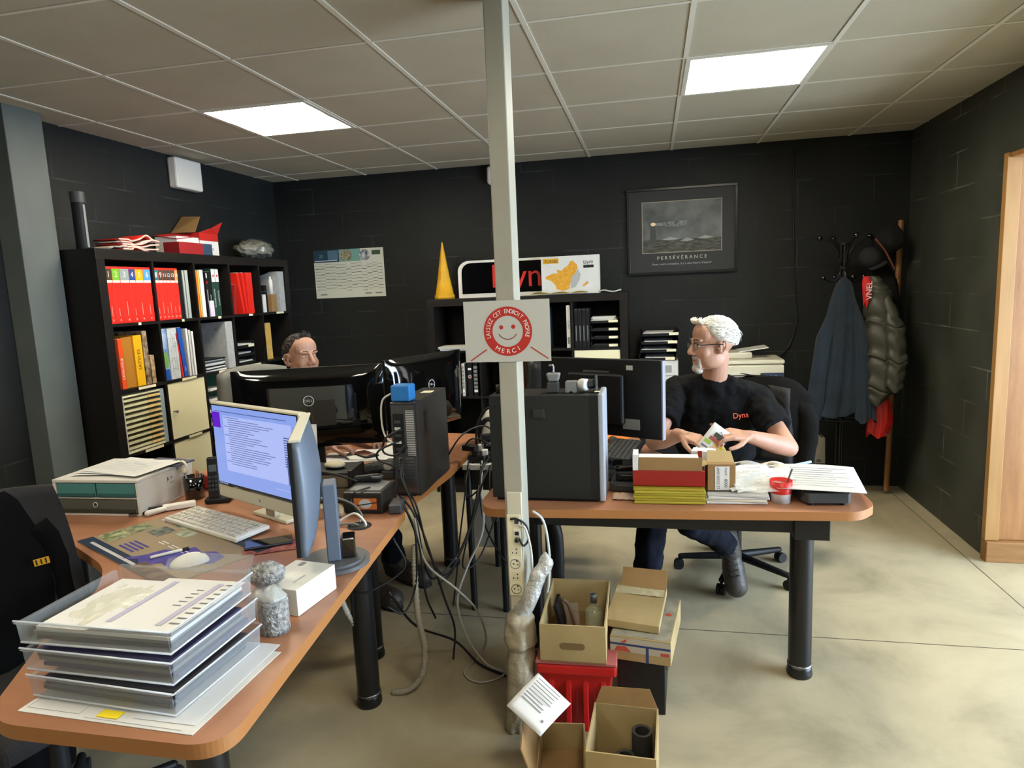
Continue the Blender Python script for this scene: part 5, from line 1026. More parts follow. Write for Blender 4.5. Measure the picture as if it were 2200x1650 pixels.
put('stool_top', MB().box((0, 0, .10), (.16, .13, .2), mBlkM), t); ch = t.children[0]; bpy.data.objects.remove(ch)
t.location = (1.165, 5.135, .2015)
mb = MB(); mb.add([(-.065, -.05, 0), (.06, -.05, 0), (.06, .05, 0), (-.065, .05, 0), (-.07, -.05, .25), (.055, -.05, .19), (.055, .05, .19), (-.07, .05, .25)], [(3, 2, 1, 0), (0, 1, 5, 4), (1, 2, 6, 5), (2, 3, 7, 6), (3, 0, 4, 7)], M('bag_paper', 'bcb9a8', .8)); put('bag_body', mb, t)
mb = MB(); T = frame((0, -.0508, .1), (1, 0, 0), (0, 0, 1)); mb.txt('MAIN', .045, mInkG, T, -.03, .0, rot=PI/2); mb.rect(.0, .03, -.09, -.07, mInkG, T); put('lettering', mb, t); mb = MB(); mb.tube([(-.05, -.05, .235), (-.03, -.055, .26), (.01, -.055, .22), (.035, -.05, .195)], .004, mInk); put('bag_handle', mb, t)
one('step_box', MB().bb(1.08, 1.25, 5.075, 5.19, 0, .20, mBlkM), 'low black box on the floor under the white paper bag', 'box', bevel=.004)
# coat stand
t = thing('coat_stand', 'black metal coat stand with ball-tipped hooks in the back right corner', 'coat stand', (1.27, 4.92, 0))
mb = MB()
for dx, dy in ((-.018, 0), (.018, 0), (0, -.018), (0, .018)): mb.cyl((dx, dy, .02), (dx, dy, 1.76), .0085, mBlk, n=10)
put('pole', mb, t)
for z in (.57, 1.50, 1.60, 1.76): put('collar', MB().cyl((0, 0, z-.006), (0, 0, z+.006), .032, mBlk), t)
for a in (R(190), R(100), R(10), R(280)):
    mb = MB(); c_, s_ = cos(a), sin(a); mb.tube([(.02*c_, .02*s_, 1.62), (.05*c_, .05*s_, 1.72), (.12*c_, .12*s_, 1.775), (.155*c_, .155*s_, 1.80)], .007, mBlk); mb.ell((.165*c_, .165*s_, 1.805), (.018, .018, .018), mGloss); put('upper_hook', mb, t)
    mb = MB(); mb.tube([(.02*c_, .02*s_, 1.58), (.04*c_, .04*s_, 1.53), (.08*c_, .08*s_, 1.51), (.125*c_, .125*s_, 1.535)], .007, mBlk); mb.ell((.135*c_, .135*s_, 1.54), (.016, .016, .016), mGloss); put('lower_hook', mb, t)
mb = MB(); mb.tube([(.14*cos(2*PI*i/20), .14*sin(2*PI*i/20), .58) for i in range(21)], .007, mBlk)
for a in range(4): mb.tube([(0, 0, .58), (.07*cos(a*PI/2), .07*sin(a*PI/2), .58), (.14*cos(a*PI/2), .14*sin(a*PI/2), .58)], .005, mBlk)
put('umbrella_ring', mb, t); put('base', MB().lathe([(0, 0), (.15, 0), (.15, .014), (.06, .03), (0, .03)], mBlk, n=32), t)
def garment(name, lab, rings, mt, nf, amp, seg=72, ph=0, quilt=0, cat='jacket', solidv=.004, low=1.0):
    """rings: (cx, cy, z, rx, ry)"""
    rr = []; p = [Vector(q) for q in []]
    n = len(rings); K = 14 if not quilt else 60
    for i in range(K+1):
        f = i/K*(n-1); j = min(int(f), n-2); u = f-j; u_ = u*u*(3-2*u); q = [rings[j][k]*(1-u_)+rings[j+1][k]*u_ for k in range(5)]
        ring_ = []
        for s in range(seg):
            a = 2*PI*s/seg; g_ = i/K
            fold = 1+amp*g_*sin(nf*a+ph+2*g_)+amp*.5*g_*sin((nf*2+1)*a+1.3*ph)
            if quilt: fold += .26*abs(sin(PI*quilt*g_+.5*sin(2*a)))**.7-.13
            ring_.append((q[0]+q[3]*cos(a)*fold, q[1]+q[4]*sin(a)*fold, q[2]-low*.02*g_*sin(3*a+ph)))
        rr.append(ring_)
    mb = MB(); mb.loft(rr, mt, caps=False); mb.add(rr[0], [tuple(range(seg))], mt, True); return mb
mDenim = M('navy_jacket_cloth', '18222e', .95, noise_=(6, '20303f', 5), bump=(60, .3), sheen=.1)
t = thing('jacket', 'navy blue work jacket hanging from the left of the coat stand', 'jacket', (0, 0, 0))
o = put('jacket_body', garment('', '', [(1.245, 4.80, 1.545, .018, .02), (1.24, 4.79, 1.50, .05, .045), (1.23, 4.77, 1.35, .085, .07), (1.215, 4.76, 1.05, .125, .09), (1.19, 4.76, .72, .165, .095), (1.175, 4.76, .64, .168, .095)], mDenim, 7, .16), t); displace(o, .12, .03)
put('sleeve', garment('', '', [(1.19, 4.75, 1.42, .008, .008), (1.12, 4.73, 1.15, .055, .05), (1.085, 4.72, .85, .06, .05), (1.075, 4.72, .61, .065, .05)], mDenim, 5, .12, ph=1), t)
put('sleeve', garment('', '', [(1.285, 4.74, 1.42, .008, .008), (1.335, 4.71, 1.15, .05, .045), (1.36, 4.70, .85, .055, .05), (1.375, 4.70, .60, .06, .05)], mDenim, 5, .12, ph=2), t)
t.location = (0, 0, 0)
mPuf = M('olive_quilted_nylon', '33342c', .5, noise_=(10, '3d3e34', 3), bump=(40, .2))
t = thing('puffer_jacket', 'olive-grey quilted puffer jacket hanging right of the navy jacket', 'jacket')
put('jacket_body', garment('', '', [(1.40, 4.74, 1.54, .03, .04), (1.42, 4.72, 1.45, .07, .07), (1.455, 4.71, 1.25, .10, .085), (1.475, 4.70, 1.02, .115, .09), (1.46, 4.70, .82, .10, .085), (1.42, 4.70, .72, .05, .06)], mPuf, 3, .05, quilt=11), t)
put('sleeve', garment('', '', [(1.45, 4.67, 1.46, .008, .008), (1.50, 4.63, 1.22, .055, .05), (1.515, 4.61, 1.0, .06, .055), (1.50, 4.61, .82, .05, .05)], mPuf, 3, .05, quilt=9), t)
t = thing('scarf', 'red scarf with white lettering between the two hanging jackets', 'scarf'); put('scarf_cloth', garment('', '', [(1.345, 4.70, 1.54, .015, .02), (1.35, 4.68, 1.50, .03, .025), (1.35, 4.67, 1.42, .025, .02), (1.345, 4.67, 1.36, .012, .015)], M('scarf_red', 'b81c22', .8), 4, .1), t); mb = MB(); mb.txt('VNEL', .05, mWhiteInk, frame((1.352, 4.637, 1.45), (1, .1, 0), (0, 0, 1)), rot=PI/2); put('lettering', mb, t)
t = thing('red_garment', 'red cloth garment hanging below the olive puffer jacket', 'garment'); put('garment_cloth', garment('', '', [(1.47, 4.78, .80, .03, .03), (1.47, 4.76, .70, .07, .04), (1.475, 4.76, .58, .075, .035), (1.46, 4.76, .49, .06, .03)], mRedP, 5, .18), t)
t = thing('dark_coat', 'dark coat hanging behind the puffer jacket beside the pine batten', 'coat'); o = put('coat_cloth', garment('', '', [(1.49, 4.90, 1.62, .04, .04), (1.51, 4.88, 1.50, .08, .07), (1.55, 4.88, 1.2, .09, .08), (1.57, 4.88, .9, .09, .07), (1.55, 4.88, .80, .08, .06)], M('dark_coat_cloth', '171715', .95, spec=.15), 5, .12), t)
t = thing('cap', 'black cap hanging on the right hook of the coat stand', 'cap', (1.40, 4.80, 1.66)); mb = MB(); mb.ell((0, 0, 0), (.075, .06, .065), M('cap_cloth', '16181c', .9), rot=(0, R(35), 0)); put('crown', mb, t); mb = MB(); mb.ell((.04, -.03, -.055), (.06, .05, .010), MC['cap_cloth'], rot=(R(10), R(-25), 0)); put('peak', mb, t)
t = thing('hat', 'wide black hat or bag with a brown strap hung behind the cap', 'hat', (1.56, 4.98, 1.78)); mb = MB(); mb.ell((0, 0, 0), (.10, .07, .10), M('hat_black', '0c0c0d', .9), rot=(0, R(-20), 0)); put('hat_body', mb, t); displace(t.children[0], .1, .05); mb = MB(); mb.tube([(-.12, -.13, .0), (-.07, -.14, -.07), (-.035, -.15, -.14), (.0, -.15, -.21)], .006, M('leather_brown', '6a3a28', .6)); put('strap', mb, t)

# ================================================================ floor boxes around the post
mRC = M('crate_red', 'bd2220', .35, noise_=(5, 'a81c1c', 3))
t = thing('plastic_crate', 'red ribbed plastic crate on the floor at the foot of the post', 'crate', (-.275, 2.30, 0), R(2))
mb = MB(); mb.box((0, 0, .115), (.25, .33, .225), mRC, taper=.78); put('crate_body', mb, t, bevel=.006)
put('rim', MB().box((0, 0, .248), (.275, .36, .04), mRC), t, bevel=.008); put('lid', MB().box((0, 0, .275), (.28, .365, .012), M('crate_lid', 'a65a58', .5)), t, bevel=.004)
for k in range(4): put('rib', MB().box((-.09+.06*k, -.1575, .12), (.02, .025, .20), mRC, rot=(R(-6.5), 0, 0)), t, bevel=.004)
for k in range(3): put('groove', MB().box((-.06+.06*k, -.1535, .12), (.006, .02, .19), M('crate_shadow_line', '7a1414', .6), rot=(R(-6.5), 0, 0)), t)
zc = .2825
def carton(t, wx, wy, h, mt, mi, handle=False, th=.005, z=0):
    mb = MB(); mb.bb(-wx/2, wx/2, -wy/2, wy/2, z, z+th, mi).bb(-wx/2, -wx/2+th, -wy/2+th, wy/2-th, z+th, z+h, mt).bb(wx/2-th, wx/2, -wy/2+th, wy/2-th, z+th, z+h, mt).bb(-wx/2, wx/2, wy/2-th, wy/2, z+th, z+h, mt).bb(-wx/2, wx/2, -wy/2, -wy/2+th, z+th, z+h, mt)
    return put('carton_body', mb, t)
t = thing('carton', 'open brown carton with a handle hole standing on the red crate', 'carton', (-.28, 2.295, zc), R(1)); carton(t, .225, .365, .135, mCardL, mCardD)
mb = MB(); T = frame((.0, -.1831, .06), (1, 0, 0), (0, 0, 1)); mb.poly([(-.03, -.012)]+[(.03+.012*cos(a), .012*sin(a)) for a in [R(-90+18*i) for i in range(11)]]+[(-.03+.012*cos(a), .012*sin(a)) for a in [R(90+18*i) for i in range(10)]], M('hole_dark', '6e5836', .9), T); put('handle_hole', mb, t)
t = thing('bottle', 'clear glass bottle standing in the carton on the red crate', 'bottle', (-.225, 2.36, zc+.006)); put('glass_body', MB().lathe([(0, 0), (.032, 0), (.034, .005), (.034, .06), (.028, .07), (.012, .082), (.011, .12), (.013, .122), (.013, .128)], M('bottle_glass', 'c0ccb0', .05, alpha=.32, spec=1), n=28), t); put('neck_band', MB().lathe([(.0125, .095), (.0125, .127), (0, .128)], mDkGrey, n=20), t)
t = thing('metal_fittings', 'black and glass fittings leaning inside the carton on the crate', 'fittings', (-.345, 2.32, zc+.006)); put('dark_plate', MB().box((0, 0, .06), (.012, .10, .115), mBlkM, rot=(0, R(-14), 0)), t); put('glass_plate', MB().box((.04, .03, .045), (.05, .008, .085), mClear, rot=(R(-10), 0, R(20))), t); mb = MB(); mb.tube([(.01, 0, .12), (.03, .01, .09), (.05, .0, .02)], .006, M('rusty', '5a4634', .6)); put('bent_rod', mb, t)
t = thing('storage_box', 'tall black box on the floor right of the red crate', 'box', (-.045, 2.42, 0), R(-3)); put('box_body', MB().box((0, 0, .125), (.17, .27, .248), M('box_black', '0f0f10', .5)), t, bevel=.004); put('side_clip', MB().box((.09, -.05, .17), (.01, .04, .06), mSteel), t, bevel=.002)
t = thing('printed_carton', 'carton printed with blue bands and red shapes lying on the tall black box', 'carton', (-.03, 2.36, .2505), R(-8)); put('carton_body', MB().box((0, 0, .045), (.21, .33, .088), mCardL), t, bevel=.002)
mb = MB(); T = frame((0, -.1656, .045), (1, 0, 0), (0, 0, 1)); mW2 = M('carton_print_white', 'a8a294', .7); mN2 = M('carton_blue', '2a3a6a', .6)
mb.rect(-.104, .104, -.012, .040, mW2, T); mb.rect(-.104, .104, .012, .02, mN2, T, .0008); mb.rect(.02, .03, -.044, .015, mN2, T, .0009); mb.poly([(-.09, -.01), (-.03, -.01), (-.05, .01), (-.08, .008)], M('carton_fish_red', 'b04a3a', .6), T, .001); mb.poly([(-.07, .022), (-.05, .022), (-.045, .038)], M('carton_fish_red'), T, .001); mb.rect(.07, .10, -.01, .002, MC['carton_fish_red'], T, .001); put('front_print', mb, t)
mb = MB(); T = flat(0, 0, .0895); mb.rect(-.10, .10, -.16, .16, M('carton_top_print', '9c9686', .7, noise_=(20, '7c7968', 5)), T); mb.disc(.075, .03, .012, M('carton_fish_red'), T, .001); put('top_print', mb, t)
t = thing('flat_cardboard', 'flattened beige carton with worn tape lying on the printed carton', 'cardboard', (-.065, 2.37, .3415), R(-7)); put('sheet', MB().box((0, 0, .03), (.19, .26, .03), mCardL, rot=(R(5), R(2), 0)), t, bevel=.002); put('raised_flap', MB().box((.01, .13, .08), (.17, .006, .08), mCard, rot=(R(-35), 0, 0)), t); mb = MB(); T = flat(0, .07, .0535) @ Matrix.Rotation(R(5), 4, 'X'); mb.rect(-.09, .09, -.02, .03, M('tape_pale', 'c9c0a0', .4, noise_=(40, 'a39a78', 4)), T, .001); mb.rect(-.075, .01, -.012, .02, M('tape_label', 'b3ab8c', .5), T, .0016); put('tape', mb, t)
t = thing('carton', 'open brown carton holding two black tubes, nearest the camera', 'carton', (-.10, 1.905, 0), R(-2)); carton(t, .205, .24, .20, mCardL, mCardD); mb = MB(); mb.quad((-.10, .12, .20), (.10, .12, .20), (.075, .135, .255), (-.08, .135, .25), mCard); put('back_flap', mb, t, solid=.004)
for k, (x, y, h_, r_) in enumerate(((-.045, 1.955, .16, .032), (-.095, 1.90, .11, .03))):
    t = thing('pipe_section', ('taller', 'shorter')[k]+' black tube standing in the nearest open carton', 'tube', (x, y, .0055)); mb = MB(); mb.lathe([(r_*.68, 0), (r_, 0), (r_, h_), (r_*.68, h_), (r_*.68, 0)], M('rubber_black', '1e1f20', .6), n=32); put('tube_wall', mb, t, bevel=.002)
mb = MB(); mb.sheet(lambda u, v: (-.17+.055*u, 1.90+.06*v, .03+.05*u*v+.03*noise.noise(Vector((u*3, v*3, 9)))), 10, 10, M('crumpled_paper', 'c0b48c', .9)); one('crumpled_paper', mb, 'crumpled beige paper scrap inside the nearest open carton', 'paper', solid=.002)
t = thing('carton', 'low open carton beside the red crate with a written paper over its flap', 'carton', (-.295, 1.90, 0), R(6)); carton(t, .15, .30, .10, mCardL, mCard); mb = MB(); mb.quad((-.075, -.14, .10), (-.075, .14, .10), (-.12, .13, .205), (-.115, -.12, .20), mCard); put('side_flap', mb, t, solid=.004)
mb = MB(); T = frame((-.365, 1.925, .245), Vector((.145, -.07, -.075)), Vector((.03, .14, .06))); mb.sheet(lambda u, v: (-.07+.14*u, -.078+.156*v, .008*sin(3*v+u)), 8, 8, mPaper, T=T)
for i in range(8): mb.rect(-.055, .01+.03*rnd.random(), .06-i*.012, .0625-i*.012, M('pencil_grey', '7c7a76', .8), T, .0105)
mb.disc(.045, -.04, .004, mInkG, T, .0105); one('written_paper', mb, 'white handwritten paper lying tilted in front of the red crate', 'paper', solid=.001)
# plastic wrapped roll at the foot of the post
t = thing('wrapped_roll', 'dusty plastic-wrapped roll leaning against the foot of the post', 'roll', (-.478, 2.137, 0))
mb = MB(); rg = []
for i in range(40):
    f = i/39; z = .03+.44*f; c_ = Vector((.012*sin(3*f)-.015+.02*f, .0+.04*f, z)); rr = .052*(1-.25*abs(2*f-1))*(1.25 if .70 < f < .93 else 1)*(.4 if f > .97 else 1)
    rg.append([tuple(c_+Vector((cos(a), sin(a), 0))*rr*(1+.22*noise.noise(Vector((cos(a)*2, sin(a)*2, f*9))))) for a in [2*PI*j/28 for j in range(28)]])
mb.loft(rg, M('dusty_film', '8f8672', .4, noise_=(9, 'a89e88', 6), bump=(30, .8), spec=.6)); put('lower_wrap', mb, t)
t.location.z = -.029+.0
mb = MB(); mb.tube([(.0, .03, .42), (.045, .05, .50), (.075, .07, .58), (.10, .09, .61), (.10, .09, .66)], lambda f: (.03-.006*f) if f < .85 else .022*(1-f)/.15+.002, M('silver_film', 'b8b8b4', .2, noise_=(18, '8e8c84', 5), bump=(50, .9), spec=1), n=16); put('silver_tip', mb, t); displace(t.children[-1], .03, .015)

# ================================================================ chairs
def office_chair(lab, x, y, a, seat_z=.47, back_h=.52, jacket=None, armrests=False, mt=None, backtop=1.05, mesh_back=None):
    t = thing('office_chair', lab, 'chair', (x, y, 0), a); m_ = mt or M('chair_fabric', '1a1a1c', .85, bump=(200, .2))
    mb = MB(); mb.cyl((0, 0, .06), (0, 0, .10), .035, mBlkM)
    for k in range(5):
        b = 2*PI*k/5+.3; c_, s_ = cos(b), sin(b); l = put('base_leg', MB().cap((.02*c_, .02*s_, .095), (.29*c_, .29*s_, .072), .022, .015, mBlkM, 10), t)
        put('castor', MB().cyl((.30*c_-.02*s_, .30*s_+.02*c_, .0275), (.30*c_-.004*s_, .30*s_+.004*c_, .0275), .027, mInk).cyl((.30*c_+.004*s_, .30*s_-.004*c_, .0275), (.30*c_+.02*s_, .30*s_-.02*c_, .0275), .027, mInk).cyl((.30*c_, .30*s_, .0275), (.29*c_, .29*s_, .075), .007, mBlkM), l)
    put('hub', mb, t); put('gas_column', MB().cyl((0, 0, .10), (0, 0, seat_z-.09), .025, mBlkM), t)
    put('mechanism', MB().box((0, 0, seat_z-.075), (.18, .2, .04), mBlkM), t); put('tilt_lever', MB().cap((.08, .05, seat_z-.08), (.24, .06, seat_z-.10), .007, .012, mBlkM), t)
    put('seat', MB().box((0, .0, seat_z-.025), (.47, .46, .06), m_), t, bevel=.028, seg=4)
    mb = MB(); bh = backtop
    def bk(u, v):
        q = 2*u-1; return (.235*q*(1-.12*v**3), -.235-.05*v+.05*(1-q*q)*-1+.05, seat_z+.10+(bh-seat_z-.10)*v*(1-.05*q*q*v))
    mb.sheet(bk, 14, 14, m_ if mesh_back is None else mesh_back); put('backrest', mb, t, solid=.045, bevel=0); put('back_support', MB().box((0, -.255, seat_z+.06), (.06, .02, .30), mBlkM, rot=(R(4), 0, 0)), t)
    if armrests:
        for s_ in (-1, 1): ar = put('armrest', MB().box((.27*s_, -.02, seat_z+.17), (.06, .26, .03), mBlkM), t, bevel=.01); put('arm_post', MB().cap((.27*s_, 0, seat_z-.06), (.27*s_, 0, seat_z+.15), .014, .014, mBlkM), ar)
    return t
def draped(lab, x, y, a, seat_z, top, mt, w_=.56, drop=.45, nm='jacket'):
    """jacket pulled over the chair back"""
    t = thing(nm, lab, 'jacket', (x, y, 0), a); mb = MB(); rg = []
    for i in range(25):
        f = i/24; z = top+.03-f*drop; sp = .42+.58*min(1, f*4)**.5; ry = .03+.06*min(1, f*3)
        rg.append([(w_/2*sp*cos(b)*(1+.06*f*sin(6*b)), -.265-.0*f+ry*sin(b)*(1+.25*f*sin(9*b+1)), z-.02*f*sin(4*b)) for b in [2*PI*j/56 for j in range(56)]])
    mb.loft(rg, mt, caps=False); mb.add(rg[0], [tuple(range(56))], mt, True); o = put('jacket_body', mb, t); displace(o, .15, .03)
    for s_ in (-1, 1):
        o = put('sleeve', MB().tube([(s_*w_*.36, -.26, top-.10), (s_*w_*.47, -.24, top-.20), (s_*w_*.47, -.22, top-.34), (s_*w_*.44, -.20, top-.48)], lambda f: .052-.012*f, mt, 14), t); displace(o, .08, .02)
    return t
office_chair('black swivel chair the man with grey hair sits on', .43, 3.57, R(160), .47, backtop=.99)
draped('black jacket draped over the chair of the man with grey hair', .49, 3.58, R(160), .47, .995, M('black_jacket_cloth', '100f0e', .95, bump=(120, .3), spec=.15), .54, .42)
office_chair('chair with a grey backrest behind the dark-haired man', -1.99, 3.28, R(-114), .50, backtop=1.19, mesh_back=M('grey_mesh_fabric', '6c6d68', .8), armrests=True)
office_chair('black armchair at the left edge of the picture at the foreground desk', -1.70, 1.455, R(-105), .50, backtop=1.02, armrests=True)
t = draped('black coat with a small yellow patch over the chair at the left edge', -1.70, 1.455, R(-105), .50, .985, M('black_coat_cloth', '0a0a0b', .95, spec=.1), .40, .90, 'coat')
mb = MB(); T = (Matrix.Translation((-1.70, 1.455, 0)) @ Matrix.Rotation(R(-105), 4, 'Z')).inverted() @ frame((-1.815, 1.59, .80), (.75, .66, .1), (-.05, -.1, 1)); mb.rect(-.02, .02, -.011, .011, mYel, T, 0); [mb.rect(-.015+i*.012, -.011+i*.012, -.008, .008, mInk, T, .001) for i in range(3)]; put('yellow_patch', mb, t)
one('shoe', MB().ell((1.30, 4.60, .04), (.05, .12, .04), mBlkM, rot=(0, 0, R(30))), 'single black shoe on the floor behind the right desk corner', 'shoe')

# ================================================================ cables
GB = 'black cables hanging between the desks'; LB = 'black cable hanging in the tangle between the left and middle desks'
cb = [
 [(-.95, 2.33, .79), (-.90, 2.34, .70), (-.88, 2.36, .50), (-.86, 2.42, .42), (-.80, 2.60, .48), (-.78, 2.80, .62), (-.80, 3.0, .745)],
 [(-.96, 2.46, .95), (-.98, 2.42, .85), (-.92, 2.36, .76), (-.87, 2.36, .60), (-.83, 2.42, .34), (-.80, 2.44, .20), (-.82, 2.46, .05)],
 [(-.99, 2.46, .90), (-.97, 2.43, .80), (-.90, 2.36, .74), (-.865, 2.37, .55), (-.84, 2.5, .40), (-.79, 2.7, .52), (-.77, 2.95, .72)],
 [(-.935, 2.30, .77), (-.89, 2.30, .66), (-.90, 2.30, .45), (-.93, 2.24, .36), (-.98, 2.2, .40)],
 [(-.93, 2.31, .76), (-.885, 2.32, .60), (-.87, 2.32, .40), (-.85, 2.36, .28)],
 [(-.80, 2.98, .745), (-.80, 2.93, .65), (-.84, 2.85, .45), (-.86, 2.8, .30), (-.80, 2.9, .32), (-.70, 3.0, .60)],
 [(-.74, 2.98, .76), (-.74, 2.90, .70), (-.70, 2.75, .56), (-.66, 2.62, .60), (-.62, 2.50, .64)],
 [(-.76, 3.0, .77), (-.78, 2.9, .72), (-.82, 2.82, .50), (-.90, 2.76, .30), (-.95, 2.7, .26)],
 [(-.98, 2.46, 1.02), (-1.04, 2.44, .99), (-1.06, 2.45, .93), (-1.0, 2.44, .92), (-.97, 2.46, .96)],
 [(-1.0, 2.46, .97), (-1.07, 2.43, .94), (-1.08, 2.44, .90), (-1.02, 2.43, .88), (-.99, 2.46, .84)],
 [(-.70, 3.35, .80), (-.72, 3.2, .86), (-.74, 3.1, .80), (-.75, 3.0, .77)],
 [(-.88, 3.3, .80), (-.84, 3.15, .83), (-.80, 3.05, .79), (-.76, 3.0, .76)],
]
LBS = ['black cable dipping in one wide loop from the desk corner to the side table', 'black cable hanging straight from the rear of the slim computer nearly to the floor', 'black cable from the rear of the slim computer swinging over to the side table', 'black cable curling back under the foreground desk corner', 'short black cable hanging free below the desk corner', 'black cable sagging low from the side table and rising behind the big tower', 'black cable running from the side table to the corner of the right desk', 'black cable falling from the side table towards the middle desk leg', 'small upper loop of black cable beside the ports of the slim computer', 'small lower loop of black cable beside the ports of the slim computer', 'black cable lying across the power strips beside the white housing', 'black cable lying across the far end of the side table']
for p, lb in zip(cb, LBS): tube_thing('black_cable', lb, 'cable', p, .0042, mCblk, GB)
for k_, (p, lb) in enumerate((
 ([(-.90, 3.02, .80), (-.84, 2.99, .86), (-.76, 2.98, .84), (-.70, 3.0, .76), (-.66, 3.05, .745)], 'black cable humped over the front power strip'),
 ([(-.93, 2.86, .80), (-.86, 2.9, .90), (-.78, 3.0, .92), (-.72, 3.08, .84), (-.70, 3.2, .77)], 'black cable bridging from the slim computer to the side table'),
 ([(-.82, 3.06, .78), (-.86, 2.95, .70), (-.84, 2.86, .62), (-.78, 2.86, .66), (-.75, 2.96, .74)], 'black cable loop drooping over the front edge of the side table'),
 ([(-.72, 3.02, .77), (-.69, 2.92, .68), (-.66, 2.82, .50), (-.63, 2.72, .40), (-.60, 2.66, .45), (-.58, 2.60, .62)], 'black cable drooping under the left end of the right desk'),
 ([(-.86, 2.98, .76), (-.87, 2.92, .60), (-.90, 2.90, .40), (-.93, 2.92, .22), (-.97, 2.96, .03)], 'black cable running from the side table down to the floor'),
 ([(-.78, 2.99, .78), (-.80, 2.94, .66), (-.78, 2.9, .5), (-.72, 2.84, .40), (-.64, 2.76, .34), (-.54, 2.62, .30)], 'black cable sagging from the side table behind the post'))):
    tube_thing('black_cable', lb, 'cable', p, .004, mCblk, GB)
for k_, (x_, y_, z_, m_) in enumerate(((-.86, 3.02, .7945, mBlkM), (-.735, 3.11, .806, mDkGrey), (-.82, 3.21, .806, mBlkM))):
    t = thing('power_adapter', ('black adapter brick tipped on the front power strip', 'grey adapter brick on the middle power strip', 'black adapter brick on the rear power strip')[k_], 'adapter', (x_, y_, z_), R(25*k_-20)); put('adapter_body', MB().box((0, 0, .014), (.075, .04, .028), m_), t, bevel=.005)
tube_thing('black_cable', 'black cable arching upright beside the white housing behind the tower', 'cable', [(-.88, 3.2, .76), (-.86, 3.18, .90), (-.78, 3.15, .98), (-.72, 3.15, .88), (-.72, 3.18, .78)], .006, mCblk)
tube_thing('black_cable', 'black cable looping up left of the big tower', 'cable', [(-.70, 3.2, .78), (-.70, 3.1, .90), (-.66, 3.0, .98), (-.62, 2.8, .96), (-.60, 2.66, .92)], .005, mCblk)
tube_thing('black_cable', 'thick black cable crossing the floor to the foot of the post', 'cable', [(-.98, 2.22, .45), (-.95, 2.4, .22), (-.84, 2.55, .08), (-.72, 2.50, .012), (-.60, 2.44, .008), (-.53, 2.40, .008)], .005, mCblk)
tube_thing('black_cable', 'black cable looping from the desk leg to the near edge of the foreground desk', 'cable', [(-.93, 2.18, .68), (-.90, 2.2, .56), (-1.0, 2.12, .50), (-1.06, 2.1, .50)], .0045, mCblk)
tube_thing('white_cable', 'white cable falling from the side table in a long curve to the floor', 'cable', [(-.80, 3.0, .75), (-.78, 2.9, .64), (-.745, 2.75, .5), (-.80, 2.65, .36), (-.84, 2.62, .22), (-.80, 2.6, .08), (-.70, 2.52, .008), (-.60, 2.46, .007)], .005, mCwht)
tube_thing('white_cable', 'grey-white cable running down from the desk corner and coiling on the floor', 'cable', [(-.90, 2.33, .70), (-.87, 2.34, .52), (-.78, 2.42, .38), (-.72, 2.5, .25), (-.70, 2.55, .10), (-.74, 2.54, .012), (-.77, 2.44, .007), (-.70, 2.38, .007), (-.62, 2.42, .007), (-.56, 2.5, .03), (-.54, 2.46, .06)], .0048, M('cable_offwhite', 'a8a598', .5))
tube_thing('white_cable', 'short white cable from the blue box looping down beside the slim computer', 'cable', [(-1.03, 2.52, 1.16), (-1.07, 2.50, 1.13), (-1.075, 2.49, 1.05), (-1.06, 2.48, .99), (-1.02, 2.465, .96)], .004, mCwht)
tube_thing('white_cable', 'white cable curving into the round desk hole', 'cable', [(-1.05, 1.99, .80), (-1.10, 2.06, .77), (-1.12, 2.12, .75), (-1.05, 2.13, .785), (-1.0, 2.11, .76), (-1.01, 2.12, .735)], .0042, mWhite)
tube_thing('black_cable', 'dark cable from the slate monitor lying to the round desk hole', 'cable', [(-1.04, 2.0, .80), (-1.09, 2.05, .752), (-1.13, 2.10, .746), (-1.06, 2.12, .75), (-1.03, 2.12, .745)], .004, mCgry)
tube_thing('black_cable', 'dark cable bowing from the white monitor over the black box label', 'cable', [(-1.22, 2.12, .83), (-1.17, 2.2, .82), (-1.10, 2.22, .79), (-1.05, 2.19, .76), (-1.04, 2.15, .745)], .0042, mCgry)
tube_thing('black_cable', 'looped thin cable in front of the black box label', 'cable', [(-1.06, 2.30, .83), (-1.09, 2.235, .83), (-1.11, 2.235, .80), (-1.08, 2.22, .755)], .0035, mCblk)
tube_thing('black_cable', 'cable pair looping on the dusty drawers beside the white card', 'cable', [(-1.38, 2.35, .96), (-1.33, 2.32, .99), (-1.30, 2.31, .95), (-1.35, 2.31, .90), (-1.22, 2.33, .87), (-1.13, 2.34, .84)], .0045, mCblk)
tube_thing('white_cable', 'white cable from the socket strip hanging right of the post', 'cable', [(-.463, 2.205, .73), (-.44, 2.20, .72), (-.425, 2.21, .62), (-.43, 2.205, .50), (-.46, 2.195, .42), (-.485, 2.19, .36), (-.49, 2.19, .30)], .0042, mCwht)
tube_thing('white_cable', 'second white cable hanging behind the post down to the silver wrap', 'cable', [(-.44, 2.34, .74), (-.40, 2.34, .70), (-.385, 2.35, .58), (-.39, 2.35, .46), (-.41, 2.36, .34), (-.42, 2.36, .02)], .005, mCwht)
tube_thing('black_cable', 'black cable plugged into the socket strip and looping around the post edge', 'cable', [(-.495, 2.205, .755), (-.47, 2.20, .757), (-.44, 2.21, .73), (-.435, 2.215, .68), (-.45, 2.20, .66), (-.465, 2.2, .685)], .004, mCblk)
t = thing('network_plug', 'black network plug in the socket strip', 'plug', (-.473, 2.200, .672)); put('plug_body', MB().box((0, 0, .008), (.016, .016, .014), mDkGrey), t, bevel=.002); put('latch', MB().box((0, -.009, .008), (.006, .002, .01), mBlkM), t)
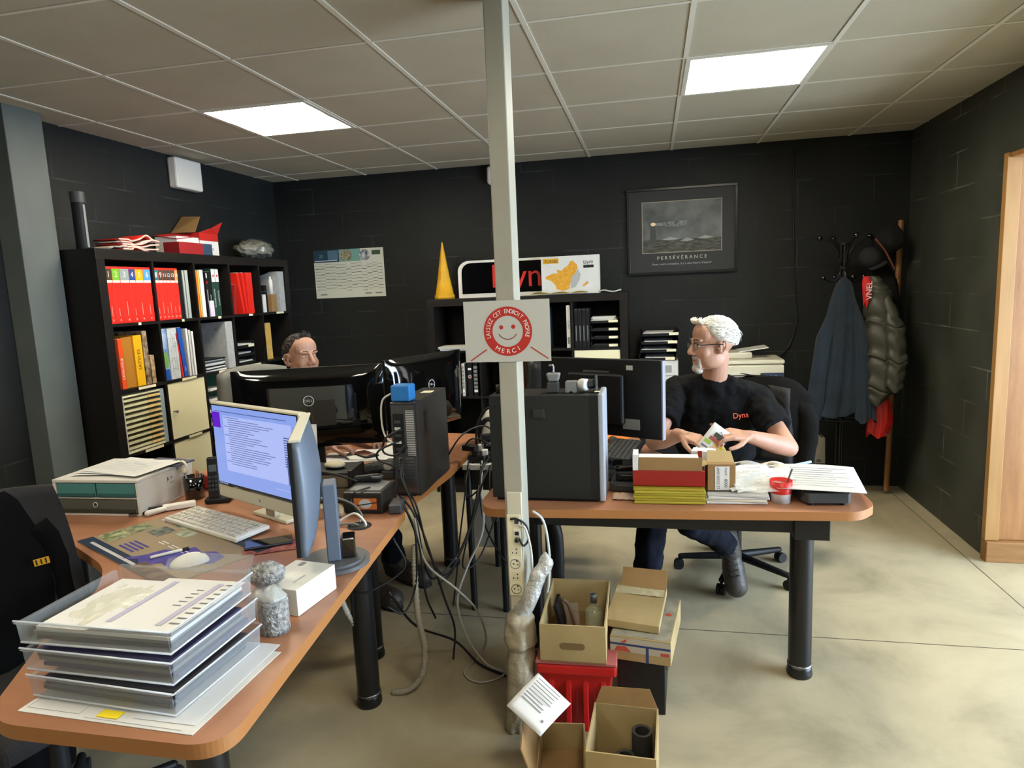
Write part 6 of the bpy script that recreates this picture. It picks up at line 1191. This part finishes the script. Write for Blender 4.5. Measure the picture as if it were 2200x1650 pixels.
t = thing('cable_tube', 'black corrugated cable sleeve standing behind the post under the right desk', 'cable sleeve', (0, 0, 0)); put('sleeve', MB().tube([(-.40, 2.56, .62), (-.385, 2.56, .55), (-.385, 2.56, .4), (-.40, 2.56, .2), (-.41, 2.56, .015)], .026, mBlkM, 14), t)
def spiral_sleeve(lab, pts, r_, mt):
    mb = MB(); p = smoothpts(pts, 24); rg = []; x = None
    for i, q in enumerate(p):
        d = (p[min(i+1, len(p)-1)]-p[max(i-1, 0)]).normalized(); x = d.orthogonal().normalized() if x is None else (x-d*x.dot(d)).normalized(); y = d.cross(x); rr = r_*(1 if i % 3 else .78)
        rg.append([q+(x*cos(a)+y*sin(a))*rr for a in [2*PI*j/10 for j in range(10)]])
    mb.loft(rg, mt); return one('cable_spiral', mb, lab, 'cable sleeve')
mSp = M('spiral_grey', 'a39e90', .5)
spiral_sleeve('white spiral cable sleeve falling from the desk corner to the floor', [(-.90, 2.31, .60), (-.905, 2.31, .5), (-.90, 2.30, .32), (-.885, 2.31, .18), (-.90, 2.30, .07), (-.95, 2.27, .022), (-1.01, 2.26, .014)], .0125, mSp)
spiral_sleeve('white spiral cable sleeve hanging behind the near desk leg', [(-1.09, 2.08, .69), (-1.12, 2.10, .55), (-1.13, 2.15, .42), (-1.10, 2.18, .32)], .012, mSp)
spiral_sleeve('beige spiral cable sleeve lying on the desk behind the slate monitor', [(-1.30, 2.16, .765), (-1.22, 2.22, .775), (-1.16, 2.235, .77), (-1.14, 2.20, .752)], .012, M('spiral_beige', 'b0a284', .5))
# ================================================================ people
def V(*a): return Vector(a)
def hand(mb, w, f, n, side, mt, curls=(R(25), R(30), R(20)), thumb_out=.8, sc=1.0):
    """wrist, forward, back-of-hand normal, side vector sign for the thumb"""
    w = Vector(w); f = Vector(f).normalized(); n = Vector(n); n = (n-f*n.dot(f)).normalized(); s = f.cross(n)*side
    mb.cap(w-f*.02, w+f*.02, .026*sc, .024*sc, mt, 12)
    off = (.031, .010, -.011, -.030); ln = (.92, 1.02, .95, .76)
    for i in range(4):
        a = w+s*off[i]*.5*sc+f*.01; b = w+f*(.088-.006*abs(i-1))*sc+s*off[i]*sc
        mb.cap(a, b, .016*sc, .0115*sc, mt, 10)
        p = b; ang = 0
        for j, L_ in enumerate((.042, .027, .021)):
            ang += curls[j]*(1+.12*(i-1)); d = f*cos(ang)-n*sin(ang)+s*(.06*(1.5-i)*.4); d.normalize()
            q = p+d*L_*ln[i]*sc; mb.cap(p, q, (.0102, .0092, .0083)[j]*sc, (.0092, .0083, .0070)[j]*sc, mt, 10); p = q
    p = w+f*.018+s*.018; d = (f*.75+s*thumb_out-n*.35).normalized()
    for L_, ra, rb in ((.045, .016, .012), (.032, .0118, .0105), (.026, .0105, .0085)):
        q = p+d*L_*sc; mb.cap(p, q, ra*sc, rb*sc, mt, 10); p = q; d = (d*.8+f*.45-s*.1-n*.12).normalized()
def head_shape(mb, X, mt, chin=1.0, wide=1.0):
    def e(c, r_, rot=None): mb.T = X; mb.ell(c, (r_[0]*wide, r_[1], r_[2]), mt, rot, 18); mb.T = Matrix.Identity(4)
    def cp(a, b, ra, rb): mb.T = X; mb.cap(a, b, ra, rb, mt, 12); mb.T = Matrix.Identity(4)
    e((0, -.018, .032), (.075, .096, .086)); e((0, .030, -.028), (.060, .062, .082)); e((0, .042, .050), (.063, .044, .058))
    e((0, .030, -.078), (.054, .052, .036)); e((0, .070, -.100*chin), (.026, .024, .020)); e((0, .072, -.068), (.032, .022, .024))
    for s_ in (-1, 1):
        cp((s_*.012, .089, .024), (s_*.044, .078, .026), .0085, .0075)                 # brow ridge
        e((s_*.034, .052, -.030), (.027, .029, .032)); e((s_*.036, .010, -.062), (.030, .062, .046))
        cp((s_*.070, .0, -.028), (s_*.076, -.002, -.024), .011, .008); mb.T = X; mb.tube([(s_*.074, .004, -.034), (s_*.080, -.010, -.034), (s_*.086, -.022, -.016), (s_*.088, -.026, .006), (s_*.084, -.016, .024), (s_*.078, -.002, .022), (s_*.073, .006, .008)], .0052, mt, 8, 4); mb.ell((s_*.077, -.010, -.004), (.005, .014, .024), mt, (0, 0, R(-20*s_)), 12); mb.T = Matrix.Identity(4)
        e((s_*.013, .099, -.034), (.0095, .012, .0085)); cp((s_*.019, .080, -.011), (s_*.043, .070, -.014), .0055, .005)   # nostril, lower lid
    cp((0, .087, .016), (0, .112, -.026), .0085, .0115); e((0, .110, -.031), (.012, .011, .010))
    cp((-.020, .084, -.060), (.020, .084, -.060), .0065, .0065); cp((-.017, .084, -.071), (.017, .084, -.071), .007, .007)
def person(label, hx, hrz, hpitch, neck, chest, belly, pelvis, sh, el, wr, hips, kn, an, toe, skin, shirt, trouser, hands, group=None, wide=1.0, shirt_name='t_shirt'):
    X = Matrix.Translation(hx) @ Matrix.Rotation(hrz, 4, 'Z') @ Matrix.Rotation(hpitch, 4, 'X')
    O = Vector((pelvis[0], pelvis[1], 0)); b = MB()
    head_shape(b, X, skin, wide=wide)
    hc = Vector(hx); b.cap(X @ Vector((0, -.025, -.055)), neck, .054, .060, skin, 18)
    ac = (Vector(sh[0])-Vector(sh[1])).normalized()
    for c_, r_ in ((chest, .10), (belly, .10)): b.cap(Vector(c_)-ac*.06, Vector(c_)+ac*.06, r_, r_, skin, 16)
    b.cap(chest, Vector(neck)-V(0, 0, .05), .09, .05, skin, 16); b.cap(sh[0], sh[1], .052, .052, skin, 14); b.cap(belly, pelvis, .11, .12, skin, 16); b.cap(chest, belly, .11, .11, skin, 16)
    for i in (0, 1):
        b.cap(Vector(neck)-V(0, 0, .03), sh[i], .035, .045, skin, 14); b.cap(sh[i], el[i], .050, .040, skin, 16)
        m_ = Vector(el[i]).lerp(Vector(wr[i]), .35); b.cap(el[i], m_, .040, .043, skin, 16); b.cap(m_, wr[i], .043, .027, skin, 16)
        b.cap(hips[i], kn[i], .075, .055, skin, 16); b.cap(kn[i], an[i], .052, .036, skin, 16)
        hand(b, wr[i], *hands[i][:3], skin, **(hands[i][3] if len(hands[i]) > 3 else {}))
    b.v = [(q[0]-O.x, q[1]-O.y, q[2]) for q in b.v]
    body = put('person', b, loc=(O.x, O.y, 0), label=label, cat='person', group=group); remesh(body, .0036, 9)
    def child(name, mb, **k):
        mb.v = [(q[0]-O.x, q[1]-O.y, q[2]) for q in mb.v]; return put(name, mb, body, **k)
    # clothing
    c = MB()
    for c_, r_ in ((chest, .118), (Vector(chest).lerp(Vector(belly), .5), .118), (belly, .118)): c.cap(Vector(c_)-ac*.07, Vector(c_)+ac*.07, r_, r_, shirt, 20)
    c.cap(belly, Vector(pelvis)+V(0, 0, .02), .125, .135, shirt, 20); c.cap(Vector(sh[0]), Vector(sh[1]), .066, .066, shirt, 18); c.cap(chest, Vector(neck)-V(0, 0, .03), .10, .074, shirt, 18)
    for i in (0, 1):
        c.cap(Vector(neck)-V(0, 0, .022), sh[i], .060, .064, shirt, 18); e_ = Vector(sh[i]).lerp(Vector(el[i]), .62)
        d_ = (Vector(el[i])-Vector(sh[i])).normalized(); c.cap(sh[i], Vector(sh[i])+d_*.03, .067, .066, shirt, 18); c.cyl(Vector(sh[i]), e_, .068, shirt, rb=.073, n=24)
    o = child(shirt_name, c); remesh(o, .007, 4); displace(o, .07, .03, .45); o2 = o
    c = MB(); nk = Vector(neck); up_ = (X @ Vector((0, -.025, -.055))-nk).normalized(); x_ = up_.orthogonal().normalized(); y_ = up_.cross(x_)
    c = MB()
    for i in (0, 1):
        c.cap(Vector(hips[i])-V(0, 0, .01), kn[i], .098, .072, trouser, 20); c.cap(kn[i], Vector(kn[i]).lerp(Vector(an[i]), .93), .072, .058, trouser, 20)
    c.cap(hips[0], hips[1], .11, .11, trouser, 20); c.cap(pelvis, belly, .12, .10, trouser, 16)
    o = child('trousers', c); remesh(o, .01, 3); displace(o, .07, .03, .45)
    for i in (0, 1):
        a = Vector(an[i]); t_ = Vector(toe[i]); d = (t_-a); dn = d.normalized(); c = MB(); dwn = V(0, 0, -1) if abs(dn.z) < .7 else V(.3, .95, 0)
        c.cap(a-dn*.03, a+dn*.06+dwn*.03, .056, .052, M('shoe_leather', '2e2a27', .5, noise_=(9, '46403a', 4), bump=(60, .3)), 16); c.cap(a+dwn*.045-dn*.03, t_, .047, .048, MC['shoe_leather'], 16); c.cap(a.lerp(t_, .55)+dwn*.02, t_+dwn*.006, .054, .055, MC['shoe_leather'], 16)
        sh_ = child('shoe', c); remesh(sh_, .006, 3)
        if abs(dn.z) > .7:
            for k_ in range(5):
                p0 = a.lerp(t_, .12+.13*k_)+V(0, -.052, 0); c = MB(); c.tube([p0+V(-.028, .012, 0), p0+V(0, -.006, -.006), p0+V(.028, .012, 0)], .0035, mInk, 6, 3)
                l_ = put('lace', c, sh_); l_.data.transform(Matrix.Translation((-O.x, -O.y, 0)))
        c = MB(); so = dwn*.072; c.cap(a+so-dn*.035, a.lerp(t_, .4)+so, .036, .033, M('sole_rubber', '141312', .7), 14); c.cap(a.lerp(t_, .4)+so, t_+so*.72+dn*.01, .033, .042, MC['sole_rubber'], 14); q = put('sole', c, sh_); c_ = 0
        q.data.transform(Matrix.Translation((-O.x, -O.y, 0)))
    return body, X, O, child
def eyes(X, child, iris='4a3a2c', open_=.85, gx=0):
    for s_ in (-1, 1):
        c = MB(); c.T = X; c.ell((s_*.030, .0795, .004), (.0115, .0085, .0062*open_), M('eye_white', 'cfc8c0', .25), n=16); c.T = Matrix.Identity(4)
        e_ = child('eye', c); c = MB(); c.T = X; c.ell((s_*.030+gx, .0866, .004), (.0046, .0022, .0044*open_+.0004), M('iris_'+iris, iris, .2), n=12); c.T = Matrix.Identity(4); c.v = [tuple(q) for q in c.v]; q = child('iris', c); q.parent = e_
def hair_cap(X, child, mask, mt, thick=.010, name='hair', n=64, tufts=0, tl=.03, mt2=None, comb=(0, -.6, .25), seed=3, tr=.0034):
    r_ = random.Random(seed); c = MB(); c.T = X; vv = []; ff = []; k = n//2; C0 = Vector((0, -.018, .032)); E_ = Vector((.075, .096, .086))
    for i in range(k+1):
        t = PI*i/k
        for j in range(n):
            d = Vector((sin(t)*cos(2*PI*j/n), sin(t)*sin(2*PI*j/n), cos(t))); m_ = max(0, min(1, mask(d)))
            rad = .95+m_*(.05+thick/.085)+m_*.05*noise.noise(d*7)+m_*.03*noise.noise(d*16)
            vv.append(C0+Vector((d.x*E_.x, d.y*E_.y, d.z*E_.z))*rad)
    for i in range(k):
        for j in range(n): ff.append((i*n+j, (i+1)*n+j, (i+1)*n+(j+1) % n, i*n+(j+1) % n))
    c.add(vv, ff, mt, True); cnt_ = 0
    while cnt_ < tufts:
        d = Vector((r_.gauss(0, 1), r_.gauss(0, 1), r_.gauss(0, 1))).normalized()
        if mask(d) < .6: continue
        cnt_ += 1; nrm = Vector((d.x/E_.x, d.y/E_.y, d.z/E_.z)).normalized(); p = C0+Vector((d.x*E_.x, d.y*E_.y, d.z*E_.z))*(1.0+thick/.085)
        cb_ = Vector(comb)+Vector((r_.uniform(-.25, .25), r_.uniform(-.25, .25), r_.uniform(-.2, .2))); cb_ = (cb_-nrm*cb_.dot(nrm)*.9).normalized()
        L_ = tl*r_.uniform(.7, 1.25)*(1 if d.z > 0 else .55)
        a = p-nrm*.004; b_ = p+nrm*.004+cb_*L_*.5; e_ = p-nrm*.002+cb_*L_
        c.tube([a, b_, e_], lambda f: tr*(1-f*.85), mt if (cnt_ % 3 or not mt2) else mt2, 5, 3)
    c.T = Matrix.Identity(4); return child(name, c)

# --- the man with grey hair at the right desk
mTee = M('tee_black', '0e0f10', .95, noise_=(5, '131416', 4), bump=(160, .1), spec=.15); mTrs = M('trousers_navy', '0c0e14', .95, noise_=(8, '191d2a', 5), spec=.15)
bodyA, XA, OA, chA = person('person with grey hair, glasses and goatee in a black t-shirt, seated holding a leaflet',
    (.272, 3.215, 1.262), R(112), R(-2), (.29, 3.285, 1.085), (.295, 3.32, .94), (.30, 3.35, .76), (.33, 3.47, .60),
    ((.115, 3.315, 1.035), (.475, 3.30, 1.0)), ((.005, 3.10, .825), (.595, 3.10, .80)), ((.120, 2.965, .888), (.400, 2.945, .888)),
    ((.24, 3.42, .56), (.42, 3.43, .56)), ((-.0, 3.06, .52), (.16, 3.05, .47)), ((-.045, 2.97, .12), (.35, 3.27, .27)), ((-.08, 2.82, .055), (.39, 3.245, .065)),
    mSkin, mTee, mTrs, (((.82, -.46, -.14), (.15, -.35, .92), 1, dict(curls=(R(30), R(32), R(20)))), ((-.88, -.36, .20), (-.1, -.45, .88), -1, dict(curls=(R(22), R(40), R(28))))))
eyes(XA, chA)
def hairline(pts, soft=.10):
    def f(d):
        ph = math.degrees(math.atan2(abs(d.x), d.y))
        for (a, la), (b_, lb) in zip(pts, pts[1:]):
            if a <= ph <= b_: l = la+(lb-la)*(ph-a)/(b_-a); break
        return (d.z-l)/soft
    return f
maskA = hairline([(0, .56), (35, .52), (52, .38), (66, .12), (80, -.22), (92, -.16), (104, -.30), (135, -.42), (180, -.60)])
mHG = M('hair_grey', 'b9b5aa', .6, noise_=(40, 'dcd9d0', 4)); mHG2 = M('hair_silver', 'e2e0d8', .5)
hair_cap(XA, chA, maskA, mHG, .010, tufts=620, tl=.034, mt2=mHG2, comb=(.0, -.75, -.1), seed=5)
c = MB(); c.T = XA
for i in range(46): q = rnd.uniform(-1, 1); c.tube([(q*.045, .062, .100), (q*.047+.004, .073+rnd.uniform(-.006, .006), .112+rnd.uniform(-.004, .01)), (q*.05+.012, .060, .124+rnd.uniform(-.004, .008))], lambda f: .0042*(1-f*.8), mHG2 if i % 2 else mHG, 5, 3)
c.T = Matrix.Identity(4); chA('fringe', c)
mBd = M('beard_grey', 'a39a90', .8, noise_=(60, 'c9c2b8', 4), bump=(260, .6)); c = MB(); c.T = XA
c.ell((0, .078, -.104), (.027, .022, .022), mBd); c.ell((0, .070, -.118), (.022, .020, .014), mBd)
for s_ in (-1, 1): c.cap((s_*.003, .0925, -.0515), (s_*.027, .081, -.060), .0065, .005, mBd); c.cap((s_*.028, .079, -.062), (s_*.024, .075, -.094), .006, .010, mBd)
c.ell((0, .087, -.086), (.010, .008, .009), mBd); c.T = Matrix.Identity(4); chA('goatee', c)
for s_ in (-1, 1):
    c = MB(); c.T = XA; c.tube([(s_*.014, .0955, .0275), (s_*.030, .0925, .033), (s_*.046, .078, .028)], lambda f: .0042-.0015*f, M('brow_grey', '5c534a', .8), 6, 4); c.T = Matrix.Identity(4); chA('eyebrow', c)
c = MB(); c.T = XA
for s_ in (-1, 1):
    c.tube([(s_*.034+.021*cos(2*PI*i/16), .099-.004*abs(cos(2*PI*i/16)), .001+.0155*sin(2*PI*i/16)) for i in range(17)], .0011, M('glasses_black', '101012', .25), 6, 2)
    c.tube([(s_*.054, .096, .010), (s_*.068, .080, .009), (s_*.080, .02, .008), (s_*.083, -.015, .004)], .0024, M('glasses_black'), 6, 3)
    c.tube([(s_*.014, .098, .0125), (s_*.034, .0985, .0175), (s_*.054, .094, .011)], .0018, M('glasses_black'), 6, 3)
c.tube([(-.014, .100, .010), (0, .106, .013), (.014, .100, .010)], .0014, M('glasses_black'), 6, 3); c.T = Matrix.Identity(4); gl_ = chA('glasses', c)
for s_ in (-1, 1):
    c = MB(); c.T = XA; c.poly([(s_*.034+.020*cos(2*PI*i/16), .001+.0148*sin(2*PI*i/16)) for i in range(16)], M('lens_glass', 'c8d0d8', .03, alpha=.15, spec=1), frame((0, .0975, 0), (1, 0, 0), (0, 0, 1)), 0); c.T = Matrix.Identity(4); q = chA('lens', c); q.parent = gl_
c = MB(); c.T = XA; c.tube([(-.024, .083, -.066), (-.010, .0915, -.0655), (.010, .0915, -.0655), (.024, .083, -.066)], .0024, M('lip_dark', '7c4a42', .6), 6, 3); c.T = Matrix.Identity(4); chA('mouth', c)
c = MB(); T = frame((.392, 3.172, .935), (.93, .30, -.08), (.05, .12, 1)); c.txt('Dyna', .036, M('logo_orange', 'd2502a', .7), T, h=.012, rot=.12); chA('shirt_logo', c)
c = MB(); c.tube([(.283, 2.905, .918), (.287, 2.893, .912), (.290, 2.889, .900)], .0016, mSteel); chA('finger_ring', c)

# --- the dark-haired man behind the gloss monitors
mSk2 = mSkin2; mTee2 = M('pullover_dark', '2a2c30', .9, bump=(120, .2))
bodyB, XB, OB, chB = person('person with short dark hair looking sideways over the gloss black monitors',
    (-1.795, 3.185, 1.245), R(-122), R(4), (-1.86, 3.23, 1.07), (-1.90, 3.25, .94), (-1.95, 3.27, .76), (-2.0, 3.28, .60),
    ((-1.965, 3.06, 1.02), (-1.83, 3.43, 1.02)), ((-1.84, 2.96, .83), (-1.73, 3.47, .82)), ((-1.64, 3.09, .80), (-1.54, 3.30, .80)),
    ((-1.96, 3.17, .56), (-1.90, 3.37, .56)), ((-1.52, 3.02, .53), (-1.46, 3.24, .53)), ((-1.45, 3.0, .12), (-1.38, 3.25, .12)), ((-1.28, 2.95, .055), (-1.22, 3.22, .055)),
    mSk2, mTee2, mTrs, (((.9, .3, -.1), (0, 0, 1), 1), ((.9, -.3, -.1), (0, 0, 1), -1)), wide=1.0)
eyes(XB, chB, '3a2c20', .72, -.004)
maskB = hairline([(0, .80), (22, .86), (45, .80), (62, .45), (76, .10), (86, -.22), (96, -.15), (110, -.30), (180, -.58)])
mHD = M('hair_dark', '1e1916', .6, noise_=(40, '3a322c', 4)); mHD2 = M('hair_dark_grey', '5a544e', .6)
hair_cap(XB, chB, maskB, mHD, .006, tufts=760, tl=.011, mt2=mHD2, comb=(0, -.9, -.2), seed=9, tr=.0022)
c = MB(); c.T = XB
for i in range(60): q = rnd.uniform(-1, 1); y_ = rnd.uniform(.015, .05); c.tube([(q*.035, y_, .108-.02*abs(q)), (q*.036, y_+.012, .122-.02*abs(q)), (q*.038+.004, y_+.016+rnd.uniform(-.006, .01), .140-.02*abs(q)+rnd.uniform(-.01, .006))], lambda f: .0026*(1-f*.8), mHD2 if i % 2 else mHD, 5, 3)
c.T = Matrix.Identity(4); chB('quiff', c)
for s_ in (-1, 1):
    c = MB(); c.T = XB; c.tube([(s_*.013, .0955, .027), (s_*.030, .0925, .033), (s_*.048, .078, .027)], lambda f: .0030-.0015*f, mHD, 6, 4); c.T = Matrix.Identity(4); chB('eyebrow', c)
